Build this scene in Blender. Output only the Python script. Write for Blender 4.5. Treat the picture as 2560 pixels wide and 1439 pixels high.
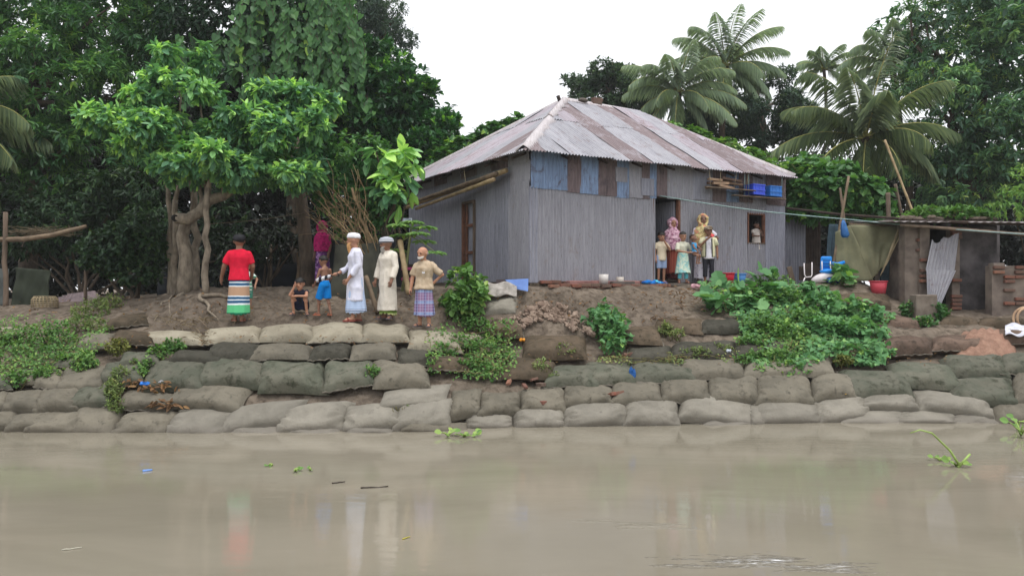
import bpy, math, random
import numpy as np
from mathutils import Vector, Matrix
R = math.radians
random.seed(7); RNG = np.random.default_rng(7)
sc = bpy.context.scene
for o in list(bpy.data.objects): bpy.data.objects.remove(o)
C = sc.collection
# ------------------------------------------------------------------ camera, sky, sun, exposure
F, CX, CY, CH = 1971.0, 1280.0, 719.5, 2.25          # focal length in photo pixels, image centre, eye height over the water
cam = bpy.data.cameras.new('camera'); co = bpy.data.objects.new('camera', cam); C.objects.link(co)
co.location = (0, 0, CH); co.rotation_euler = (R(90), 0, 0)
cam.sensor_width = 36; cam.lens = 36 * F / 2560; cam.clip_end = 2000; cam.clip_start = .05
sc.camera = co
SUN_EL, SUN_AZ = 74, 150                              # high soft sun behind thin cloud, behind the camera to the right
w = bpy.data.worlds.new('World'); sc.world = w; w.use_nodes = True
nt = w.node_tree; nt.nodes.clear()
sky = nt.nodes.new('ShaderNodeTexSky'); sky.sky_type = 'NISHITA'; sky.sun_disc = False
sky.sun_elevation = R(SUN_EL); sky.sun_rotation = R(SUN_AZ); sky.air_density = 1.2; sky.dust_density = 2; sky.ozone_density = 1
hs = nt.nodes.new('ShaderNodeHueSaturation'); hs.inputs['Saturation'].default_value = .3; hs.inputs['Value'].default_value = 1
bg = nt.nodes.new('ShaderNodeBackground'); bg.inputs['Strength'].default_value = .15
ow = nt.nodes.new('ShaderNodeOutputWorld')
cl = nt.nodes.new('ShaderNodeMix'); cl.data_type = 'RGBA'; cl.inputs[0].default_value = .82      # an even white cloud sheet over the blue
cl.inputs[7].default_value = (6.0, 6.1, 6.3, 1)
nt.links.new(sky.outputs[0], hs.inputs['Color']); nt.links.new(hs.outputs[0], cl.inputs[6]); nt.links.new(cl.outputs[2], bg.inputs[0]); nt.links.new(bg.outputs[0], ow.inputs[0])
sun = bpy.data.lights.new('sun', 'SUN'); sun.energy = 1.5; sun.angle = R(32); sun.color = (1, .97, .92)
so = bpy.data.objects.new('sun', sun); C.objects.link(so)
az = R(SUN_AZ); sd = Vector((math.sin(az) * math.cos(R(SUN_EL)), math.cos(az) * math.cos(R(SUN_EL)), math.sin(R(SUN_EL))))
so.rotation_euler = sd.to_track_quat('Z', 'Y').to_euler()
sc.view_settings.view_transform = 'Standard'; sc.view_settings.look = 'None'
sc.view_settings.exposure = 0.55; sc.view_settings.gamma = 1; sc.view_settings.use_curve_mapping = False
cy = sc.cycles
cy.use_denoising = True; cy.max_bounces = 6; cy.diffuse_bounces = 3; cy.glossy_bounces = 3; cy.transmission_bounces = 3; cy.transparent_max_bounces = 4; cy.volume_bounces = 1
cy.caustics_reflective = False; cy.caustics_refractive = False
# ------------------------------------------------------------------ helpers
def at(px, py, Y):                                   # a point at depth Y whose bearing was measured in the photograph
    return Vector(((px - CX) / F * Y, Y, CH - (py - CY) / F * Y))
def tag(o, label=None, cat=None, group=None, kind=None):
    if label: o['label'] = label
    if cat: o['category'] = cat
    if group: o['group'] = group
    if kind: o['kind'] = kind
    return o
def empty(name, loc=(0, 0, 0), label=None, cat=None, group=None):
    o = bpy.data.objects.new(name, None); C.objects.link(o); o.location = loc; o.empty_display_size = .1
    return tag(o, label, cat, group)
def link(name, me, mat=None, parent=None, world=True):
    o = bpy.data.objects.new(name, me); C.objects.link(o)
    if mat is not None:
        for m in (mat if isinstance(mat, (list, tuple)) else [mat]): me.materials.append(m)
    if parent is not None:
        o.parent = parent
        if world: o.matrix_parent_inverse = parent_world(parent).inverted()
    return o
def parent_world(p):
    m = p.matrix_basis.copy()
    while p.parent is not None:
        m = p.parent.matrix_basis @ p.matrix_parent_inverse @ m; p = p.parent
    return m
def npmesh(name, V, T, attr=None, smooth=True):
    me = bpy.data.meshes.new(name); n = len(V); k = T.shape[1]; m = len(T)
    me.vertices.add(n); me.vertices.foreach_set('co', np.asarray(V, np.float32).ravel())
    me.loops.add(m * k); me.loops.foreach_set('vertex_index', np.asarray(T, np.int32).ravel())
    me.polygons.add(m); me.polygons.foreach_set('loop_start', np.arange(0, m * k, k, dtype=np.int32))
    if attr is not None:
        a = me.attributes.new('lc', 'FLOAT', 'FACE'); a.data.foreach_set('value', np.asarray(attr, np.float32))
    me.polygons.foreach_set('use_smooth', np.full(m, smooth))
    me.update(calc_edges=True); me.validate()
    return me
class G:                                             # collects shapes into one mesh
    def __init__(s): s.v = []; s.f = []; s.m = []; s.cur = 0
    def add(s, v, f):
        b = len(s.v); s.v += [tuple(p) for p in v]; s.f += [tuple(i + b for i in q) for q in f]; s.m += [s.cur] * len(f); return s
    def box(s, c, d, rot=None, taper=1.0):
        c = Vector(c); x, y, z = [q / 2 for q in d]
        v = [Vector((sx * x * (taper if sz > 0 else 1), sy * y * (taper if sz > 0 else 1), sz * z)) for sz in (-1, 1) for sx, sy in ((-1, -1), (1, -1), (1, 1), (-1, 1))]
        if rot is not None: v = [rot @ q for q in v]
        return s.add([c + q for q in v], [(3, 2, 1, 0), (4, 5, 6, 7), (0, 1, 5, 4), (1, 2, 6, 5), (2, 3, 7, 6), (3, 0, 4, 7)])
    def tube(s, pts, rad, n=8, cap=True, flat=1.0):
        pts = [Vector(p) for p in pts]; k = len(pts)
        if not hasattr(rad, '__len__'): rad = [rad] * k
        v = []; f = []; up = Vector((0, 0, 1)); pu = None
        for i, p in enumerate(pts):
            t = (pts[min(i + 1, k - 1)] - pts[max(i - 1, 0)]).normalized()
            if pu is None: pu = t.cross(up if abs(t.z) < .95 else Vector((1, 0, 0))).normalized()
            pu = (pu - t * pu.dot(t)).normalized(); w_ = t.cross(pu)
            for j in range(n):
                a = 2 * math.pi * j / n; v.append(p + (pu * math.cos(a) + w_ * math.sin(a) * flat) * rad[i])
        for i in range(k - 1):
            for j in range(n):
                a, b = i * n + j, i * n + (j + 1) % n; f.append((a, b, b + n, a + n))
        if cap: f.append(tuple(range(n - 1, -1, -1))); f.append(tuple(range((k - 1) * n, k * n)))
        return s.add(v, f)
    def loft(s, rings, n=24, cap=True, xa=Vector((1, 0, 0)), ya=Vector((0, 1, 0)), fold=None):
        v = []; f = []; k = len(rings)               # rings: (centre, rx, ry)
        for i, (c, rx, ry) in enumerate(rings):
            for j in range(n):
                a = 2 * math.pi * j / n; q = 1 + (fold(a, i / (k - 1)) if fold else 0)
                v.append(Vector(c) + xa * rx * q * math.cos(a) + ya * ry * q * math.sin(a))
        for i in range(k - 1):
            for j in range(n):
                a, b = i * n + j, i * n + (j + 1) % n; f.append((a, b, b + n, a + n))
        if cap: f.append(tuple(range(n - 1, -1, -1))); f.append(tuple(range((k - 1) * n, k * n)))
        return s.add(v, f)
    def ball(s, c, r, nu=12, nv=8, rot=None, jit=0):
        c = Vector(c); r = (r, r, r) if not hasattr(r, '__len__') else r; v = []; f = []
        for i in range(nv + 1):
            t = math.pi * i / nv
            for j in range(nu):
                a = 2 * math.pi * j / nu; k = 1 + random.uniform(-jit, jit)
                q = Vector((r[0] * math.sin(t) * math.cos(a), r[1] * math.sin(t) * math.sin(a), r[2] * math.cos(t))) * k
                v.append(c + (rot @ q if rot is not None else q))
        for i in range(nv):
            for j in range(nu):
                a, b = i * nu + j, i * nu + (j + 1) % nu; f.append((a, a + nu, b + nu, b))
        return s.add(v, f)
    def grid(s, fn, nu, nv):
        v = [fn(i / nu, j / nv) for j in range(nv + 1) for i in range(nu + 1)]
        f = [(j * (nu + 1) + i, j * (nu + 1) + i + 1, (j + 1) * (nu + 1) + i + 1, (j + 1) * (nu + 1) + i) for j in range(nv) for i in range(nu)]
        return s.add(v, f)
    def mesh(s, name, smooth=True):
        me = bpy.data.meshes.new(name); me.from_pydata(s.v, [], s.f); me.polygons.foreach_set('material_index', s.m)
        me.polygons.foreach_set('use_smooth', [smooth] * len(s.f)); me.update(); return me
    def build(s, name, mat, parent=None, smooth=True, bevel=0):
        o = link(name, s.mesh(name, smooth), mat, parent)
        if bevel:
            b = o.modifiers.new('bevel', 'BEVEL'); b.width = bevel; b.segments = 2; b.limit_method = 'ANGLE'
        return o
_perm = np.random.default_rng(3).random((64, 64, 64)).astype(np.float32)
def vnoise(P, scale=1.0):                            # smooth value noise in -1..1 for arrays of points
    P = np.asarray(P, float) * scale; i = np.floor(P).astype(int); f = P - i; f = f * f * (3 - 2 * f); r = 0
    for dx in (0, 1):
        for dy in (0, 1):
            for dz in (0, 1):
                wgt = (f[..., 0] if dx else 1 - f[..., 0]) * (f[..., 1] if dy else 1 - f[..., 1]) * (f[..., 2] if dz else 1 - f[..., 2])
                r = r + wgt * _perm[(i[..., 0] + dx) % 64, (i[..., 1] + dy) % 64, (i[..., 2] + dz) % 64]
    return r * 2 - 1
# ------------------------------------------------------------------ materials
def lin(c):                                          # photo sRGB 0-255 -> linear
    return tuple(((v / 255) / 12.92 if v / 255 <= .04045 else ((v / 255 + .055) / 1.055) ** 2.4) for v in c)
class M:
    def __init__(s, name):
        s.m = bpy.data.materials.new(name); s.m.use_nodes = True; s.nt = s.m.node_tree; s.nt.nodes.clear()
        s.out = s.n('ShaderNodeOutputMaterial'); s.b = s.n('ShaderNodeBsdfPrincipled'); s.l(s.b.outputs[0], s.out.inputs[0])
    def n(s, t, **kw):
        q = s.nt.nodes.new(t)
        for k, v in kw.items():
            if hasattr(q, k): setattr(q, k, v)
            else: q.inputs[k.replace('_', ' ')].default_value = v
        return q
    def l(s, a, b): s.nt.links.new(a, b)
    def co(s, kind='Object', scale=(1, 1, 1), rot=(0, 0, 0)):
        t = s.n('ShaderNodeTexCoord'); mp = s.n('ShaderNodeMapping'); mp.inputs['Scale'].default_value = scale; mp.inputs['Rotation'].default_value = rot
        if kind == 'World':
            g = s.n('ShaderNodeNewGeometry'); s.l(g.outputs['Position'], mp.inputs[0])
        else: s.l(t.outputs[kind], mp.inputs[0])
        return mp.outputs[0]
    def noise(s, vec, scale, detail=4, rough=.6, dist=0):
        q = s.n('ShaderNodeTexNoise'); q.inputs['Scale'].default_value = scale; q.inputs['Detail'].default_value = detail
        q.inputs['Roughness'].default_value = rough; q.inputs['Distortion'].default_value = dist; s.l(vec, q.inputs['Vector']); return q.outputs['Fac']
    def ramp(s, fac, stops, const=False):
        q = s.n('ShaderNodeValToRGB'); e = q.color_ramp.elements; q.color_ramp.interpolation = 'CONSTANT' if const else 'LINEAR'
        while len(e) < len(stops): e.new(.5)
        for k, (p, c) in enumerate(stops):
            e[k].position = p; e[k].color = (c, c, c, 1) if not hasattr(c, '__len__') else tuple(c[:3]) + (1,)
        s.l(fac, q.inputs[0]); return q.outputs[0]
    def mix(s, fac, a, b, mode='MIX'):
        q = s.n('ShaderNodeMix', data_type='RGBA', blend_type=mode)
        for v, i in ((fac, 0), (a, 6), (b, 7)):
            if hasattr(v, 'links') or hasattr(v, 'is_output'): s.l(v, q.inputs[i])
            else: q.inputs[i].default_value = v if i == 0 else (tuple(v[:3]) + (1,) if hasattr(v, '__len__') else (v, v, v, 1))
        return q.outputs[2]
    def bump(s, h, strength=.3, dist=.02, prev=None):
        q = s.n('ShaderNodeBump'); q.inputs['Strength'].default_value = strength; q.inputs['Distance'].default_value = dist
        s.l(h, q.inputs['Height'])
        if prev is not None: s.l(prev, q.inputs['Normal'])
        return q.outputs[0]
    def fin(s, col=None, rough=.8, metal=0, spec=.3, normal=None):
        for v, k in ((col, 'Base Color'), (rough, 'Roughness'), (metal, 'Metallic'), (spec, 'Specular IOR Level')):
            if v is None: continue
            if hasattr(v, 'is_output'): s.l(v, s.b.inputs[k])
            else: s.b.inputs[k].default_value = tuple(v[:3]) + (1,) if hasattr(v, '__len__') else v
        if normal is not None: s.l(normal, s.b.inputs['Normal'])
        return s.m
def simple(name, c, c2=None, rough=.8, scale=8, bump=.2, metal=0, spec=.3, stretch=(1, 1, 1), bd=.01):
    m = M(name); v = m.co('Object', stretch); f = m.noise(v, scale)
    col = m.mix(m.ramp(f, [(.35, 0), (.65, 1)]), c, c2 or [q * .7 for q in c])
    return m.fin(col, rough, metal, spec, m.bump(m.noise(v, scale * 4), bump, bd) if bump else None)
def leafmat(name, dark, mid, light, young, gloss=.4, trans=.3, k=2.15):
    dark, mid, light, young = [tuple(q * k for q in c) for c in (dark, mid, light, young)]
    m = M(name); a = m.n('ShaderNodeAttribute', attribute_name='lc')
    col = m.ramp(a.outputs['Fac'], [(0, dark), (.45, mid), (.75, light), (1, young)])
    m.fin(col, gloss, 0, .35)
    t = m.n('ShaderNodeBsdfTranslucent'); mx = m.n('ShaderNodeMixShader'); mx.inputs[0].default_value = trans
    br = m.mix(1.0, col, (1.3, 1.35, .6), 'MULTIPLY'); m.l(br, t.inputs[0])
    m.l(m.b.outputs[0], mx.inputs[1]); m.l(t.outputs[0], mx.inputs[2]); m.l(mx.outputs[0], m.out.inputs[0])
    return m.m
# ------------------------------------------------------------------ the lie of the land: (photo column) -> (photo row, depth) knots
COLS = [
 (-900, [(1085, 12.3), (1020, 12.75), (970, 13.1), (900, 13.8), (840, 14.8), (790, 16.3), (768, 17.5)], 1.85),
 (0, [(1085, 12.3), (1020, 12.75), (970, 13.1), (900, 13.8), (840, 14.8), (790, 16.3), (768, 17.5)], 1.85),
 (300, [(1085, 12.3), (1020, 12.75), (960, 13.1), (890, 13.8), (845, 14.6), (800, 15.6), (750, 17.2)], 2.0),
 (400, [(1085, 12.3), (1018, 12.75), (960, 13.15), (885, 13.8), (845, 14.5), (812, 15.3), (765, 16.5), (742, 17.2)], 2.05),
 (490, [(1085, 12.3), (1018, 12.75), (960, 13.15), (885, 13.8), (845, 14.5), (813, 15.2), (738, 16.1), (722, 17.2)], 2.2),
 (750, [(1085, 12.3), (1015, 12.75), (965, 13.1), (885, 13.75), (855, 14.4), (803, 15.2), (785, 15.6), (716, 17.0)], 2.27),
 (1050, [(1078, 12.35), (1015, 12.75), (955, 13.1), (890, 13.75), (860, 14.3), (818, 14.9), (785, 15.5), (730, 16.6)], 2.25),
 (1250, [(1068, 12.75), (1005, 13.1), (955, 13.5), (900, 14.2), (850, 14.8), (790, 15.5), (735, 16.0), (714, 16.2)], 2.3),
 (1400, [(1066, 12.8), (1000, 13.2), (955, 13.55), (905, 14.2), (850, 14.9), (795, 15.75), (722, 16.0), (713, 16.3)], 2.31),
 (1640, [(1060, 12.9), (995, 13.3), (950, 13.7), (905, 14.3), (850, 15.1), (785, 16.2), (722, 17.0), (711, 17.3)], 2.33),
 (1850, [(1057, 13.1), (990, 13.5), (935, 13.95), (880, 14.7), (820, 15.6), (760, 16.7), (712, 17.9)], 2.33),
 (2150, [(1055, 13.2), (1000, 13.55), (955, 13.9), (895, 14.6), (840, 15.4), (775, 16.5), (720, 17.3), (705, 17.7)], 2.38),
 (2270, [(1055, 13.2), (1000, 13.55), (950, 13.9), (885, 14.6), (830, 15.5), (790, 16.5), (772, 17.2)], 1.86),
 (2560, [(1055, 13.2), (1000, 13.55), (945, 13.9), (880, 14.6), (830, 15.6), (775, 17.0)], 1.86),
 (3500, [(1055, 13.2), (1000, 13.55), (945, 13.9), (880, 14.6), (830, 15.6), (775, 17.0)], 1.86)]
_ka = np.array([(c[0] - CX) / F for c in COLS]); _ky = []; _kz = []
for px_, kn, zf in COLS:
    ys = [kn[0][1] - 3] + [k[1] for k in kn] + [kn[-1][1] + .6, 900]
    zs = [-1.4] + [CH - (k[0] - CY) / F * k[1] for k in kn] + [zf, zf]
    _ky.append(ys); _kz.append(zs)
def terr(a, y):
    i = int(np.clip(np.searchsorted(_ka, a) - 1, 0, len(_ka) - 2)); t = min(max((a - _ka[i]) / (_ka[i + 1] - _ka[i]), 0), 1)
    return float(np.interp(y, _ky[i], _kz[i]) * (1 - t) + np.interp(y, _ky[i + 1], _kz[i + 1]) * t)
def ground_z(x, y): return terr(x / y, y)
_hx = np.arange(-140, 2701, 10.0); _hy = np.arange(690, 1096, 2.0); _yy = np.arange(11.5, 40, .02); _HT = np.zeros((len(_hx), len(_hy)))
for _i, _x in enumerate(_hx):
    _a = (_x - CX) / F; _k = int(np.clip(np.searchsorted(_ka, _a) - 1, 0, len(_ka) - 2)); _t = min(max((_a - _ka[_k]) / (_ka[_k + 1] - _ka[_k]), 0), 1)
    _z = np.interp(_yy, _ky[_k], _kz[_k]) * (1 - _t) + np.interp(_yy, _ky[_k + 1], _kz[_k + 1]) * _t
    for _j, _y in enumerate(_hy):
        _w = np.nonzero(_z >= CH - (_y - CY) / F * _yy)[0]; _HT[_i, _j] = _yy[_w[0]] if len(_w) else 40
def hit(px, py):                                     # where a measured bearing meets the bank
    fx = min(max((px - _hx[0]) / 10, 0), len(_hx) - 1.001); fy = min(max((py - _hy[0]) / 2, 0), len(_hy) - 1.001); i, j = int(fx), int(fy); s, t = fx - i, fy - j
    y = (_HT[i, j] * (1 - s) + _HT[i + 1, j] * s) * (1 - t) + (_HT[i, j + 1] * (1 - s) + _HT[i + 1, j + 1] * s) * t
    return at(px, py, float(y))
# ------------------------------------------------------------------ ground and water
def mudmat(name, c1, c2, c3):
    m = M(name); v = m.co('World'); f = m.noise(v, .9, 6, .65); g = m.noise(v, 6, 5, .7)
    col = m.mix(m.ramp(f, [(.35, 0), (.62, 1)]), c1, c2); col = m.mix(m.ramp(g, [(.42, 0), (.66, .9)]), col, c3)
    b = m.bump(m.noise(v, 14, 6, .7), .7, .05); b = m.bump(m.noise(v, 60, 3), .4, .01, b)
    return m.fin(col, .95, 0, .15, b)
MUD = mudmat('earth', lin((104, 94, 84)), lin((128, 116, 103)), lin((70, 61, 52)))
ys = np.concatenate([np.arange(9.5, 12, .5), np.arange(12, 18.6, .11), np.arange(18.8, 24, .5), np.array([26, 30, 40, 60, 100, 180])])
aa = np.concatenate([np.linspace(-1.8, -.72, 14), np.arange(-.7, .7, .0085), np.linspace(.72, 1.8, 14)])
V = []
for y in ys:
    for a in aa:
        z = terr(a, y); s = min(max((15.6 - y) / .5, 0), 1) * (1 if y > 12.2 else .6); V.append((a * y, y, z - .2 * s))
V = np.array(V); nz = vnoise(V, 1.7) * .05 + vnoise(V, 5) * .04 - np.abs(vnoise(V * np.array([1, .6, 1]) + 7, 6)) * .05 + vnoise(V, 14) * .022
V[:, 2] += nz * np.clip((40 - V[:, 1]) / 10, 0, 1)
na = len(aa); I = np.arange(len(ys) - 1)[:, None] * na + np.arange(na - 1)[None, :]; I = I.ravel()
tag(link('riverbank', npmesh('riverbank', V, np.stack([I, I + 1, I + na + 1, I + na], 1)), MUD), 'brown earth bank sloping up from the muddy river', None, None, 'structure')
m = M('muddy_water'); v = m.co('World', (.55, 1.5, 1)); v2 = m.co('World', (1.6, 6, 1)); v3 = m.co('World')
f = m.noise(m.co('World', (.35, 1.2, 1), (0, 0, R(-6))), .55, 5, .6, .8); col = m.mix(m.ramp(f, [(.35, 0), (.65, 1)]), lin((125, 119, 105)), lin((138, 131, 117)))
b1 = m.bump(m.noise(v, 1.0, 2, .5, .6), .045, .07); b2 = m.bump(m.noise(v2, 1.6, 4, .6, .4), .055, .03, b1)
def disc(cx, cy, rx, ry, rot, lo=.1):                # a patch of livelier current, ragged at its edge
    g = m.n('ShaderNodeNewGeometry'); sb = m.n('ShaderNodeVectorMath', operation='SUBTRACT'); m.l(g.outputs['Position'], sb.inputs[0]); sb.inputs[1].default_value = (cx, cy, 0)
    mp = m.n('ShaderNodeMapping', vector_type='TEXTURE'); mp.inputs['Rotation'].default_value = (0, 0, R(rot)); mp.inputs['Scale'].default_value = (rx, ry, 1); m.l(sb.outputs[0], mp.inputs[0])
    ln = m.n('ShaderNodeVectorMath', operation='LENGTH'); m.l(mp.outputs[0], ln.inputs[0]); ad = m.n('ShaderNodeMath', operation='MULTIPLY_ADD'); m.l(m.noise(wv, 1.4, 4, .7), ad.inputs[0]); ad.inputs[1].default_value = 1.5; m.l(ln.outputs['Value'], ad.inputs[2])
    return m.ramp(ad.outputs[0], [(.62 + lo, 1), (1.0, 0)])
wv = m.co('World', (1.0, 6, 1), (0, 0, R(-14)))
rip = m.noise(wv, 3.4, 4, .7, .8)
p1 = m.mix(1.0, disc(2.05, 6.45, 2.6, .6, -8), rip, 'MULTIPLY'); b3 = m.bump(p1, 1.0, .10, b2)
p2 = m.mix(1.0, disc(1.2, 7.5, 1.6, .35, -10), rip, 'MULTIPLY'); b4 = m.bump(p2, .6, .05, b3)
fo = m.mix(1.0, disc(2.05, 6.45, 2.3, .5, -8, .12), m.ramp(m.noise(wv, 9, 3, .6, .6), [(.52, 0), (.6, 1)]), 'MULTIPLY'); col = m.mix(fo, col, (.75, .75, .76))      # sky glints on the eddy painted as near-white flecks
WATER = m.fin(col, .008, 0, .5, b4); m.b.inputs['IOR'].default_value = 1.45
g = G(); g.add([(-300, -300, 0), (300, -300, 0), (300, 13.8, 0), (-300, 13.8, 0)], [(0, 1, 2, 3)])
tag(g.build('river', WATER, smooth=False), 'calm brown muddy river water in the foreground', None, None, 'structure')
# ------------------------------------------------------------------ sandbags
def bagmat(name, c1, c2, c3, stain=.55, sheen=.25):
    m = M(name); oi = m.n('ShaderNodeObjectInfo'); tc = m.n('ShaderNodeTexCoord'); ad = m.n('ShaderNodeVectorMath', operation='MULTIPLY_ADD')
    m.l(oi.outputs['Random'], ad.inputs[2]); ad.inputs[1].default_value = (1, 1, 1); m.l(tc.outputs['Object'], ad.inputs[0]); v = ad.outputs[0]
    f = m.noise(v, 2.4, 5, .6, .5); g_ = m.noise(v, 7, 6, .7, .3)
    col = m.mix(m.ramp(f, [(.38, 0), (.62, 1)]), c1, c2); col = m.mix(m.ramp(g_, [(stain, 0), (stain + .16, .9)]), col, c3)
    r = m.ramp(oi.outputs['Random'], [(0, .86), (1, 1.1)]); col = m.mix(1.0, col, r, 'MULTIPLY'); col = m.mix(1.0, col, (.55, .57, .55), 'MULTIPLY')
    gp = m.n('ShaderNodeNewGeometry'); sx_ = m.n('ShaderNodeSeparateXYZ'); m.l(gp.outputs['Position'], sx_.inputs[0]); wz = m.n('ShaderNodeMath', operation='MULTIPLY_ADD'); m.l(f, wz.inputs[0]); wz.inputs[1].default_value = .16; m.l(sx_.outputs['Z'], wz.inputs[2])
    col = m.mix(m.ramp(wz.outputs[0], [(.10, .55), (.2, 0)]), col, [q * .5 for q in c2])          # the wet tide line
    spk = m.noise(v, 45, 2, .6); col = m.mix(m.ramp(spk, [(.63, 0), (.72, .5)]), col, c3)
    b = m.bump(m.noise(v, 11, 6, .7, .2), .55, .035); b = m.bump(m.noise(v, 75, 2), .35, .006, b)
    return m.fin(col, .82, 0, sheen, b)
BM = {'g': bagmat('bag_grey', lin((150, 140, 126)), lin((128, 120, 108)), lin((84, 78, 69))),
      'l': bagmat('bag_pale', lin((172, 163, 152)), lin((152, 144, 134)), lin((110, 103, 95)), .6),
      'c': bagmat('bag_cream', lin((196, 184, 166)), lin((174, 162, 144)), lin((112, 102, 88)), .57, .15),
      'a': bagmat('bag_algae', lin((130, 126, 113)), lin((108, 110, 96)), lin((66, 68, 52)), .52),
      'b': bagmat('bag_brown', lin((126, 108, 92)), lin((98, 86, 72)), lin((60, 54, 42)), .52, .15),
      'r': bagmat('bag_red', lin((140, 116, 104)), lin((108, 90, 80)), lin((66, 56, 48)), .52, .15),
      'k': bagmat('bag_dark', lin((98, 93, 84)), lin((82, 79, 70)), lin((54, 50, 42)), .52, .2)}
CN = {'g': 'grey', 'l': 'pale grey', 'c': 'cream', 'a': 'green-stained', 'b': 'brown', 'r': 'reddish', 'k': 'dark'}
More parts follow.
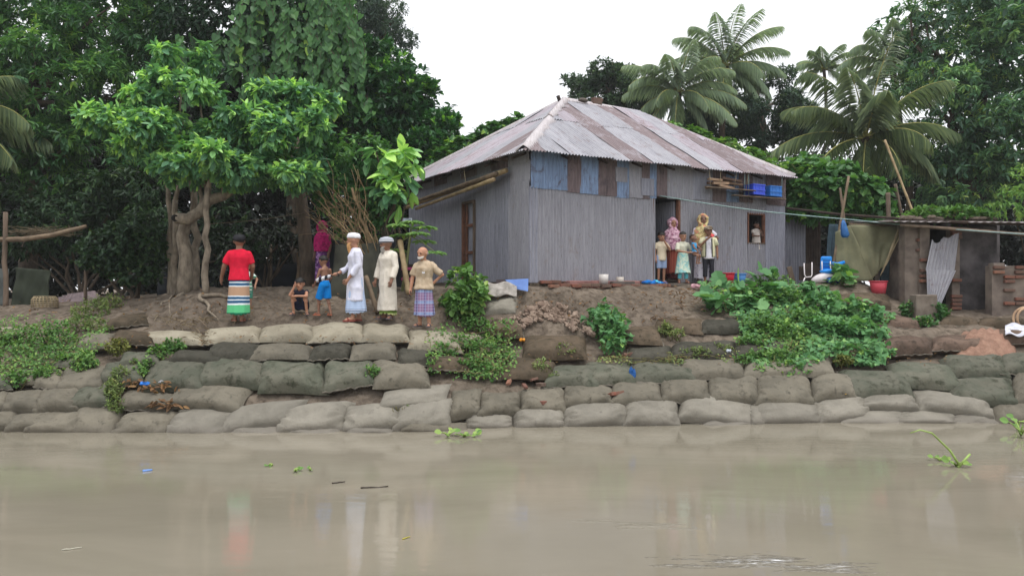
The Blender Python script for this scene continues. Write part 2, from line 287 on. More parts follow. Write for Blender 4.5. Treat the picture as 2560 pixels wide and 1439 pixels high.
# left x, right x, top y, bottom y, shift of the top edge, drop of the right end, look, thickness
LB, RB = 'below the trees', 'below the tin house'
BAGS = [
 (LB, 'half-sunk row', [(95, 195, 1066, 1100, 0, 4, 'g', .07), (185, 290, 1066, 1104, 0, 6, 'g', .07), (568, 716, 1056, 1098, -6, 4, 'l', .1), (712, 858, 1060, 1098, 0, -4, 'l', .1), (862, 985, 1056, 1090, 0, 0, 'l', .1), (1000, 1105, 1038, 1082, 0, 0, 'g', .1), (1078, 1172, 1050, 1082, 0, 4, 'g', .08)]),
 (LB, 'lowest row', [(-60, 45, 1018, 1076, 8, 0, 'g', .15), (15, 125, 1022, 1080, 20, -4, 'g', .16), (75, 225, 1012, 1086, 42, -10, 'g', .17), (178, 300, 1004, 1090, 30, 4, 'g', .16), (288, 442, 1014, 1092, 36, 4, 'g', .17), (424, 578, 1010, 1092, 34, 2, 'l', .17), (556, 752, 994, 1074, 52, -26, 'l', .18), (694, 872, 998, 1076, 34, -14, 'l', .18), (856, 1014, 1002, 1074, 6, 6, 'l', .19), (985, 1142, 984, 1072, 16, -10, 'l', .2)]),
 (LB, 'second row', [(-40, 22, 968, 1022, 6, 0, 'g', .15), (6, 114, 962, 1026, 10, -2, 'g', .16), (88, 208, 962, 1030, 24, -6, 'g', .16), (180, 292, 950, 1014, 30, -8, 'a', .16), (300, 436, 972, 1022, 14, 4, 'g', .14), (418, 622, 952, 1022, 30, 4, 'g', .17), (952, 1120, 958, 1018, 20, -24, 'l', .12)]),
 (LB, 'third row', [(-60, 30, 925, 968, 4, 0, 'a', .14), (4, 102, 916, 960, 8, -2, 'g', .13), (86, 158, 914, 964, 8, 0, 'g', .13), (144, 266, 908, 972, 18, -4, 'g', .15), (248, 366, 896, 958, 14, -4, 'a', .15), (356, 522, 886, 976, 22, 0, 'a', .19), (494, 668, 880, 972, 18, 0, 'a', .2), (646, 812, 884, 984, 2, 6, 'a', .2), (808, 938, 880, 974, 0, -8, 'a', .19), (930, 1074, 880, 972, -4, 4, 'g', .2)]),
 (LB, 'fourth row', [(300, 400, 872, 908, 6, 0, 'a', .12), (425, 562, 868, 904, 10, 2, 'k', .12), (522, 670, 846, 896, 12, 0, 'k', .14), (630, 776, 852, 894, 8, 0, 'g', .14), (780, 874, 852, 894, 8, -2, 'k', .14), (872, 990, 848, 892, 4, 0, 'g', .14), (992, 1080, 866, 908, -6, 8, 'k', .14), (1070, 1180, 880, 925, 0, 4, 'b', .14)]),
 (LB, 'top row', [(-40, 60, 800, 850, 4, 0, 'c', .12), (196, 290, 816, 876, 14, -4, 'g', .15), (282, 382, 808, 870, 12, -2, 'b', .14), (360, 508, 808, 866, 8, 0, 'c', .15), (504, 654, 798, 862, 8, -2, 'c', .17), (646, 788, 796, 854, 4, 0, 'c', .17), (770, 908, 794, 856, 2, 0, 'c', .17), (902, 1024, 794, 856, -2, 2, 'c', .17), (1016, 1152, 812, 874, -6, 6, 'c', .16), (1088, 1208, 826, 866, -4, 6, 'c', .12)]),
 (LB, 'slumped row', [(266, 376, 774, 818, 18, -4, 'b', .14), (120, 210, 880, 915, 5, 0, 'a', .12)]),
 (RB, 'half-sunk row', [(1752, 1884, 1038, 1078, 10, 4, 'l', .09), (1872, 1912, 998, 1066, 0, 0, 'l', .12), (2100, 2268, 1018, 1068, 14, 2, 'l', .13), (2238, 2398, 1020, 1066, 2, 4, 'l', .13), (2380, 2510, 1030, 1066, 0, 2, 'l', .11)]),
 (RB, 'lowest row', [(1166, 1282, 1024, 1074, 0, -4, 'l', .15), (1276, 1416, 1010, 1074, 0, -8, 'l', .17), (1400, 1570, 998, 1068, -2, -8, 'l', .18), (1558, 1704, 988, 1068, -4, -4, 'l', .19), (1694, 1890, 980, 1056, 4, 8, 'l', .2), (1886, 2062, 992, 1060, -4, -2, 'l', .18), (2028, 2180, 986, 1052, -18, -14, 'l', .17), (2148, 2296, 974, 1026, -8, 4, 'l', .15), (2282, 2490, 970, 1036, -12, 16, 'l', .16), (2478, 2610, 998, 1066, -8, 0, 'g', .17)]),
 (RB, 'second row', [(1126, 1204, 960, 1046, 12, -12, 'g', .17), (1194, 1304, 968, 1040, 2, 0, 'g', .17), (1298, 1418, 962, 1026, 0, -2, 'g', .17), (1404, 1536, 952, 1014, 2, -4, 'g', .17), (1526, 1658, 944, 1006, 0, 0, 'g', .17), (1648, 1780, 938, 1002, 0, 0, 'g', .17), (1770, 1900, 932, 1006, -2, 0, 'g', .18), (1892, 2032, 928, 1006, -6, -2, 'g', .18), (2026, 2144, 924, 994, -8, -2, 'g', .17), (2106, 2278, 912, 988, -18, 2, 'a', .18), (2222, 2400, 880, 980, -22, -2, 'a', .2), (2368, 2546, 934, 1014, -8, -4, 'a', .19), (2534, 2640, 926, 1006, 0, 0, 'g', .18)]),
 (RB, 'third row', [(1258, 1390, 886, 944, 6, 4, 'b', .14), (1364, 1508, 898, 968, 12, 4, 'a', .16), (1468, 1590, 892, 956, -8, 4, 'a', .16), (1578, 1740, 892, 952, 0, 0, 'a', .16), (1690, 1870, 886, 944, 0, 4, 'g', .15), (1860, 2010, 884, 938, 0, 2, 'g', .14), (1996, 2086, 886, 934, -4, 2, 'g', .14), (2358, 2520, 868, 944, -14, -4, 'a', .18), (2498, 2640, 852, 950, -8, 0, 'a', .19)]),
 (RB, 'fourth row', [(1308, 1464, 824, 896, 4, 4, 'b', .2), (1566, 1684, 854, 906, 0, 0, 'k', .15), (1672, 1845, 832, 906, 0, -4, 'k', .17), (1835, 1985, 838, 896, 0, 0, 'k', .16), (2075, 2215, 838, 902, 0, -3, 'r', .16), (2204, 2334, 814, 900, -4, 0, 'r', .19), (2328, 2486, 818, 884, 0, -6, 'r', .17), (2470, 2620, 806, 866, 0, 0, 'r', .17)]),
 (RB, 'slumped upper row', [(1556, 1654, 800, 864, 0, 4, 'b', .15), (1634, 1764, 774, 842, 4, 0, 'b', .17), (1750, 1870, 778, 838, 0, 0, 'k', .15), (2098, 2230, 716, 782, 6, 6, 'b', .18), (2216, 2300, 772, 832, 0, 6, 'r', .15), (2352, 2446, 772, 826, 4, 0, 'b', .15), (2436, 2580, 776, 834, 0, 2, 'b', .14), (1212, 1296, 734, 782, 4, -10, 'l', .13), (1225, 1310, 790, 838, 0, 8, 'b', .14)])]
ORD = ['first', 'second', 'third', 'fourth', 'fifth', 'sixth', 'seventh', 'eighth', 'ninth', 'tenth', 'eleventh', 'twelfth', 'thirteenth', 'fourteenth']
SEAM = simple('bag_hem', lin((112, 106, 96)), lin((84, 79, 70)), .9, 20)
NU, NV = 30, 18
def sgrid():
    s = np.linspace(-1, 1, NU + 1); t = np.linspace(-1, 1, NV + 1); return np.meshgrid(s, t)
SS, TT = sgrid()
def bag(x0, x1, y0, y1, sk, dr, look, th, seed):
    rg = np.random.default_rng(seed); th = th * rg.uniform(.95, 1.25); sk += rg.uniform(-7, 7); dr += rg.uniform(-6, 6); xc = (x0 + x1) / 2; yc = (y0 + y1) / 2
    cl = lambda x, y: hit(min(max(x, -60), 2640), y)
    wl = 1084 if xc < 1050 else 1064 if xc < 1900 else 1057
    def P(x, y):
        if y <= wl: return cl(x, y)
        p = cl(x, wl); return p + Vector((0, -.25, -.5)) * ((y - wl) / 90)
    c = P(xc, yc); U = (P(x1, yc + dr / 2) - P(x0, yc - dr / 2)) * .5; Wv = (P(xc + sk / 2, y0) - P(xc - sk / 2, y1)) * .5
    if Wv.length > .42: Wv *= .42 / Wv.length
    U *= rg.uniform(.99, 1.05); Wv *= rg.uniform(1.02, 1.12)
    n = U.cross(Wv).normalized()
    if n.y > 0: n = -n
    c = c - n * th * .55
    # a filled sack: corners pulled out into ears, sides bowed, a sagging lower belly
    ear = rg.uniform(.05, .12); bow = 1 - ear * (1 - SS ** 2) * .55
    s_ = SS * (1 - ear * .6 * (1 - TT ** 2)); t_ = TT * bow
    s_ = s_ + .05 * vnoise(np.stack([SS * 1.1 + seed, TT * 1.1, 0 * SS], -1)); t_ = t_ + .14 * vnoise(np.stack([SS * 1.3, TT, 0 * SS + seed * 1.7], -1))
    prof = (1 - np.abs(SS) ** 4.2) ** .5 * (1 - np.abs(TT) ** 3.0) ** .5
    lump = vnoise(np.stack([SS * 1.6, TT * 1.3, 0 * SS + seed * .77], -1)) * .27
    end = np.clip(np.abs(SS) - .45, 0, 1) / .55
    ang = np.arctan2(TT, (1.25 - np.abs(SS))) * rg.uniform(9, 14); wr = np.sin(ang + 3 * vnoise(np.stack([SS * 2, TT * 2, 0 * SS + seed], -1))) * end * (.10 + .22 * (rg.random() < .45))
    wr2 = np.abs(vnoise(np.stack([SS * 2.2 + TT * 1.2, TT * 4.5 - SS, 0 * SS + seed * 2.1], -1))); wr2 = -np.clip(.22 - wr2, 0, 1) * .6 * rg.uniform(.3, 1)
    sag = 1 + .22 * (-TT) * rg.uniform(.3, 1)
    top = prof * th * sag * (1 + lump + wr + wr2); bot = -prof * th * .55
    pos = lambda h: np.array(c)[None, None] + s_[..., None] * np.array(U) + t_[..., None] * np.array(Wv) + (h - t_ * .06)[..., None] * np.array(n)
    A = pos(top).reshape(-1, 3); B = pos(bot).reshape(-1, 3); w_ = NU + 1
    I = (np.arange(NV)[:, None] * w_ + np.arange(NU)[None]).ravel(); Q = np.stack([I, I + 1, I + w_ + 1, I + w_], 1)
    if np.dot(np.cross(A[Q[0, 1]] - A[Q[0, 0]], A[Q[0, 3]] - A[Q[0, 0]]), np.array(n)) < 0: Q = Q[:, ::-1]
    V = np.concatenate([A, B]) - np.array(c); F_ = np.concatenate([Q, Q[:, ::-1] + len(A)])
    return c, U, Wv, n, npmesh('sandbag', V, F_), s_, t_, rg
seed = 11
for where, row, lst in BAGS:
    for i, (x0, x1, y0, y1, sk, dr, look, th) in enumerate(lst):
        seed += 1
        c, U, Wv, n, me, s_, t_, rg = bag(x0, x1, y0, y1, sk, dr, look, th, seed)
        o = link('sandbag', me, BM[look]); o.location = c
        tag(o, f"{ORD[i]} sandbag from the left, {CN[look]}, in the {row} {where}", 'sandbag', f'sandbags in the {row} {where}')
        # stitched hem along one end and along the lower lip
        for side in ([1] if rg.random() < .45 else []) + ([0] if rg.random() < .6 else []):
            g = G(); k = 15; pts = []
            for q in range(k):
                u = -1 + 2 * q / (k - 1)
                if side: jj, ii = int((u + 1) / 2 * NV), (NU if seed % 2 else 0)
                else: jj, ii = 0, int((u + 1) / 2 * NU)
                p = c + U * float(s_[jj, ii]) + Wv * float(t_[jj, ii]) - n * .06 * float(t_[jj, ii]); pts.append(p + n * .012 * math.sin(q * 2.1 + seed))
            ex = (U if seed % 2 else -U).normalized() if side else -Wv.normalized()
            vv = []; ff = []
            for q, p in enumerate(pts):
                e = ex * (.018 + .008 * math.sin(q * 1.7 + seed)) + n * .01 * math.sin(q * 2.9)
                vv += [p - ex * .02 + n * .008, p + e + n * .006, p + e - n * .004, p - ex * .02 - n * .006]
            for q in range(k - 1):
                for r_ in range(4): ff.append((q * 4 + r_, q * 4 + (r_ + 1) % 4, q * 4 + 4 + (r_ + 1) % 4, q * 4 + 4 + r_))
            g.add(vv, ff); g.build('hem', SEAM, o)
# ------------------------------------------------------------------ the tin house
UX, UY = .8645, .5025
u = Vector((UX, UY, 0)); v = Vector((-UY, UX, 0)); Z = Vector((0, 0, 1))
HC = Vector((.38, 16.5, 0)); FZ = 2.42; WL, WW = 7.72, 6.5
OV = .47
def tin(name, c1, c2, c3, metal=.35, rough=.5, streak=.55, rot=None, k=1.0):
    m = M(name); oi = m.n('ShaderNodeObjectInfo'); tc = m.n('ShaderNodeTexCoord')
    ad = m.n('ShaderNodeVectorMath', operation='ADD'); m.l(tc.outputs['UV'], ad.inputs[0]); m.l(oi.outputs['Random'], ad.inputs[1])
    mp = m.n('ShaderNodeMapping'); mp.inputs['Scale'].default_value = (9, .7, 1); m.l(ad.outputs[0], mp.inputs[0]); vv = mp.outputs[0]
    mp2 = m.n('ShaderNodeMapping'); mp2.inputs['Scale'].default_value = (2.2, 1.4, 1); m.l(ad.outputs[0], mp2.inputs[0]); v2 = mp2.outputs[0]
    f = m.noise(vv, 2.2, 5, .7, .3); col = m.mix(m.ramp(f, [(.38, 0), (.64, 1)]), c1, c2)
    col = m.mix(m.ramp(m.noise(v2, 1.4, 6, .72, .6), [(streak, 0), (streak + .15, 1)]), col, c3)
    col = m.mix(m.ramp(m.noise(vv, 9, 3, .7), [(.58, 0), (.72, .7)]), col, [q * .5 for q in c3])
    col = m.mix(1.0, col, m.ramp(oi.outputs['Random'], [(0, .9), (1, 1.08)]), 'MULTIPLY')
    return m.fin(col, rough, metal, .4, m.bump(m.noise(v2, 6, 5, .7), .25, .01))
TW = tin('tin_wall_grey', lin((152, 151, 159)), lin((134, 133, 141)), lin((130, 120, 117)), .1, .55, .58)
TL = tin('tin_wall_slate', lin((150, 151, 163)), lin((128, 129, 141)), lin((124, 118, 118)), .15, .5, .6)
TB = tin('tin_wall_blue', lin((132, 156, 190)), lin((108, 124, 152)), lin((84, 76, 84)), .1, .55, .54)
TR = tin('tin_wall_rust', lin((128, 113, 115)), lin((110, 97, 99)), lin((94, 84, 88)), .05, .8, .5)
RL = tin('tin_roof_bright', lin((164, 163, 169)), lin((144, 143, 151)), lin((128, 114, 114)), .2, .55, .56)
RR = tin('tin_roof_rust', lin((134, 120, 122)), lin((116, 103, 105)), lin((152, 145, 150)), .1, .75, .5)
RW = tin('tin_roof_mid', lin((172, 164, 172)), lin((150, 142, 150)), lin((132, 112, 112)), .25, .6, .52)
WOOD = simple('grey_wood', lin((120, 104, 90)), lin((84, 72, 62)), .85, 6, .4, stretch=(1, 1, .2))
WOODR = simple('brown_wood', lin((128, 88, 70)), lin((92, 64, 52)), .8, 6, .4)
DARKW = simple('dark_wood', lin((70, 58, 52)), lin((48, 40, 36)), .9, 6, .4)
BAMB = simple('bamboo', lin((176, 154, 118)), lin((134, 114, 84)), .55, 5, .25)
BAMBD = simple('old_bamboo', lin((128, 110, 90)), lin((92, 78, 64)), .7, 5, .3)
house = empty('tin_house', HC + Z * FZ, 'corrugated tin house with grey sheet walls and a rust-striped hip roof', 'house')
def sheet(name, org, along, up, s0, s1, lo, hi, mat, parent, pitch=.08, amp=.017, off=0.0, rows=5, rag=0.0, dent=.01, seed=0):
    """a corrugated sheet: s runs across the ribs, lo(s)..hi(s) along them; org + s*along + h*up"""
    nrm = along.cross(up).normalized(); step = pitch / 5; n = max(6, int((s1 - s0) / step)); vs = []; uv = []; fs = []
    rg = random.Random(seed * 31 + int(s0 * 97) + int(off * 1e4)); ph = rg.random() * 6
    cols = 0
    for i in range(n + 1):
        s = s0 + (s1 - s0) * i / n; a = lo(s) if callable(lo) else lo; b = hi(s) if callable(hi) else hi
        if b - a < .02: b = a + .02
        a += rg.uniform(-rag, rag)
        w_ = amp * math.sin(2 * math.pi * s / pitch); cols += 1
        for r in range(rows + 1):
            h = a + (b - a) * r / rows; d = dent * math.sin(s * 2.3 + h * 1.7 + ph) * math.sin(h * 2.1 + ph * 2)
            vs.append(org + along * s + up * h + nrm * (w_ + off + d)); uv.append((s, h))
    for i in range(cols - 1):
        for r in range(rows):
            k = i * (rows + 1) + r; fs.append((k, k + rows + 1, k + rows + 2, k + 1))
    g = G(); g.add(vs, fs); me = g.mesh(name); ul = me.uv_layers.new(name='UVMap')
    ul.data.foreach_set('uv', np.array([uv[l.vertex_index] for l in me.loops], np.float32).ravel())
    o = link(name, me, mat, parent); return o
rs = random.Random(5)
def run(name, org, along, up, s0, s1, lo, hi, mats, parent, wid=.78, **kw):
    s = s0; i = 0; base = kw.pop('off', 0.0)
    while s < s1 - .02:
        e = min(s1, s + wid * rs.uniform(.9, 1.1))
        if s1 - e < .25: e = s1
        m = mats[i % len(mats)]
        sheet(name, org, along, up, s, min(e + .05, s1) if e < s1 else e, lo, hi, m, parent, off=base + .004 * (i % 2), seed=i + int(s * 10), **kw)
        s = e; i += 1
SEAMZ = 4.38; TOPZ = 5.22
F0 = HC                                              # front wall, outward normal u x Z
run('wall_sheet', F0, u, Z, 0, 3.37, FZ - .04, SEAMZ, [TW, TW, TW, TW], house, rag=.012)
run('wall_sheet', F0, u, Z, 4.14, 6.386, FZ - .04, SEAMZ, [TW, TW, TW], house, rag=.012)
run('wall_sheet', F0, u, Z, 6.386, 6.98, FZ - .04, 3.38, [TW], house)
run('wall_sheet', F0, u, Z, 6.386, 6.98, 4.10, SEAMZ, [TW], house)
run('wall_sheet', F0, u, Z, 6.98, WL, FZ - .04, SEAMZ, [TL], house)
ups = [(0, .95, TB, 4.34), (.93, 1.28, TR, 4.31), (1.26, 1.75, TB, 4.3), (1.73, 2.25, TR, 4.29), (2.23, 2.62, TB, 4.27), (2.6, 2.98, TW, 4.29), (2.96, 3.2, TR, 4.28), (3.18, 3.42, TB, 4.31), (3.4, 3.75, TR, 4.36), (3.73, 4.5, TW, 4.33), (4.48, 5.15, TL, 4.36), (5.13, 5.6, TR, 4.34), (5.58, 6.05, TB, 4.36), (6.03, 6.5, TR, 4.38), (6.48, 7.0, TW, 4.3), (6.98, WL, TR, 4.36)]
for k, (a, b, mt, lo) in enumerate(ups): sheet('upper_wall_sheet', F0, u, Z, a, b, lo + FZ * 0, TOPZ, mt, house, off=.028 + .006 * (k % 2), rag=.006, seed=k)
sheet('wall_patch', F0, u, Z, 2.2, 2.55, 4.62, 4.95, TW, house, off=.05); sheet('wall_patch', F0, u, Z, 2.95, 3.3, 4.36, 4.75, TL, house, off=.055)
# left wall, seen at a slant; its outward side faces the trees
L0 = HC
lw = lambda a, b, lo, hi, mt, off=0: run('wall_sheet', L0, v, Z, a, b, lo, hi, mt, house, off=-off, rag=.012, pitch=.07, amp=.011)
lw(0, 2.45, FZ - .03, 4.95, [TW, TL, TL]); lw(2.45, 3.08, 4.31, 4.95, [TL]); lw(3.08, WW, FZ - .03, 4.95, [TL, TL]); lw(0, WW, 4.9, TOPZ, [TW, TR], .02)
sheet('corner_sheet', HC - u * .02, u, Z, -.012, .2, FZ - .06, SEAMZ, TL, house, off=.016); sheet('corner_sheet', HC, v, Z, -.02, .32, FZ - .05, 4.5, TW, house, off=-.02)
# back and right walls, inner partition, floor
run('wall_sheet', HC + v * WW, u, Z, 0, WL, FZ - .04, TOPZ, [TL], house, wid=2.6, rows=1); run('wall_sheet', HC + u * WL, v, Z, 0, WW, FZ - .04, TOPZ, [TL], house, wid=2.2, rows=1)
run('partition_sheet', HC + v * 3.2, u, Z, 2.6, 7.6, FZ, 5.2, [TL], house, wid=.8)
run('ceiling_sheet', HC + v * .03 + Z * 5.15, u, v, 0, WL, 0, WW, [TR], house, wid=1.5, rows=1)
g = G(); g.box(HC + u * WL / 2 + v * WW / 2 + Z * (FZ - .1), (WL, WW, .12), Matrix.Rotation(math.atan2(UY, UX), 3, 'Z')); g.build('floor', MUD, house, False)
RZ = Matrix.Rotation(math.atan2(UY, UX), 3, 'Z')
def fbox(s, d, z, ds, dd, dz, name, mat, par=house, bev=.006):  # a box in house axes: s along the front, d inwards
    g = G(); g.box(HC + u * s + v * d + Z * z, (ds, dd, dz), RZ); return g.build(name, mat, par, False, bev)
fr = fbox(3.36, .05, 3.4, .05, .09, 1.98, 'door_frame', WOODR); fbox(4.13, .05, 3.4, .07, .1, 1.98, 'jamb', WOODR, fr); fbox(3.75, .05, 4.36, .8, .09, .06, 'lintel', DARKW, fr); fbox(3.75, .04, 2.42, .8, .12, .05, 'threshold', DARKW, fr)
sheet('door_leaf', HC + u * 4.08 + v * .1, v, Z, 0, .72, FZ + .02, 4.3, TL, house, off=0)
wf = fbox(6.395, .03, 3.74, .045, .08, .76, 'window_frame', WOODR); fbox(6.965, .03, 3.74, .06, .08, .76, 'jamb', WOODR, wf); fbox(6.683, .03, 3.37, .62, .09, .04, 'sill', WOOD, wf); fbox(6.683, .03, 4.11, .62, .08, .045, 'lintel', WOODR, wf)
sd_ = fbox(-.03, 2.47, 3.37, .07, .06, 1.9, 'side_door_frame', WOOD); fbox(-.03, 3.06, 3.37, .07, .06, 1.9, 'jamb', WOODR, sd_); fbox(-.03, 2.77, 4.3, .07, .6, .06, 'lintel', WOOD, sd_)
ld = sheet('side_door_leaf', HC + u * .06, v, Z, 2.5, 3.03, FZ, 4.28, TL, house)
for zz in (3.1, 3.75): fbox(.02, 2.77, zz, .05, .54, .07, 'door_rail', WOODR, ld)
fbox(.015, 2.95, 3.36, .05, .07, 1.86, 'door_stile', WOODR, ld)
# roof: eave rectangle, four slopes meeting at a short ridge
EZ = 5.01; EL, EW = WL + .4, WW + 2 * OV; E0 = HC - u * OV - v * OV + Z * EZ
AP = E0 + u * 3.5 + v * 3.7 + Z * 2.17; AQ = E0 + u * (EL - 2.1) + v * 3.75 + Z * 2.12
E1 = E0 + u * EL; E2 = E1 + v * EW; E3 = E0 + v * EW
def slope(name, O, X, along, tops, cols, wid=.82, rowsplit=None, sag=0):
    """O eave corner, along eave direction over length X; tops = list of (s, 3D point) of the upper outline"""
    k0 = tops[0][1]; inn = (k0 - O) - along * (k0 - O).dot(along); up = inn.normalized(); H = inn.length
    sk = [(t[1] - O).dot(along) for t in tops]; hk = [(t[1] - O).dot(up) for t in tops]
    hi_ = lambda s: float(np.interp(s, [0] + sk + [X], [0] + hk + [0]))
    s = 0; i = 0
    while s < X - .01:
        e = min(X, s + wid * (1 + .08 * math.sin(i * 2.7)))
        if X - e < .3: e = X
        c = cols[min(i, len(cols) - 1)]; m1 = max(hi_(s), hi_(e), hi_((s + e) / 2))
        cuts = [0] + [q for q in (rowsplit or []) if q + .08 * math.sin(i * 3.1) < m1 - .15] + [99]
        for r in range(len(cuts) - 1):
            a_ = cuts[r] + (.10 * math.sin(i * 1.9 + r) if r else 0); b_ = cuts[r + 1] + (.25 if r + 1 < len(cuts) - 1 else 0)
            mt = c[min(r, len(c) - 1)]
            sheet(name, O, along, up, s, min(e + .06, X), (lambda q, a_=a_: min(a_, hi_(q) - .02)), (lambda q, b_=b_: min(b_, hi_(q))), mt, house, off=.012 * r + .004 * (i % 2) + .02, rows=6, rag=.012 if r else .004, dent=.016, seed=i * 7 + r)
        s = e; i += 1
l_, r_, w_ = RL, RR, RW
slope('roof_sheet', E0, EL, u, [(0, AP), (0, AQ)], [(r_, l_), (l_, l_), (l_, w_, l_), (l_, l_, l_), (l_, w_), (r_, r_, l_), (l_, l_, w_), (l_, l_, l_), (r_, r_, l_), (l_, w_, l_), (w_, l_, r_), (r_, r_), (r_, w_), (w_, r_), (r_, r_), (r_, r_), (r_, w_)], .56, [2.3])
slope('roof_sheet', E3, EW, -v, [(0, AP)], [(r_, r_), (w_, w_), (w_, w_), (l_, l_), (w_, w_), (w_, l_), (l_, l_), (r_, w_), (l_, l_)], .82, [2.6])
slope('roof_sheet', E1, EW, v, [(0, AQ)], [(r_, r_)] * 12, .82, [2.2])
slope('roof_sheet', E2, EL, -u, [(0, AQ), (0, AP)], [(r_, r_)] * 12, .82, [2.0])
def cap(a, b, wid, mat, name, lift=.045, n=14):
    g = G(); d = (b - a).normalized(); sd2 = d.cross(Z).normalized(); nn = sd2.cross(d); pts = []
    for i in range(n + 1):
        p = a + (b - a) * i / n; wob = .03 * math.sin(i * 1.9); ww = wid * (1 + .14 * math.sin(i * 2.3))
        pts += [p - sd2 * (ww + wob) - nn * (ww * .55 - lift), p - sd2 * ww * .4 + nn * (lift + .0), p + nn * (lift + .045), p + sd2 * ww * .4 + nn * lift, p + sd2 * (ww - wob) - nn * (ww * .55 - lift)]
    g.add(pts, [(i * 5 + k, i * 5 + k + 1, i * 5 + k + 6, i * 5 + k + 5) for i in range(n) for k in range(4)])
    o = g.build(name, mat, house); o.modifiers.new('thick', 'SOLIDIFY').thickness = .006; return o
CAPM = tin('tin_cap', lin((188, 182, 184)), lin((166, 158, 160)), lin((150, 134, 128)), .1, .6, .55)
def uvless(m):                                       # caps have no sheet layout, use their own space
    for n_ in m.node_tree.nodes:
        if n_.type == 'TEX_COORD':
            for l in list(n_.outputs['UV'].links): m.node_tree.links.new(n_.outputs['Object'], l.to_socket)
uvless(CAPM)
cap(E0 + (AP - E0) * .02, E0 + (AP - E0) * .62, .17, CAPM, 'hip_cap', .05); cap(E0 + (AP - E0) * .58, AP, .13, CAPM, 'hip_cap', .075)
cap(AP - (AQ - AP) * .02, AQ, .14, CAPM, 'ridge_cap', .06); cap(E1 + (AQ - E1) * .02, AQ, .1, CAPM, 'hip_cap', .05); cap(E3 + (AP - E3) * .02, AP, .1, CAPM, 'hip_cap', .05)
for k in range(1, 8):                                # rafter ends under the eaves
    p = E0 + u * (.3 + k * .95) + v * .1 - Z * .06; g = G(); g.tube([p, p + v * .5 + Z * .2], .028, 7); g.build('rafter', DARKW, house)
for k in range(6):
    p = E0 + v * (.6 + k * 1.2) + u * .1 - Z * .06; g = G(); g.tube([p, p + u * .5 + Z * .2], .03, 7); g.build('rafter', DARKW, house)
fbox(-.22, .9, 5.06, .35, .1, .08, 'beam_end', WOOD)
# brick footing and plaster lip below the wall
BR = M('brick'); oi = BR.n('ShaderNodeObjectInfo'); vv = BR.co('Object'); cc = BR.ramp(oi.outputs['Random'], [(0, lin((132, 84, 70))), (.4, lin((112, 78, 68))), (.7, lin((98, 82, 74))), (1, lin((144, 100, 82)))])
cc = BR.mix(BR.ramp(BR.noise(vv, 9, 5, .7), [(.48, 0), (.7, .85)]), cc, lin((108, 94, 82))); BRICK = BR.fin(cc, .9, 0, .2, BR.bump(BR.noise(vv, 30, 4), .5, .01))
bmesh_ = G(); bmesh_.box((0, 0, 0), (.235, .11, .07)); bme = bmesh_.mesh('brick', False); bme.materials.append(BRICK)
def brick(p, rz, parent=None, tilt=(0, 0), sc_=1.0, label=None, grp=None):
    o = bpy.data.objects.new('brick', bme); C.objects.link(o)
    o.location = p; o.rotation_euler = (tilt[0], tilt[1], rz); o.scale = (sc_ * rs.uniform(.92, 1.06), sc_, sc_)
    b = o.modifiers.new('bevel', 'BEVEL'); b.width = .008; b.segments = 1
    if parent is not None: o.parent = parent; o.matrix_parent_inverse = parent_world(parent).inverted()
    elif label: tag(o, label, 'brick', grp)
    return o
hz_ = math.atan2(UY, UX)
for k in range(26):
    s = .25 + k * .262 + rs.uniform(-.012, .012)
    brick(HC + u * s - v * (.52 + rs.uniform(-.02, .02)) + Z * (2.30 + rs.uniform(-.012, .012)), hz_ + rs.uniform(-.04, .04), house)
    if k < 8 or rs.random() < .55: brick(HC + u * (s + .13) - v * (.40 + rs.uniform(-.03, .03)) + Z * (2.225 + rs.uniform(-.01, .01)), hz_ + rs.uniform(-.05, .05), house)
    if k < 13: brick(HC + u * (s + .1) - v * (.06 + rs.uniform(-.02, .02)) + Z * (2.37 + rs.uniform(-.01, .01)), hz_ + rs.uniform(-.05, .05), house)
PINK = simple('pink_plaster', lin((150, 110, 104)), lin((118, 84, 80)), .9, 5, .4)
fbox(1.75, -.22, 2.33, 1.9, .18, .15, 'plaster_lip', PINK, house, .02); fbox(2.15, -.36, 2.345, .62, .12, .1, 'kerb_stone', simple('grey_stone', lin((100, 92, 88)), lin((76, 70, 66)), .9, 6, .5), house, .02)
CEM = simple('dark_cement', lin((104, 96, 88)), lin((70, 64, 58)), .9, 5, .5)
fbox(4.35, -.28, 2.32, 2.0, .62, .07, 'door_step', CEM, house, .015); fbox(6.3, -.25, 2.31, 1.9, .5, .06, 'door_step', CEM, house, .015)
sheet('ledge_fringe', HC, v, Z, .05, 1.4, FZ - .12, FZ + .02, TR, house, off=-.03, rag=.03, rows=1)
# lean-to wall at the right end, deep under the vines
lean = empty('lean_to_wall', HC + u * 7.8 + v * .5 + Z * 2.3, 'dark ribbed tin lean-to wall under the vines right of the house', 'shed wall')
for k in range(3): sheet('wall_sheet', HC + v * .42, u, Z, 7.75 + k * .62, 7.75 + k * .62 + .66, 2.35, 4.25, TL if k < 2 else DARKW, lean, pitch=.105, amp=.018, off=.004 * (k % 2))
for k in range(3):
    g = G(); g.tube([HC + u * (7.8 + k * .95) + v * .5 + Z * 2.2, HC + u * (7.8 + k * .95) + v * .55 + Z * 4.5], .04, 8); g.build('post', DARKW, lean)
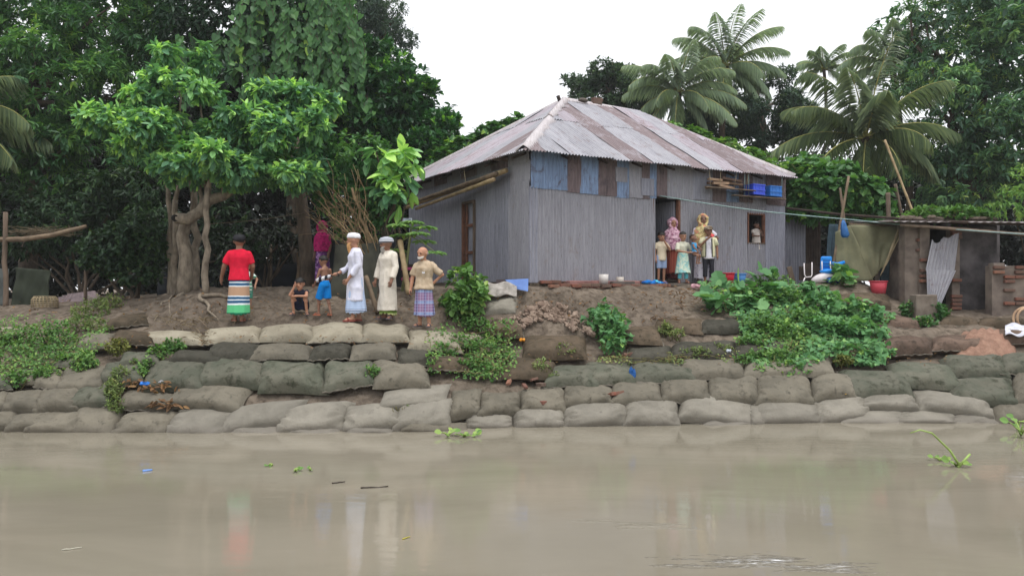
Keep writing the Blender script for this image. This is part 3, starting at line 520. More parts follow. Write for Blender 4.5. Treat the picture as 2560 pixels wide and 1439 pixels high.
# ------------------------------------------------------------------ foliage
def tmpl(kind):
    if kind == 'lance': o = [(0, 0), (.3, .5), (.65, .42), (1, 0)]
    elif kind == 'oval': o = [(0, 0), (.28, .42), (.62, .5), (.88, .26), (1, 0)]
    elif kind == 'heart': o = [(.08, 0), (-.06, .3), (.16, .5), (.5, .42), (.8, .18), (1, 0)]
    elif kind == 'lobed': o = [(.12, 0), (-.05, .28), (.12, .5), (.28, .4), (.48, .52), (.6, .34), (.8, .34), (1, 0)]
    elif kind == 'dia': o = [(0, 0), (.45, .5), (1, 0)]
    up = [(x, y) for x, y in o]; dn = [(x, -y) for x, y in o[1:-1]][::-1]; out = up + dn
    if kind == 'dia':
        Vt = np.array([(0, 0, 0), (.45, .5, .05), (1, 0, -.1), (.45, -.5, .05), (.5, 0, -.03)]); return Vt, np.array([(0, 4, 1), (4, 2, 1), (0, 3, 4), (4, 3, 2)])
    c = (.45, 0); Vt = [(x, y, .12 * abs(y) - .16 * x * x) for x, y in out] + [(c[0], 0, -.05 - .16 * .2)]; n = len(out)
    return np.array(Vt), np.array([(i, n, (i + 1) % n) for i in range(n)])
TM = {k: tmpl(k) for k in ('lance', 'oval', 'heart', 'lobed', 'dia')}
def unit(a): return a / np.maximum(np.linalg.norm(a, axis=-1, keepdims=True), 1e-9)
def leaves(O, D, Nn, L, W, lc, kind):
    """stamp one leaf per origin: O origin, D direction, Nn rough normal"""
    Vt, Tt = TM[kind]; D = unit(D); S = unit(np.cross(Nn, D)); Nn = np.cross(D, S); k = len(Vt)
    V = O[:, None] + D[:, None] * (Vt[None, :, 0:1] * L[:, None, None]) + S[:, None] * (Vt[None, :, 1:2] * W[:, None, None]) + Nn[:, None] * (Vt[None, :, 2:3] * L[:, None, None])
    T = (Tt[None] + (np.arange(len(O)) * k)[:, None, None]).reshape(-1, 3)
    return V.reshape(-1, 3), T, np.repeat(lc, len(Tt))
def lobe(px, py, Y, rx, ry, rd=None):                # ellipsoid lobe from measured outline
    s = Y / F; return (*at(px, py, Y), rx * s, (rd if rd else (rx + ry) / 2 * s), ry * s)
def sample(lobes, n, rg, inner=.6, back=.35):
    lob = np.array(lobes); wgt = lob[:, 3] * lob[:, 5]; wgt = wgt / wgt.sum(); idx = rg.choice(len(lob), n * 2, p=wgt)
    d = unit(rg.normal(size=(n * 2, 3))); keep = (d[:, 1] < .25) | (rg.random(n * 2) < back); idx, d = idx[keep][:n], d[keep][:n]
    r = inner + (1.06 - inner) * rg.random(len(idx)) ** .5
    c = lob[idx, :3]; rad = lob[idx, 3:]; P = c + d * rad * r[:, None]
    P += .10 * rad * np.stack([vnoise(P, 1.3), vnoise(P + 9, 1.3), vnoise(P + 19, 1.3)], 1) * 2
    out = unit(d / rad)
    return P, out, r
def foliage(lobes, n, k, L, W, kind, seed, droop=.5, spread=1.0, up=.4, young=.15, inner=.6, base=(.1, .6), off=.3, ysize=.75, back=.35, clump=1.6, raw=False):
    rg = np.random.default_rng(seed); P, out, r = sample(lobes, n, rg, inner, back); n = len(P)
    ax = unit(out + np.array([0, 0, up]) + rg.normal(size=(n, 3)) * .25)
    tone = vnoise(P, clump) * .5 + .5                # clumps of lighter and darker leaves, as the flushes grow
    yg = (rg.random(n) < young * (1.6 * tone)) & (r > .8)
    O = np.repeat(P, k, 0); A = np.repeat(ax, k, 0); m = n * k
    t1 = unit(np.cross(A, rg.normal(size=(m, 3)))); phi = rg.uniform(.25, 1.0, m)[:, None] * spread * 1.4
    D = unit(A * np.cos(phi) + t1 * np.sin(phi) - np.array([0, 0, 1]) * droop * rg.uniform(.4, 1.2, (m, 1)))
    Ls = L * rg.uniform(.65, 1.15, m); yy = np.repeat(yg, k); Ls = np.where(yy, Ls * ysize, Ls)
    O = O + A * (rg.random((m, 1)) - .4) * L * off * 2
    Nn = unit(np.array([0, 0, 1.0]) * .9 + A * .5 + rg.normal(size=(m, 3)) * .35)
    lc = np.clip(rg.uniform(*base, m) * (.55 + .8 * np.repeat(tone, k)), 0, .8); lc = np.where(yy, rg.uniform(.7, 1.0, m), lc)
    Ws = Ls * W / L * rg.uniform(.85, 1.15, m)
    if raw: return O, D, Nn, Ls, Ws, lc
    return leaves(O, D, Nn, Ls, Ws, lc, kind)
def split(lobes, k, fx, fy, seed, sq=.9):            # break broad lobes into tiers of smaller sprays
    rg = random.Random(seed); out = []
    for c in lobes:
        for i in range(k):
            a = rg.uniform(0, 6.28); r = rg.uniform(.25, 1) ** .6 * sq; b = rg.uniform(-1, 1) * math.sqrt(max(0, 1 - r * r * .8))
            out.append((c[0] + math.cos(a) * r * c[3], c[1] + b * c[4] * .8, c[2] + math.sin(a) * r * c[5], c[3] * fx * rg.uniform(.7, 1.3), c[4] * fx, c[5] * fy * rg.uniform(.7, 1.3)))
    return out
def join(*parts):
    V = []; T = []; A = []; b = 0
    for v_, t_, a_ in parts: V.append(v_); T.append(t_ + b); A.append(a_); b += len(v_)
    return np.concatenate(V), np.concatenate(T), np.concatenate(A)
def crown(name, part, mat, parent):
    V, T, A = part; me = npmesh(name, V, T, A, smooth=False); o = link(name, me, mat, parent)
    if parent is not None: o['kind'] = 'stuff'
    return o
_lm = {}
def leaf_parts(part, kind, mat, parent, most=300, name='leaf'):
    """the leaves that show largest become objects of their own (sharing a few meshes); returns the rest"""
    O, D, Nn, Ls, Ws, lc = part; score = Ls / O[:, 1] ** 2; order = np.argsort(-score - .0); D = unit(D); S = unit(np.cross(Nn, D)); N2 = np.cross(D, S); pi_ = parent_world(parent).inverted()
    for i in order[:most]:
        tone = round(float(lc[i]) * 7) / 7; key = (kind, mat.name, tone)
        if key not in _lm:
            Vt, Tt = TM[kind]; me = npmesh(name, Vt, Tt, np.full(len(Tt), tone), smooth=False); me.materials.append(mat); _lm[key] = me
        o = bpy.data.objects.new(name, _lm[key]); C.objects.link(o); o.parent = parent; o.matrix_parent_inverse = pi_
        a, b, c = D[i] * Ls[i], S[i] * Ws[i], N2[i] * Ls[i]
        o.matrix_basis = Matrix(((a[0], b[0], c[0], O[i, 0]), (a[1], b[1], c[1], O[i, 1]), (a[2], b[2], c[2], O[i, 2]), (0, 0, 0, 1)))
    r = order[most:]
    return leaves(O[r], D[r], N2[r], Ls[r], Ws[r], lc[r], kind) if len(r) else None
BARK = simple('bark_grey', lin((150, 138, 122)), lin((104, 94, 82)), .9, 9, .7, stretch=(1, 1, .5), bd=.03)
BARKD = simple('bark_dark', lin((98, 86, 74)), lin((66, 58, 50)), .95, 9, .7, stretch=(1, 1, .35), bd=.03)
BARKL = simple('bark_pale', lin((172, 158, 142)), lin((118, 108, 98)), .85, 12, .6, bd=.02)
def wig(a, b, n=7, amp=.06, seed=0):                 # a crooked line from a to b
    rg = random.Random(seed); a, b = Vector(a), Vector(b); L = (b - a).length
    return [a + (b - a) * (i / n) + Vector((rg.uniform(-1, 1), rg.uniform(-1, 1), rg.uniform(-.4, .4))) * amp * L * math.sin(math.pi * i / n) for i in range(n + 1)]
def taper(n, a, b): return [a + (b - a) * i / (n - 1) for i in range(n)]
def limb(g, a, b, ra, rb, seed=0, n=7, amp=.06, seg=9):
    p = wig(a, b, n, amp, seed); g.tube(p, taper(len(p), ra, rb), seg); return p
def trunk_to(g, base, top, lobes, r, seed, nl=6):
    p = limb(g, base, top, r, r * .55, seed, 9, .05, 12); rg = random.Random(seed)
    for i in range(nl):
        l = lobes[i % len(lobes)]; e = Vector(l[:3]) + Vector((rg.uniform(-.6, .6) * l[3], rg.uniform(-.4, .4) * l[4], rg.uniform(-.2, .5) * l[5]))
        s = p[rg.randint(len(p) * 5 // 10, len(p) - 1)]; q = limb(g, s, e, r * .4, r * .08, seed + i, 6, .08, 7)
        for j in range(2): limb(g, q[3 + j], q[3 + j] + Vector((rg.uniform(-1, 1), rg.uniform(-.6, .6), rg.uniform(.1, 1))) * l[3] * .6, r * .15, r * .04, seed + i + j, 4, .1, 5)
def tree(name, label, lobes, parts, mat, bark, base, top, r, seed, nl=6, group=None, cat='tree'):
    t = empty(name, base, label, cat, group)
    g = G(); trunk_to(g, base, top, lobes, r, seed, nl); g.build('trunk', bark, t)
    crown('crown', join(*parts) if isinstance(parts, list) else parts, mat, t); return t
def gl(px, Y): p = at(px, 0, Y); return Vector((p.x, p.y, ground_z(p.x, p.y) - .1))
L1 = leafmat('leaf_fresh', (.020, .055, .032), (.042, .10, .052), (.09, .18, .065), (.21, .32, .09), .45, .28, 2.7)
L2 = leafmat('leaf_mango', (.012, .034, .016), (.034, .085, .03), (.075, .15, .04), (.15, .22, .05), .38, .3, 2.6)
L3 = leafmat('leaf_vine', (.014, .042, .016), (.032, .085, .026), (.06, .13, .035), (.17, .27, .05), .45, .3)
L4 = leafmat('leaf_jack', (.007, .026, .012), (.02, .060, .02), (.05, .125, .026), (.13, .24, .04), .3, .25, 2.6)
L5 = leafmat('leaf_far', (.014, .028, .022), (.03, .055, .038), (.055, .085, .045), (.10, .14, .06), .5, .25)
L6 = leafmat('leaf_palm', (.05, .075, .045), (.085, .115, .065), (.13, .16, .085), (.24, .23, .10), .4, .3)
L6F = leafmat('leaf_palm_far', (.09, .12, .10), (.135, .17, .135), (.18, .22, .16), (.25, .26, .17), .45, .4, 2.5)  # bright-sky veil over the far palms put into paler, bluer leaf colour
L7 = leafmat('leaf_weed', (.03, .07, .02), (.055, .125, .03), (.095, .18, .045), (.2, .27, .07), .55, .3, 1.75)
L8 = leafmat('leaf_pumpkin', (.025, .07, .03), (.05, .125, .045), (.085, .17, .065), (.16, .26, .06), .6, .25)
L2D = leafmat('leaf_dim', (.010, .026, .014), (.024, .055, .024), (.045, .09, .03), (.08, .12, .035), .5, .25, 1.25)  # shaded understorey: the shade is put into this darker leaf colour
L9 = leafmat('leaf_dark', (.004, .010, .005), (.009, .022, .009), (.018, .04, .012), (.05, .08, .02), .5, .1, .6)  # deep shade under the trees painted as near-black leaves
# --- the broad-leaved tree leaning over the people
Y1 = 17.0
lob = [lobe(455, 150, 17.2, 60, 55, .7), lobe(420, 235, 17.0, 110, 60, .9), lobe(330, 300, 16.8, 95, 55, .9), lobe(480, 310, 16.6, 150, 70, 1.1), lobe(380, 390, 16.6, 90, 60, .9), lobe(640, 300, 17.2, 90, 70, 1.0), lobe(700, 260, 17.2, 70, 60, .8), lobe(620, 390, 16.6, 110, 70, 1.1), lobe(740, 370, 16.8, 100, 90, 1.1), lobe(560, 430, 16.8, 130, 45, 1.0), lobe(690, 450, 17.0, 90, 50, .9), lobe(780, 290, 17.4, 60, 60, .8), lobe(820, 400, 17.3, 55, 60, .8)]
t = empty('shade_tree', gl(470, Y1), 'broad-leaved tree with bright drooping leaves shading the barefoot group', 'tree')
crown('crown', join(leaf_parts(foliage(split(lob, 6, .42, .26, 1), 2000, 9, .23, .10, 'oval', 21, .75, 1.15, .7, .38, .55, (.2, .8), .25, .75, .4, 2.2, True), 'oval', L1, t), foliage(split(lob, 6, .42, .26, 1), 420, 7, .17, .06, 'lance', 22, .35, .9, 1.1, 1.0, .95, (.6, .9), .2, 1, .1)), L1, t)
g = G()
b0 = gl(462, 17.2)
g.tube([b0 + Vector((0, 0, -.1)), at(462, 700, 17.2), at(466, 640, 17.2), at(456, 590, 17.2), at(468, 545, 17.1)], [.19, .155, .15, .13, .12], 12)
arm = [at(438, 545, 16.7), at(470, 548, 16.8), at(500, 530, 16.9), at(520, 500, 17.0), at(560, 490, 17.1), at(590, 468, 17.2), at(620, 440, 17.2)]
g.tube(arm, [.115, .125, .12, .13, .1, .085, .06], 12)
for a, b in ((2, (500, 445)), (3, (512, 420)), (3, (528, 430)), (5, (640, 360)), (4, (560, 380))): limb(g, arm[a], at(b[0], b[1], 17.1), .06, .03, a + b[0], 5, .05)
for a, b in (((500, 440), (440, 200)), ((520, 430), (380, 300)), ((560, 385), (620, 290)), ((640, 360), (730, 300)), ((525, 430), (500, 250))): limb(g, at(*a, 17.1), at(*b, 17.2), .05, .015, a[0] + b[0], 6, .06)
g.build('trunk', BARK, t)
g = G(); g.tube([at(437, 545, 16.69), at(437.5, 545, 16.60)], [.075, .07], 12); g.build('cut_hollow', simple('hollow', (.01, .008, .007)), t)
for i, (x0, y0, x1, y1) in enumerate(((470, 722, 560, 775), (480, 725, 600, 760), (455, 730, 420, 790), (500, 740, 540, 800), (465, 735, 380, 770), (510, 742, 660, 745))):
    g = G(); p0, p1 = hit(x0, y0), hit(x1, y1); pts = [p0.lerp(p1, k / 9) for k in range(10)]
    for k, q in enumerate(pts): q.z = ground_z(q.x, q.y) + .02 + .02 * math.sin(k * 1.7 + i); q.x += .05 * math.sin(k * 1.3 + i)
    g.tube(pts, taper(10, .05, .012), 7); g.build('root', BARK, t)
# slim stems beside it
for i, (px, y0, y1, Y, r, lean_) in enumerate(((427, 745, 470, 17.8, .075, 6), (436, 735, 500, 17.6, .085, -2), (489, 720, 480, 17.9, .10, 4), (505, 745, 470, 16.4, .075, -14))):
    st = empty('tree_stem', at(px, y0, Y), ['thin pale stem left of the shade tree trunk', 'spotted pale stem touching the shade tree trunk', 'dark mottled trunk behind the shade tree trunk', 'slender leaning stem on the earth mound beside the shade tree'][i], 'tree', 'bare tree stems')
    g = G(); p0 = at(px + (8 if i == 3 else 0), y0, Y); p0.z = ground_z(p0.x, p0.y) - .12
    limb(g, p0, at(px - lean_, y1, Y), r, r * .7, i, 9, .025, 10); limb(g, at(px - lean_, y1 + 5, Y), at(px - lean_ * 2 + (40 if i % 2 else -50), 330, Y + .3), r * .65, r * .2, i + 9, 7, .05, 8); g.build('trunk', BARK, st)
    crown('crown', foliage([lobe(px - lean_ * 2 + (30 if i % 2 else -40), 360, Y + .3, 50, 50)], 40, 7, .2, .08, 'oval', 50 + i, .6, 1.1), L1, st)
# --- tall trees behind on the left
lob2 = [lobe(90, 60, 24, 180, 120, 2.5), lobe(280, 60, 24, 150, 130, 2.5), lobe(120, 230, 23, 170, 110, 2.2), lobe(300, 240, 23.5, 120, 110, 2), lobe(60, 380, 23, 130, 100, 2), lobe(210, 400, 22.5, 130, 90, 2), lobe(400, 90, 24, 90, 110, 2), lobe(180, -70, 25, 220, 90, 3), lobe(-60, 150, 24, 130, 200, 2.5)]
tree('mango_tree', 'tall mango tree with long drooping leaves at the far left', lob2, [foliage(split(lob2, 9, .36, .24, 2), 3800, 9, .27, .065, 'lance', 31, .55, 1.1, .6, .10, .55, (.15, .75), .3, .8), foliage(lob2, 700, 8, .3, .10, 'lance', 32, .6, 1.1, .4, 0, .2, (0, .3))], L2, BARKD, gl(70, 23), at(90, 200, 23.5), .28, 31, 7)  # second set: crown's inner shade put into darker leaf tones
lob3 = [lobe(560, 60, 23, 150, 120, 2), lobe(700, 40, 23, 160, 140, 2), lobe(620, 200, 23, 170, 130, 2), lobe(800, 150, 23, 90, 180, 1.8), lobe(500, 180, 23.5, 120, 100, 1.8), lobe(640, 330, 23, 160, 80, 1.6), lobe(650, -60, 24, 260, 90, 2)]
tree('dark_tree', 'dense dark tree hung with vines behind the shade tree', lob3, [foliage(lob3, 2600, 8, .24, .09, 'lance', 41, .8, 1.2, .2, .02, .4, (.05, .45), .3)], leafmat('leaf_shade', (.005, .014, .008), (.012, .034, .016), (.03, .06, .022), (.06, .10, .03), .4, .2), BARKD, gl(760, 23), at(660, 150, 23.2), .26, 41, 6)
# hanging creeper on it
rg = np.random.default_rng(5); O = []; Dd = []; Ll = []; lcs = []
crp = empty('hanging_creeper', at(720, 300, 21.3), 'heart-leaved creeper hanging in curtains over the dark tree', 'creeper')
g = G()
for i in range(105):
    px = rg.uniform(600, 880) if i < 80 else rg.uniform(440, 620); y0 = rg.uniform(-60, 80) if i < 80 else rg.uniform(70, 140); ln = rg.uniform(60, 330) if i < 80 else rg.uniform(40, 160)
    Y = rg.uniform(20.8, 22.2); k = int(ln / 9); x = px; pts = []; bright = rg.random() < .12
    for j in range(k):
        x += rg.normal() * 4; p = at(x, y0 + ln * j / k, Y); pts.append(p); O.append(p); Dd.append((rg.normal() * .45, -.25 + rg.normal() * .2, -1)); Ll.append(rg.uniform(.10, .28)); lcs.append(rg.uniform(.7, 1) if bright and rg.random() < .8 else rg.uniform(.02, .6))
        if rg.random() < .5: O.append(p + Vector((rg.normal() * .12, rg.normal() * .1, 0))); Dd.append((rg.normal() * .6, -.2, -1)); Ll.append(rg.uniform(.12, .22)); lcs.append(rg.uniform(.2, .65))
    g.tube(pts, .008, 4, False)
g.build('stems', BARKD, crp); O = np.array([tuple(p) for p in O]); n = len(O); Ll = np.array(Ll)
crown('leaf_curtain', leaf_parts((O, np.array(Dd), np.array([0, -1, .25]) + rg.normal(size=(n, 3)) * .3, Ll, Ll * .85, np.array(lcs)), 'heart', L3, crp), L3, crp)
lob4 = [lobe(930, 170, 25, 90, 70, 1.6), lobe(880, 230, 24.5, 70, 90, 1.5), lobe(970, 260, 24.5, 100, 90, 1.8), lobe(1050, 240, 25, 40, 70, 1), lobe(900, 350, 24, 110, 80, 1.8), lobe(1030, 350, 24.5, 90, 90, 1.8), lobe(1090, 330, 25, 45, 70, 1), lobe(960, 440, 24, 120, 70, 1.8), lobe(1080, 420, 24.5, 60, 60, 1.2)]
tree('jackfruit_tree', 'rounded jackfruit tree with upright glossy leaves left of the roof', lob4, [foliage(split(lob4, 6, .42, .34, 4), 2900, 6, .21, .105, 'oval', 51, -.1, .85, .9, .22, .6, (.1, .6), .3, .85), foliage(lob4, 900, 6, .24, .12, 'oval', 52, .2, 1.1, .4, 0, .15, (0, .3))], L4, BARKD, gl(960, 24.8), at(960, 330, 25), .24, 51, 7)  # filler leaves toned dark to paint the shade inside the crown
lob5 = [lobe(900, 60, 36, 70, 110, 2.5), lobe(960, 30, 36, 60, 90, 2), lobe(980, 110, 36, 50, 60, 1.6), lobe(870, 150, 36, 70, 90, 2)]
tree('far_tree', 'grey-green tree far behind the jackfruit tree', lob5, foliage(split(lob5, 6, .42, .36, 7), 3600, 6, .17, .07, 'dia', 61, .2, 1.2, .4, .03, .4, (.05, .6), .5), L5, BARKD, gl(930, 37), at(930, 120, 37), .3, 61)
# --- understorey behind the people
def bush(name, label, lobes, parts, mat, base, r=.05, seed=0, cat='bush', group=None, stems=4):
    t = empty(name, base, label, cat, group); g = G(); rg = random.Random(seed)
    for i in range(stems):
        l = lobes[i % len(lobes)]; limb(g, Vector(base) + Vector((rg.uniform(-.1, .1), rg.uniform(-.1, .1), -.05)), Vector(l[:3]) + Vector((rg.uniform(-.5, .5) * l[3], 0, rg.uniform(-.3, .6) * l[5])), r, r * .3, seed + i, 6, .07, 6)
    g.build('stem', BARKD, t); crown('leaves', join(*parts) if isinstance(parts, list) else parts, mat, t); return t
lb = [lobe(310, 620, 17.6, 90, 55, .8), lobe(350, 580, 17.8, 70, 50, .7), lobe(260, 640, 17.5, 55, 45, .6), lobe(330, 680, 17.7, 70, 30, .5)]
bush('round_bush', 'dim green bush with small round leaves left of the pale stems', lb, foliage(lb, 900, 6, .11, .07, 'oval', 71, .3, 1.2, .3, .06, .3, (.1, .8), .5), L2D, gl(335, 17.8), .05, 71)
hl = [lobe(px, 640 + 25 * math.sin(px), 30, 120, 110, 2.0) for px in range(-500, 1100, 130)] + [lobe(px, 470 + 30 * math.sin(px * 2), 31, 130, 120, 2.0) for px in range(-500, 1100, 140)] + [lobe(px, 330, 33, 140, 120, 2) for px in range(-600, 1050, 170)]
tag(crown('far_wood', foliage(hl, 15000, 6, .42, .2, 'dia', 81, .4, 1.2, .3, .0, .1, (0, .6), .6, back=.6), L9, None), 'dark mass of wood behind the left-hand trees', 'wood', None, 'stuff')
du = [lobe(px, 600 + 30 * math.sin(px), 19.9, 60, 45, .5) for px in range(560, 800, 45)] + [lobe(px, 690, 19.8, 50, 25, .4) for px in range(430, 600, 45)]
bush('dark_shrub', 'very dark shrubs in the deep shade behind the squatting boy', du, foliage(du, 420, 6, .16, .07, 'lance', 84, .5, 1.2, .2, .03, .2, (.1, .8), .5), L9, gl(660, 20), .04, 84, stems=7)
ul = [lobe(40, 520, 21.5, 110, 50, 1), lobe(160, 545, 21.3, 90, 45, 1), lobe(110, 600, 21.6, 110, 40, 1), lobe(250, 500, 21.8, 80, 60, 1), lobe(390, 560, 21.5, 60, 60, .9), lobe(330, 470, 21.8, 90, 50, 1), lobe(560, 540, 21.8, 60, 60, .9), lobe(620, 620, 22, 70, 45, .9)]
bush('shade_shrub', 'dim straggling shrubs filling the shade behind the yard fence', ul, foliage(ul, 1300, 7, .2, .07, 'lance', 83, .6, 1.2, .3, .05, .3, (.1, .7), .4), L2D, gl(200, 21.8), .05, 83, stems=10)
lbm = [lobe(900, 400, 17.6, 80, 60, .8), lobe(860, 480, 17.6, 80, 60, .7), lobe(960, 430, 17.5, 60, 50, .7), lobe(940, 520, 17.5, 70, 50, .7), lobe(900, 570, 17.6, 60, 35, .6)]
bush('tangled_bush', 'tangled leafy bush with bare twigs behind the white-robed man', lbm, [foliage(lbm, 750, 6, .14, .07, 'oval', 91, .4, 1.2, .4, .1, .4, (.2, .8), .5)], L3, gl(905, 17.7), .06, 91, stems=7)
lbl = [lobe(975, 390, 17.0, 55, 30, .5), lobe(1005, 420, 17.0, 35, 40, .4), lobe(985, 470, 17.0, 40, 60, .4)]
sp_ = empty('big_leaf_sapling', gl(975, 17.2), 'sapling with large bright leaves beside the left eave', 'sapling'); g = G()
for i in range(5): limb(g, gl(975, 17.2), Vector(lbl[i % 3][:3]) + Vector((.15 * (i - 2), 0, .1)), .035, .012, 92 + i, 6, .06, 6)
g.build('stem', BARKD, sp_); leaf_parts(foliage(lbl, 34, 7, .40, .19, 'oval', 92, .9, 1.0, .6, .5, .7, (.4, .8), .15, .95, raw=True), 'oval', L1, sp_)
# bare dry twigs
tw = empty('dry_twigs', gl(890, 17.0), 'fan of bare dry brown twigs above the white-robed man', 'twigs'); g = G(); rg2 = random.Random(3)
for i in range(34):
    a = at(rg2.uniform(880, 950), rg2.uniform(600, 660), 17.0 + rg2.uniform(-.3, .3)); b = at(rg2.uniform(745, 930), rg2.uniform(380, 560), 16.9 + rg2.uniform(-.4, .3)); p = limb(g, a, b, rg2.uniform(.008, .016), .004, i, 7, .07, 5)
    for j in range(2): limb(g, p[3 + j], p[3 + j] + Vector((rg2.uniform(-.6, .2), rg2.uniform(-.2, .2), rg2.uniform(-.1, .5))), .006, .003, i + j, 4, .1, 4)
limb(g, at(935, 640, 17), at(880, 470, 17), .05, .03, 77, 7, .03); limb(g, at(640, 370, 16.6), at(800, 480, 16.8), .014, .008, 8, 8, .03, 5); limb(g, at(800, 480, 16.8), at(840, 560, 17), .012, .006, 9, 8, .03, 5)
g.build('twig_fan', simple('dry_twig', lin((158, 136, 104)), lin((118, 98, 74)), .9), tw)
# --- behind the house
lob8 = [lobe(1520, 180, 38, 80, 45, 2), lobe(1460, 215, 38, 50, 40, 1.4), lobe(1570, 210, 38, 45, 60, 1.5), lobe(1500, 250, 38, 90, 40, 2), lobe(1600, 250, 38, 60, 35, 1.5), lobe(1640, 260, 38, 35, 30, 1)]
tree('rounded_tree', 'rounded dark tree rising behind the roof ridge', lob8, foliage(split(lob8, 6, .36, .34, 5, .7), 2500, 6, .22, .11, 'dia', 101, .2, 1.2, .3, .05, .45, (.05, .65), .6), leafmat('leaf_dusk', (.012, .026, .016), (.026, .052, .026), (.05, .09, .035), (.08, .13, .04), .45, .25), BARKD, gl(1520, 38.5), at(1520, 220, 38.4), .25, 101)
lob9 = [lobe(1850, 230, 34, 80, 55, 2), lobe(1920, 240, 34, 80, 60, 2), lobe(1800, 320, 33, 110, 60, 2), lobe(1920, 330, 33, 100, 70, 2), lobe(1740, 300, 33.5, 60, 40, 1.2), lobe(1990, 300, 33, 60, 90, 1.8)]
tree('thick_tree', 'thick grey-green tree behind the right half of the roof', lob9, [foliage(split(lob9, 7, .36, .34, 6, .7), 4600, 7, .22, .075, 'dia', 111, .4, 1.2, .4, .05, .4, (.05, .65), .5)], L5, BARK, gl(1960, 33.5), at(1900, 270, 33.5), .22, 111, 8)
lobA = [lobe(2400, 60, 28, 160, 100, 2.4), lobe(2560, 120, 27, 160, 140, 2.4), lobe(2330, 180, 28, 110, 80, 2), lobe(2480, 260, 27, 160, 110, 2.4), lobe(2360, 330, 27.5, 110, 90, 2), lobe(2560, 380, 26, 130, 110, 2), lobe(2420, 440, 27, 160, 90, 2), lobe(2300, 430, 28, 80, 80, 1.6), lobe(2270, 60, 29, 70, 60, 1.5), lobe(2650, 0, 28, 180, 160, 3), lobe(2480, -60, 28, 180, 70, 2.4), lobe(2700, 350, 27, 150, 180, 2.5)]
tree('large_mango_tree', 'large leafy tree with yellow-green tips filling the right edge', lobA, [foliage(split(lobA, 8, .38, .28, 3), 4800, 8, .27, .085, 'lance', 121, .7, 1.15, .5, .13, .55, (.2, .8), .3, .8), foliage(lobA, 900, 7, .3, .12, 'lance', 122, .6, 1.2, .3, 0, .15, (0, .3))], leafmat('leaf_mango_pale', (.016, .036, .024), (.04, .088, .046), (.085, .15, .062), (.19, .23, .06), .42, .3, 2.7), BARKD, gl(2420, 27.5), at(2450, 250, 27.5), .4, 121, 9)  # last set of leaves carries the inner shade in its dark tones
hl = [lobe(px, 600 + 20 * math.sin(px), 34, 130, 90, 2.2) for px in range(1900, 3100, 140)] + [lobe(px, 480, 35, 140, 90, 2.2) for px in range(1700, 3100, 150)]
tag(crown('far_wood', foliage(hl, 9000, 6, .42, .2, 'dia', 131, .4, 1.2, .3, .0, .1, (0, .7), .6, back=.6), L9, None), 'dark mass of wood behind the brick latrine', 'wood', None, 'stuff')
nl = [lobe(2545, 500, 17.2, 55, 30, .4), lobe(2570, 460, 17.4, 40, 40, .4)]
bush('neem_branch', 'yellow-green feathery neem sapling at the right edge above the latrine', nl, foliage(nl, 60, 12, .15, .045, 'lance', 141, .8, 1.2, .2, .7, .6, (.5, .9), .9), L7, gl(2600, 17.8), .03, 141, 'sapling')
# --- palms
def palm(name, label, base, head, r, fronds, L, seed, mat=L6, group='coconut palms', dead=0):
    t = empty(name, base, label, 'palm', group); g = G(); rg = random.Random(seed); nr = np.random.default_rng(seed)
    pts = wig(base, head, 12, .03, seed); rr = [r * (1.25 - .35 * min(i / 3, 1)) * (1 + .05 * (i % 2)) for i in range(len(pts))]; g.tube(pts, rr, 12); g.build('trunk', BARKD, t)
    for i, (az_, el, ln, roll) in enumerate(fronds):
        d = Vector((math.sin(R(az_)) * math.cos(R(el)), -math.cos(R(az_)) * math.cos(R(el)), math.sin(R(el)))); n = 18; p = Vector(head); P = [p.copy()]; cur = d.copy(); fall = rg.uniform(.8, 1.25)
        for k in range(n):
            cur = (cur + Vector((0, 0, -1)) * (.035 + .085 * (k / n)) * fall).normalized(); p = p + cur * (ln * L / n); P.append(p.copy())
        g = G(); g.tube(P, taper(len(P), .035, .006), 5); fo = g.build('frond', simple('frond_rib', lin((168, 164, 96)), lin((140, 140, 84)), .6) if 'RIB' not in globals() else RIB, t)
        globals().setdefault('RIB', fo.data.materials[0])
        O = []; D = []; NN = []; Ls = []; m = 66
        for k in range(m):
            q = .12 + .88 * k / (m - 1); f = q * n; j = min(int(f), n - 1); pp = P[j].lerp(P[j + 1], f - j); tg = (P[j + 1] - P[j]).normalized(); sdv = tg.cross(Z)
            sdv = sdv.normalized() if sdv.length > .1 else Vector((1, 0, 0)); upv = sdv.cross(tg)
            for s in (-1, 1):
                dl = (sdv * s * (.95 - .25 * q) + tg * (.45 + .5 * q) + upv * .12 * roll - Z * (.35 + .35 * rg.random())).normalized()
                O.append(tuple(pp)); D.append(tuple(dl)); NN.append(tuple(upv)); Ls.append(L * .25 * (math.sin(math.pi * min(q * .93 + .06, 1)) ** .6 * .85 + .15) * rg.uniform(.85, 1.1))
        Ls = np.array(Ls); lc = np.clip(nr.uniform(.1, .75, len(Ls)) + (.35 if i < dead else 0), 0, 1)
        V, T, A = leaves(np.array(O), np.array(D), np.array(NN), Ls, np.full(len(Ls), .032 * L / 3.2), lc, 'lance')
        # let the tips hang
        k = len(TM['lance'][0]); Vt = np.tile(TM['lance'][0][:, 0], len(Ls)); V[:, 2] -= np.repeat(Ls, k) * .45 * np.clip(Vt, 0, 1) ** 2
        crown('leaflets', (V, T, A), mat, fo)
    return t
def fan(seed, n, lo=-15, hi=75):
    rg = random.Random(seed); return [(i * 360 / n * 1.0 + rg.uniform(-14, 14) + (137 * (i % 2)), hi - (hi - lo) * ((i * 7) % n) / n + rg.uniform(-8, 8), rg.uniform(.85, 1.1), rg.choice((-1, 1))) for i in range(n)]
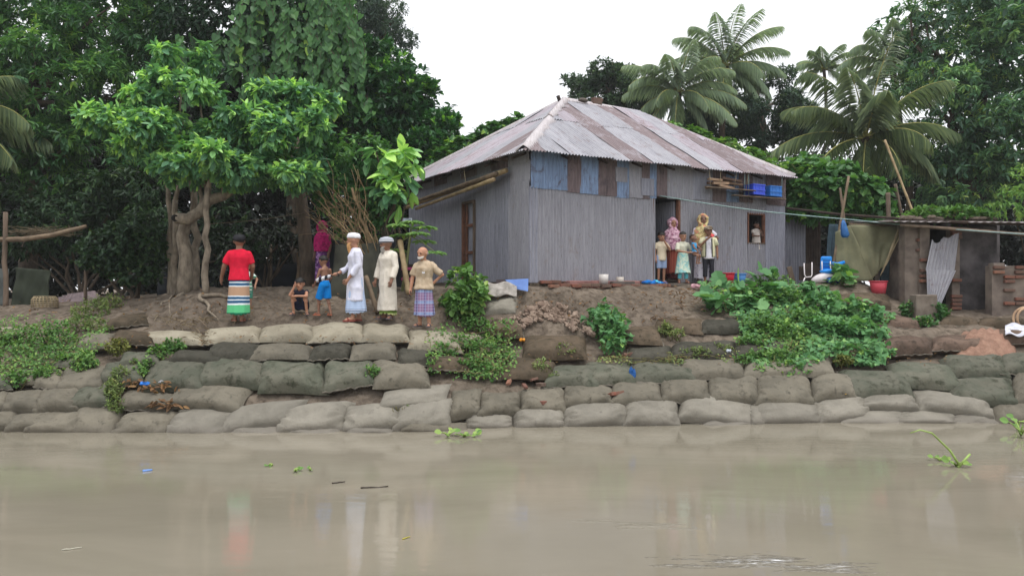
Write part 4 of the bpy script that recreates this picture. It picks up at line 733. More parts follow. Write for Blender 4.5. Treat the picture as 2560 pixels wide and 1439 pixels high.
P1F = [(-92, 10, 1, 1), (-88, 32, 1.05, 1), (-75, 50, 1.05, 1), (-60, 64, 1, 1), (-30, 72, .95, 1), (15, 76, 1, 1), (45, 68, 1.05, 1), (70, 55, 1.1, 1), (85, 40, 1.1, 1), (92, 22, 1.05, 1), (88, 2, .95, 1), (-80, -18, .9, 1), (80, -22, .85, 1), (-45, 20, .8, 1), (40, 15, .8, 1), (-20, -35, .7, 1), (150, 60, 1, 1), (-140, 55, 1, 1)]
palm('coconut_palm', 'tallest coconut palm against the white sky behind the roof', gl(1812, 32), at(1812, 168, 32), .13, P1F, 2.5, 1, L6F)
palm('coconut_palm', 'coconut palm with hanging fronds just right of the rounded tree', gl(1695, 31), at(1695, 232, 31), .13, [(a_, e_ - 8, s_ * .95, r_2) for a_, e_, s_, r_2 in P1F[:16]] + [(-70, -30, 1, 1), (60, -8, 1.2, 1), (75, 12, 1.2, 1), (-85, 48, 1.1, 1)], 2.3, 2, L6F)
palm('coconut_palm', 'near coconut palm with a leaning trunk right of the house', gl(2235, 25), at(2165, 345, 25.5), .2, [(-75, 42, 1.0, 1), (-40, 62, .95, 1), (-95, 18, 1.05, 1), (-60, -4, 1.15, 1), (-28, -30, .8, 1), (20, 78, 1.1, 1), (60, 55, 1.0, -1), (85, 28, 1.0, 1), (95, 6, .95, 1), (35, 20, .75, 1), (12, -6, .7, -1), (150, 60, 1, 1), (200, 45, 1, 1), (-120, 50, 1, 1), (-10, 48, .9, 1), (-85, 68, 1.05, -1), (120, 40, 1, 1), (-20, -40, .7, 1)], 3.0, 3, dead=0)
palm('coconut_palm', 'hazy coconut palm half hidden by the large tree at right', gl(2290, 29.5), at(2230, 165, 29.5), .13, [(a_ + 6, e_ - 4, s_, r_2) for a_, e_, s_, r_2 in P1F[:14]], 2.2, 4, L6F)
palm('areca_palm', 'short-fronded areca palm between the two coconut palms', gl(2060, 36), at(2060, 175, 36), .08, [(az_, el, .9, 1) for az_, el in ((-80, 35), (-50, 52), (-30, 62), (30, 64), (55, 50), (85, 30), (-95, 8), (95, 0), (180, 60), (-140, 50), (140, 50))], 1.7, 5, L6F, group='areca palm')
palm('coconut_palm', 'dim coconut palm with grey fronds at the far left edge', gl(-190, 21), at(-170, 330, 20.8), .17, [(80, 38, 1, 1), (70, 10, 1, 1), (95, 60, .9, 1), (75, -12, .9, 1), (40, 35, .8, 1), (110, 25, .9, 1), (60, 52, 1, 1), (88, -25, .8, 1), (-30, 60, .8, 1), (150, 60, 1, 1), (30, -10, .6, 1)], 3.2, 6)
# --- creepers on the roof and over the lean-to
def creeper(name, label, lobes, n, mat, seed, L=.16, W=.14, **kw):
    t = empty(name, Vector(lobes[0][:3]), label, 'creeper')
    kw = {**dict(droop=.4, spread=1.2, up=.5, young=.16, inner=.55, base=(.2, .75), off=.5), **kw}
    crown('leaves', foliage(lobes, n, 5, L, W, 'heart', seed, **kw), mat, t)
    g = G(); rg = random.Random(seed)
    for i in range(len(lobes) * 3):
        l = lobes[i % len(lobes)]; c = Vector(l[:3]); limb(g, c + Vector((rg.uniform(-1, 1) * l[3], 0, rg.uniform(-1, .6) * l[5])), c + Vector((rg.uniform(-1, 1) * l[3], -l[4] * .8, rg.uniform(-.5, 1.1) * l[5])), .012, .005, seed + i, 6, .15, 5)
    so2 = g.build('stems', simple('creeper_stem', lin((120, 116, 70)), lin((90, 84, 56)), .8), t); so2['kind'] = 'stuff'; return t
lv = [lobe(1730, 350, 22.6, 45, 22, .5), lobe(1800, 375, 22.2, 50, 26, .5), lobe(1870, 405, 21.6, 50, 28, .5), lobe(1940, 440, 21.2, 50, 32, .6), lobe(1670, 325, 23, 30, 12, .4)]
creeper('roof_creeper', 'bright green creeper climbing down the right roof hip', lv, 620, L7, 151, .15, .13)
lv2 = [lobe(2010, 470, 20.9, 70, 50, .7), lobe(2080, 470, 20.6, 80, 55, .8), lobe(2150, 490, 20.4, 60, 45, .7), lobe(2020, 430, 21.2, 60, 30, .6), lobe(2190, 525, 20.3, 35, 25, .5), lobe(2030, 520, 20.7, 60, 30, .5)]
creeper('lean_to_creeper', 'thick heart-leaved creeper smothering the lean-to right of the house', lv2, 900, L3, 152, .2, .18, young=.12)
lv3 = [lobe(1290, 315, 22.8, 35, 18, .4), lobe(1230, 340, 22.9, 45, 24, .5), lobe(1170, 370, 23, 45, 26, .5), lobe(1120, 395, 23, 40, 26, .5), lobe(1090, 420, 22.8, 30, 20, .4)]
creeper('roof_creeper', 'creeper over the back of the roof beside the jackfruit tree', lv3, 560, L3, 153, .19, .17, young=.25)
lv4 = [lobe(2330, 535, 17.6, 45, 14, .3), lobe(2400, 538, 17.6, 50, 16, .3), lobe(2460, 545, 17.5, 30, 10, .3), lobe(2270, 548, 17.7, 25, 8, .2)]
creeper('latrine_creeper', 'low green creeper sprawling over the latrine roof', lv4, 260, L7, 154, .12, .08, up=.9, droop=.1)
# ------------------------------------------------------------------ people
TMPC = C
def vox(g, size, smooth=2, name='body'):             # fuse overlapping shapes into one continuous skin
    me = g.mesh(name); o = bpy.data.objects.new('tmp', me); C.objects.link(o)
    r = o.modifiers.new('r', 'REMESH'); r.mode = 'VOXEL'; r.voxel_size = size; r.use_smooth_shade = True
    s = o.modifiers.new('s', 'SMOOTH'); s.factor = .5; s.iterations = smooth
    dg = bpy.context.evaluated_depsgraph_get(); out = bpy.data.meshes.new_from_object(o.evaluated_get(dg), depsgraph=dg)
    bpy.data.objects.remove(o); bpy.data.meshes.remove(me); out.name = name; out.materials.clear(); return out
def folds(me, amp, sc_=(7, 7, 2.2), seed=0):
    n = len(me.vertices); P = np.empty(n * 3, np.float32); N_ = np.empty(n * 3, np.float32); me.vertices.foreach_get('co', P); me.vertex_normals.foreach_get('vector', N_)
    P = P.reshape(-1, 3); N_ = N_.reshape(-1, 3); Q = P * np.array(sc_) + seed * 3.7; d = vnoise(Q) * .6 + (1 - 2 * np.abs(vnoise(Q * 1.7 + 5))) * .5
    P = P + N_ * (d * amp)[:, None]; me.vertices.foreach_set('co', P.astype(np.float32).ravel()); me.update(); return me
def skinmat(name, c):
    m = M(name); v_ = m.co('Object'); c = [q * 1.18 for q in c]; col = m.mix(m.ramp(m.noise(v_, 9, 3), [(.35, 0), (.65, 1)]), c, [q * .82 for q in c]); return m.fin(col, .55, 0, .35, m.bump(m.noise(v_, 90, 2), .08, .003))
SK = {'a': skinmat('skin_brown', lin((160, 118, 96))), 'b': skinmat('skin_deep', lin((132, 96, 78))), 'c': skinmat('skin_warm', lin((172, 126, 102))), 'd': skinmat('skin_dark', lin((112, 82, 68)))}
EYE = simple('eye_dark', (.012, .008, .006), rough=.2, bump=0); LIP = simple('lip', lin((120, 68, 60)), bump=0, rough=.5); HAIR = simple('black_hair', (.012, .011, .011), (.02, .018, .016), .5, 40, .6, stretch=(1, 1, .3))
def cloth(name, c, c2=None, rough=.9, scale=14, weave=True):
    m = M(name); v_ = m.co('Object'); col = m.mix(m.ramp(m.noise(v_, scale, 4), [(.35, 0), (.65, 1)]), c, c2 or [q * .86 for q in c]); return m.fin(col, rough, 0, .15, m.bump(m.noise(v_, 160, 2), .15, .004))
def striped(name, stops, axis='Z', span=1.0, off=0.0, rough=.9):   # woven bands along one axis of the garment
    m = M(name); v_ = m.co('Object'); sp = m.n('ShaderNodeSeparateXYZ'); m.l(v_, sp.inputs[0])
    mr = m.n('ShaderNodeMapRange'); m.l(sp.outputs[axis], mr.inputs[0]); mr.inputs[1].default_value = off; mr.inputs[2].default_value = off + span
    nz_ = m.n('ShaderNodeMath', operation='MULTIPLY_ADD'); m.l(m.noise(v_, 5, 2), nz_.inputs[0]); nz_.inputs[1].default_value = .03; m.l(mr.outputs[0], nz_.inputs[2])
    return m.fin(m.ramp(nz_.outputs[0], stops, True), rough, 0, .15, m.bump(m.noise(v_, 160, 2), .15, .004))
def pattern(name, c, c2, c3=None, scale=30, thr=.55):
    m = M(name); v_ = m.co('Object'); col = m.mix(m.ramp(m.noise(v_, scale, 3, .6), [(thr, 0), (thr + .05, 1)]), c, c2)
    if c3: col = m.mix(m.ramp(m.noise(v_, scale * .6, 3, .6, 1.0), [(thr + .03, 0), (thr + .08, 1)]), col, c3)
    return m.fin(col, .9, 0, .15)
def plaid(name, c, cx, cy, cz):
    m = M(name); v_ = m.co('Object'); sp = m.n('ShaderNodeSeparateXYZ'); m.l(v_, sp.inputs[0]); col = c
    for ax, per, cc, ph in (('Z', .21, cz, .3), ('X', .16, cx, 0), ('Z', .055, cy, 1.1), ('X', .05, cy, 2)):
        mu = m.n('ShaderNodeMath', operation='MULTIPLY_ADD'); m.l(sp.outputs[ax], mu.inputs[0]); mu.inputs[1].default_value = 2 * math.pi / per; mu.inputs[2].default_value = ph
        sn = m.n('ShaderNodeMath', operation='SINE'); m.l(mu.outputs[0], sn.inputs[0]); lim = (.55, .75) if per > .1 else (.9, 1.0)
        col = m.mix(m.ramp(sn.outputs[0], [(lim[0], 0), (lim[1], .75)]), col, cc)
    return m.fin(col, .9, 0, .15)
class Person:
    """joints are in units of height, x to the person's own left as seen face on (image right), -y to the front"""
    def __init__(s, label, base, H, yaw, pose=None, skin='a', hs=1.0, head=(0, 0), build=1.0, group=None):
        s.H = H; s.yaw = R(yaw); s.base = Vector(base); s.hs = hs; s.bw = build; s.rot = Matrix.Rotation(s.yaw, 3, 'Z'); s.head = head
        J = dict(pel=(0, 0, .53), wst=(0, 0, .62), chs=(0, 0, .74), shl=(0, .005, .805), nck=(0, 0, .845), hd=(0, -.012, .93),
                 sL=(.100, .005, .775), eL=(.128, .015, .635), wL=(.125, -.03, .485), hL=(.02, -.25, -1), sR=(-.100, .005, .775), eR=(-.128, .015, .635), wR=(-.125, -.03, .485), hR=(-.02, -.25, -1),
                 pL=(.052, 0, .52), kL=(.056, -.012, .285), aL=(.058, .012, .045), fL=(.25, -1, 0), pR=(-.052, 0, .52), kR=(-.056, -.012, .285), aR=(-.058, .012, .045), fR=(-.25, -1, 0))
        J.update(pose or {}); s.J = J
        s.root = empty('person', base, label, 'person', group); s.skin = SK[skin]; s.make()
    def w(s, p): return s.rot @ (Vector(p) * s.H)    # local metres about the feet, already turned
    def d(s, p): return (s.rot @ Vector(p)).normalized()
    def j(s, k): return s.w(s.J[k])
    def put(s, name, me, mat, parent=None):
        o = bpy.data.objects.new(name, me); C.objects.link(o)
        for m in (mat if isinstance(mat, (list, tuple)) else [mat]): me.materials.append(m)
        o.parent = parent or s.root; return o
    def hx(s): return Matrix.Rotation(s.yaw + R(s.head[0]), 3, 'Z') @ Matrix.Rotation(R(s.head[1]), 3, 'X')
    def limb(s, g, pts, rad, n=10):
        g.tube(pts, rad, n)
        for p, r in zip(pts, rad): g.ball(p, r, 10, 6)
    def make(s):
        H, b = s.H, s.bw; k = H; xa, ya = s.d((1, 0, 0)), s.d((0, 1, 0)); j = s.j; g = G()
        ringz = [(j('pel') - Vector((0, 0, .035 * k)), .075 * b, .058 * b), (j('pel'), .086 * b, .064 * b), (j('wst'), .076 * b, .055 * b), (j('chs'), .092 * b, .064 * b), (j('shl') - Vector((0, 0, .025 * k)), .090 * b, .052 * b), (j('shl') + Vector((0, 0, .005 * k)), .072 * b, .044 * b), (j('shl') + Vector((0, 0, .03 * k)), .042 * b, .036 * b)]
        s.rings = [(c, rx * k, ry * k) for c, rx, ry in ringz]; g.loft(s.rings, 20, True, xa, ya)
        hr = .062 * k * s.hs; hd = j('hd'); X = s.hx(); s.hr = hr
        s.limb(g, [j('nck') - Vector((0, 0, .03 * k)), hd + X @ Vector((0, .15 * hr, -.5 * hr))], [.036 * k * b, .034 * k * max(1, s.hs * .85)])
        g.ball(hd + X @ Vector((0, .12 * hr, .22 * hr)), (hr * 1.0, hr * 1.2, hr * 1.12), 16, 12, X)
        g.ball(hd + X @ Vector((0, -.28 * hr, -.42 * hr)), (hr * .74, hr * .78, hr * .86), 14, 10, X); g.ball(hd + X @ Vector((0, -.72 * hr, -.98 * hr)), (hr * .34, hr * .26, hr * .22), 10, 6, X)
        g.ball(hd + X @ Vector((0, -1.05 * hr, -.2 * hr)), (hr * .17, hr * .24, hr * .2), 8, 6, X); g.ball(hd + X @ Vector((0, -.98 * hr, .05 * hr)), (hr * .1, hr * .16, hr * .3), 8, 6, X)
        for q in (-1, 1):
            g.ball(hd + X @ Vector((q * .98 * hr, .1 * hr, -.05 * hr)), (hr * .12, hr * .22, hr * .3), 8, 6, X); g.ball(hd + X @ Vector((q * .4 * hr, -.9 * hr, .3 * hr)), (hr * .3, hr * .16, hr * .1), 8, 6, X)
        for q in 'LR':
            s.limb(g, [j('s' + q), j('e' + q), j('w' + q)], [.034 * k * b, .026 * k * b, .0185 * k * b]); hv = s.d(s.J['h' + q]); w_ = j('w' + q); pl = w_ + hv * .045 * k
            s.limb(g, [w_, w_ + hv * .03 * k, pl], [.017 * k, .021 * k, .02 * k])
            s.limb(g, [j('p' + q), j('k' + q), j('a' + q)], [.052 * k * b, .034 * k * b, .022 * k * b]); m_ = j('k' + q).lerp(j('a' + q), .3); g.ball(m_ + s.d((0, 1, 0)) * .008 * k, .034 * k * b, 10, 8)
            fv = s.d(s.J['f' + q]); fv.z = 0; fv.normalize(); a = j('a' + q); toe = a + fv * .085 * k; hz = -.032 * k
            s.limb(g, [a + Vector((0, 0, -.012 * k)), a + fv * .04 * k + Vector((0, 0, -.02 * k)), toe + Vector((0, 0, hz + .006 * k))], [.025 * k, .022 * k, .015 * k]); g.ball(a - fv * .014 * k + Vector((0, 0, hz + .006 * k)), .017 * k, 8, 6)
        me = vox(g, max(.0105 * min(1, H / 1.3), .008), 2); G2 = G()
        for q in 'LR':                               # fingers, rooted in the palm
            hv = s.d(s.J['h' + q]); sgn = 1 if q == 'L' else -1; pl = j('w' + q) + hv * .05 * k; fw = s.d((0, -1, 0)); side = (fw - hv * fw.dot(hv)).normalized() if abs(fw.dot(hv)) < .95 else s.d((sgn, 0, 0)); curl = side.cross(hv).normalized() * (-sgn)
            for f, (o_, ln) in enumerate(((-.017, .034), (-.006, .042), (.006, .045), (.017, .041))):
                p0 = pl + side * o_ * k; p1 = p0 + hv * ln * .5 * k + side * o_ * .25 * k; p2 = p0 + hv * ln * .95 * k + curl * .012 * k + side * o_ * .3 * k; G2.tube([p0, p1, p2], [.0062 * k, .0055 * k, .004 * k], 6)
            p0 = j('w' + q) + hv * .025 * k + side * .014 * k; G2.tube([p0, p0 + side * .02 * k + hv * .016 * k, p0 + side * .024 * k + hv * .04 * k], [.0075 * k, .0065 * k, .0048 * k], 6)
            fv = s.d(s.J['f' + q]); fv.z = 0; fv.normalize(); sf = fv.cross(Z); toe = j('a' + q) + fv * .088 * k + Vector((0, 0, -.03 * k))
            for f in range(5): c0 = toe + sf * (f - 2) * .0085 * k - fv * abs(f - 1.5) * .004 * k; G2.tube([c0 - fv * .012 * k, c0 + fv * .016 * k], [.0055 * k, .0045 * k], 6)
        n1 = len(G2.f)
        for q in (-1, 1): G2.ball(hd + X @ Vector((q * .38 * hr, -.93 * hr, .1 * hr)), (hr * .16, hr * .1, hr * .085), 8, 6, X); G2.ball(hd + X @ Vector((q * .38 * hr, -.98 * hr, .32 * hr)), (hr * .26, hr * .1, hr * .05), 8, 4, X)
        n2 = len(G2.f); G2.ball(hd + X @ Vector((0, -.98 * hr, -.58 * hr)), (hr * .28, hr * .1, hr * .07), 8, 5, X)
        G2.m = [0] * n1 + [1] * (n2 - n1) + [2] * (len(G2.f) - n2); m2 = G2.mesh('extra')
        import bmesh
        bm = bmesh.new(); bm.from_mesh(me); bm.from_mesh(m2); bm.to_mesh(me); bm.free(); bpy.data.meshes.remove(m2)
        s.body = s.put('body', me, [s.skin, EYE, LIP])
    # ---- clothing
    def top(s, name, mat, sleeve=.8, hem=.5, grow=1.18, flare=1.0, amp=.008, hemw=None, vs=.013, cut=None):
        g = G(); k = s.H; xa, ya = s.d((1, 0, 0)), s.d((0, 1, 0)); rg = [(c, rx * grow, ry * (grow + .05)) for c, rx, ry in s.rings[1:]]; pel = s.j('pel'); low = []
        z0 = pel.z; zt = hem * k; nn = max(2, int((z0 - zt) / .05) + 1)
        for i in range(nn):
            t = i / nn; z = zt + (z0 - zt) * t; q = 1 + (flare - 1) * (1 - t); low.append((Vector((pel.x, pel.y, z)), s.rings[1][1] * grow * q, s.rings[1][2] * (grow + .1) * q))
        g.loft(low + rg, 24, True, xa, ya)
        for q in 'LR':
            S, E, W_ = s.j('s' + q), s.j('e' + q), s.j('w' + q); r0, r1 = .039 * k * s.bw, (.040 if sleeve < 1 else .037) * k * s.bw
            inn = s.j('shl').lerp(S, .5) - Vector((0, 0, .016 * k)); pts = [inn, S] + ([S.lerp(E, sleeve)] if sleeve <= 1 else [E, E.lerp(W_, sleeve - 1)]); rr = [.032 * k, r0] + ([r1] if sleeve <= 1 else [r1, .036 * k * s.bw])
            g.tube(pts, rr, 12)
            for p, r in zip(pts[:-1], rr[:-1]): g.ball(p, r, 12, 8)
        me = vox(g, vs, 2, name); folds(me, amp * 1.5 * k, seed=len(bpy.data.meshes) % 50); return s.put(name, me, mat)
    def skirt(s, name, mat, z1=.6, z0=.1, w1=1.15, w0=1.5, nf=9, amp=.06, shift=(0, 0), open_=0, rows=26, d0=None, seed=1):
        g = G(); k = s.H; xa, ya = s.d((1, 0, 0)), s.d((0, 1, 0)); pel = s.j('pel'); rx, ry = s.rings[1][1], s.rings[1][2]; rgs = []; ank = (s.j('aL') + s.j('aR')) / 2; rr = random.Random(seed); ph = [rr.uniform(0, 6.3) for _ in range(4)]
        for i in range(rows + 1):
            t = i / rows; z = z1 * k + (z0 - z1) * k * t; c = Vector((pel.x, pel.y, 0)).lerp(Vector((ank.x, ank.y, 0)), max(0, t - .2)); c.z = z; q = w1 + (w0 - w1) * t; rgs.append((c, rx * q, ry * (q * (1.08 + .25 * t) if d0 is None else w1 + (d0 - w1) * t)))
        fold = lambda a, t: amp * (.15 + .85 * t) * (.55 * math.sin(a * nf + ph[0] + 1.5 * t) + .3 * math.sin(a * (nf // 2) + ph[1]) + .25 * math.sin(a * (nf * 2 - 1) + ph[2] - t * 2))
        g.loft(rgs, 96, False, xa, ya, fold); me = g.mesh(name); n = len(me.vertices)
        # uneven hem
        for vtx in me.vertices[-96:]: vtx.co.z += .012 * k * math.sin(math.atan2(vtx.co.y - pel.y, vtx.co.x - pel.x) * 2 + ph[3]) + .006 * k * math.sin(vtx.index * .9)
        o = s.put(name, me, mat); m_ = o.modifiers.new('cloth', 'SOLIDIFY'); m_.thickness = .004; return o
    def shorts(s, name, mat, to=.8, grow=1.35):
        g = G(); k = s.H; xa, ya = s.d((1, 0, 0)), s.d((0, 1, 0)); P0 = s.j('pel'); up = (s.j('wst') - P0) * .75
        g.loft([(P0 - Vector((0, 0, .04 * k)), s.rings[1][1] * 1.12, s.rings[1][2] * 1.2), (P0, s.rings[1][1] * 1.13, s.rings[1][2] * 1.22), (P0 + up, s.rings[2][1] * 1.1, s.rings[2][2] * 1.12)], 20, True, xa, ya)
        for q in 'LR':
            a, b = s.j('p' + q), s.j('k' + q); c = s.j('a' + q); e = a.lerp(b, to) if to <= 1 else b.lerp(c, to - 1); pts = [a, e] if to <= 1 else [a, b, e]; rr = [.056 * k * s.bw * 1.1, .05 * k * grow / 1.2] if to <= 1 else [.058 * k * s.bw, .044 * k * grow / 1.1, .036 * k * grow]
            g.tube(pts, rr, 12); g.ball(a, rr[0], 12, 8)
            if to > 1: g.ball(b, rr[1], 12, 8)
        me = vox(g, .012, 2, name); folds(me, .006 * k, seed=3); return s.put(name, me, mat)
    def hair(s, mat=HAIR, low=-.2, front=.45, thick=1.1, name='hair'):
        X = s.hx(); hr = s.hr; g = G(); g.ball(s.j('hd') + X @ Vector((0, .14 * hr, .26 * hr)), (hr * 1.04 * thick, hr * 1.2 * thick, hr * 1.14 * thick), 28, 20, X); me = g.mesh(name); import bmesh
        bm = bmesh.new(); bm.from_mesh(me); Xi = X.inverted(); hd = s.j('hd')
        kill = [v_ for v_ in bm.verts if (lambda q: (q.y < .25 * hr and q.z < front * hr + .3 * abs(q.x) * -1 * 0) or q.z < low * hr)(Xi @ (v_.co - hd))]
        bmesh.ops.delete(bm, geom=kill, context='VERTS')
        for v_ in bm.verts: v_.co += v_.normal * hr * .05 * math.sin(v_.index * 12.9898)
        bm.to_mesh(me); bm.free(); o = s.put(name, me, mat); o.modifiers.new('thick', 'SOLIDIFY').thickness = .01; return o
    def cap(s, mat, name='cap', h=1.0, z=.4, brim=False, puff=1.0, tilt=-8):
        X = s.hx() @ Matrix.Rotation(R(tilt), 3, 'X'); hr = s.hr; c = s.j('hd') + s.hx() @ Vector((0, .13 * hr, 0)); g = G(); zz = lambda q: c + X @ Vector((0, 0, q * hr)); g.loft([(zz(z), hr * 1.06 * puff, hr * 1.26 * puff), (zz(z + .25 * h), hr * 1.10 * puff, hr * 1.3 * puff), (zz(z + .6 * h), hr * 1.03 * puff, hr * 1.2 * puff), (zz(z + .88 * h), hr * .85, hr * 1.0), (zz(z + 1.0 * h), hr * .3, hr * .35)], 28, True, X @ Vector((1, 0, 0)), X @ Vector((0, 1, 0)))
        o = s.put(name, g.mesh(name), mat)
        if brim:
            g = G(); g.ball(c + X @ Vector((0, -1.35 * hr, (z + .08) * hr)), (hr * .8, hr * .62, hr * .06), 16, 6, X @ Matrix.Rotation(R(12), 3, 'X')); s.put('brim', g.mesh('brim'), mat, o)
        return o
    def beard(s, mat, ln=1.2, w=.62, fw=-.75, name='beard'):
        X = s.hx(); hr = s.hr; c = s.j('hd'); g = G(); P = lambda y, z: c + X @ Vector((0, y * hr, z * hr)); xa, ya = X @ Vector((1, 0, 0)), X @ Vector((0, 1, 0))
        g.loft([(P(fw + .25, -.45), hr * .8, hr * .55), (P(fw, -.8), hr * w * 1.1, hr * .5), (P(fw - .05, -.9 - ln * .4), hr * w * .95, hr * .42), (P(fw - .02, -.9 - ln * .75), hr * w * .7, hr * .32), (P(fw + .03, -.9 - ln), hr * w * .3, hr * .16)], 20, True, xa, ya, lambda a, t: .07 * math.sin(a * 9 + t * 4) * t); return s.put(name, g.mesh(name), mat)
    def scarf(s, mat, name='headscarf', drop=.2, wide=1.0, amp=.012, frame=.5):
        X = s.hx(); hr = s.hr; c = s.j('hd'); g = G(); k = s.H; xa, ya = s.d((1, 0, 0)), s.d((0, 1, 0)); g.ball(c + X @ Vector((0, .42 * hr, .25 * hr)), (hr * 1.28, hr * 1.3, hr * 1.3), 20, 14, X)
        g.tube([c + X @ Vector((0, -.55 * hr, 1.08 * hr)), c + X @ Vector((hr * .95, -.5 * hr, .55 * hr)), c + X @ Vector((hr * 1.0, -.42 * hr, -.5 * hr)), c + X @ Vector((hr * .55, -.55 * hr, -1.35 * hr))], [hr * .2] * 4, 8); g.tube([c + X @ Vector((0, -.55 * hr, 1.08 * hr)), c + X @ Vector((-hr * .95, -.5 * hr, .55 * hr)), c + X @ Vector((-hr * 1.0, -.42 * hr, -.5 * hr)), c + X @ Vector((-hr * .55, -.55 * hr, -1.35 * hr))], [hr * .2] * 4, 8)
        n_ = s.j('nck'); sh = s.j('shl'); rx, ry = s.rings[3][1], s.rings[3][2]
        g.loft([(sh - Vector((0, 0, drop * k)), rx * 1.42 * wide, ry * 1.9), (sh - Vector((0, 0, drop * .5 * k)), rx * 1.5 * wide, ry * 1.85), (sh - Vector((0, 0, .02 * k)), rx * 1.4 * wide, ry * 1.6), (n_ + Vector((0, 0, .005 * k)), hr * 1.1, hr * 1.15), (n_ + Vector((0, 0, .04 * k)), hr * 1.0, hr * 1.05)], 24, True, xa, ya)
        me = vox(g, .012, 2, name); folds(me, amp * k, (9, 9, 12), seed=int(k * 10)); return s.put(name, me, mat)
    def sandals(s, mat):
        k = s.H
        for q in 'LR':
            fv = s.d(s.J['f' + q]); fv.z = 0; fv.normalize(); sf = fv.cross(Z); a = s.j('a' + q); z = a.z - .047 * k; g = G(); ring = []
            for i in range(9):
                t = -1 + i / 4; w_ = .026 * k * (1 - t ** 6 * .7) * (1 + .18 * t); ring.append((a + fv * (.042 + .075 * t) * k, w_))
            vv = []; 
            for zz in (z, z + .016 * k):
                vv += [Vector((p.x, p.y, zz)) + sf * w_ for p, w_ in ring] + [Vector((p.x, p.y, zz)) - sf * w_ for p, w_ in reversed(ring)]
            n = 18; g.add(vv, [tuple(range(n - 1, -1, -1)), tuple(range(n, 2 * n))] + [(i, (i + 1) % n, n + (i + 1) % n, n + i) for i in range(n)]); so_ = s.put('sandal', g.mesh('sandal', False), mat)
            g = G(); p = a + fv * .062 * k; pts = [p + sf * .027 * k * math.cos(t) + Vector((0, 0, -.038 * k + .03 * k * math.sin(t))) for t in np.linspace(0, math.pi, 9)]; g.tube(pts, .006 * k, 6, True, 1.6); s.put('strap', g.mesh('strap'), mat, so_)
def on(px, py, dz=.0): p = hit(px, py); return Vector((p.x, p.y, p.z + dz))
BLK = simple('black_rubber', (.02, .02, .022), rough=.6, bump=0); TAN = simple('tan_rubber', lin((150, 100, 84)), rough=.7, bump=0); GRY = simple('grey_rubber', lin((96, 88, 92)), rough=.7, bump=0); REDS = simple('red_rubber', lin((140, 66, 60)), rough=.7, bump=0); ORG = simple('orange_rubber', lin((196, 116, 88)), rough=.7, bump=0)
GB = 'bystanders on the bank'
# 1 man in red, seen from behind (his own left is on the image left)
b = on(598, 802)
p = Person('man in red T-shirt and banded sarong standing with his back to the river', b, 1.66, 192, dict(eL=(.165, .0, .64), wL=(.205, -.06, .51), hL=(.1, -.3, -1), eR=(-.15, -.01, .64), wR=(-.13, -.09, .53), hR=(.2, -.6, -.8), fL=(.3, -1, 0), fR=(-.1, -1, 0), aL=(.05, -.02, .045), aR=(-.03, .03, .045)), 'b', 1.0, (0, 0), 1.12, GB)
p.top('tshirt', cloth('red_cotton', lin((214, 34, 62)), lin((196, 26, 54))), .78, .475, 1.22, 1.05, .007); st = [(0, (.02, .2, .11)), (.06, lin((92, 186, 130))), (.25, lin((222, 228, 232))), (.29, lin((52, 92, 128))), (.36, lin((222, 228, 232))), (.39, lin((52, 92, 128))), (.45, lin((222, 228, 232))), (.48, lin((178, 144, 118))), (.70, lin((222, 228, 232))), (.73, lin((52, 92, 128))), (.79, lin((222, 228, 232))), (.82, lin((52, 92, 128))), (.88, lin((222, 228, 232))), (.91, lin((140, 128, 146)))]
p.skirt('sarong', striped('banded_sarong', st, 'Z', .78, .13), .53, .085, 1.1, 1.32, 8, .04, seed=4); p.cap(simple('black_cap', (.012, .012, .016), rough=.7), 'cap', 1.15, .2, False, 1.05); p.sandals(TAN); p.hair(HAIR, -.4, .5, 1.0)
b2 = on(614, 790, .0); b2 = Vector((b2.x - .06, b2.y + .25, b2.z + .03))
p = Person('child mostly hidden behind the man in red, elbow and foot showing', b2, 1.02, 20, dict(eL=(.19, -.03, .68), wL=(.15, -.12, .55)), 'a', 1.15, (0, 0), 1.0, GB); p.top('shirt', striped('green_stripe_shirt', [(i / 14, lin((206, 222, 214)) if i % 2 else lin((70, 140, 116))) for i in range(14)], 'Z', .5, .3), .7, .42); p.shorts('shorts', cloth('teal_shorts', lin((80, 150, 130))), .9); p.hair(); p.sandals(TAN)
# 2 squatting boy
b = on(751, 787)
SQ = dict(pel=(0, .10, .12), wst=(0, .07, .20), chs=(0, .0, .30), shl=(0, -.03, .365), nck=(0, -.045, .40), hd=(.012, -.075, .475), sL=(.10, -.03, .355), sR=(-.10, -.03, .355),
          pL=(.055, .10, .12), kL=(.10, -.11, .29), aL=(.10, -.01, .045), fL=(.35, -1, 0), pR=(-.055, .10, .12), kR=(-.10, -.11, .29), aR=(-.10, -.01, .045), fR=(-.35, -1, 0),
          eL=(.125, -.13, .29), wL=(.0, -.175, .295), hL=(-1, -.2, -.1), eR=(-.125, -.14, .31), wR=(-.062, -.155, .42), hR=(.3, .25, 1))
p = Person('boy in vest squatting on the earth with one hand to his face', b, 1.28, 2, SQ, 'c', 1.12, (-6, 6), .92, GB); p.top('vest', pattern('dark_vest', lin((44, 44, 58)), lin((210, 205, 205)), None, 9, .62), .05, .1, 1.1, 1.0, .004); p.shorts('shorts', cloth('navy_shorts', lin((34, 38, 62))), .62, 1.25); p.hair(HAIR, -.25, .42, 1.12); p.sandals(GRY)
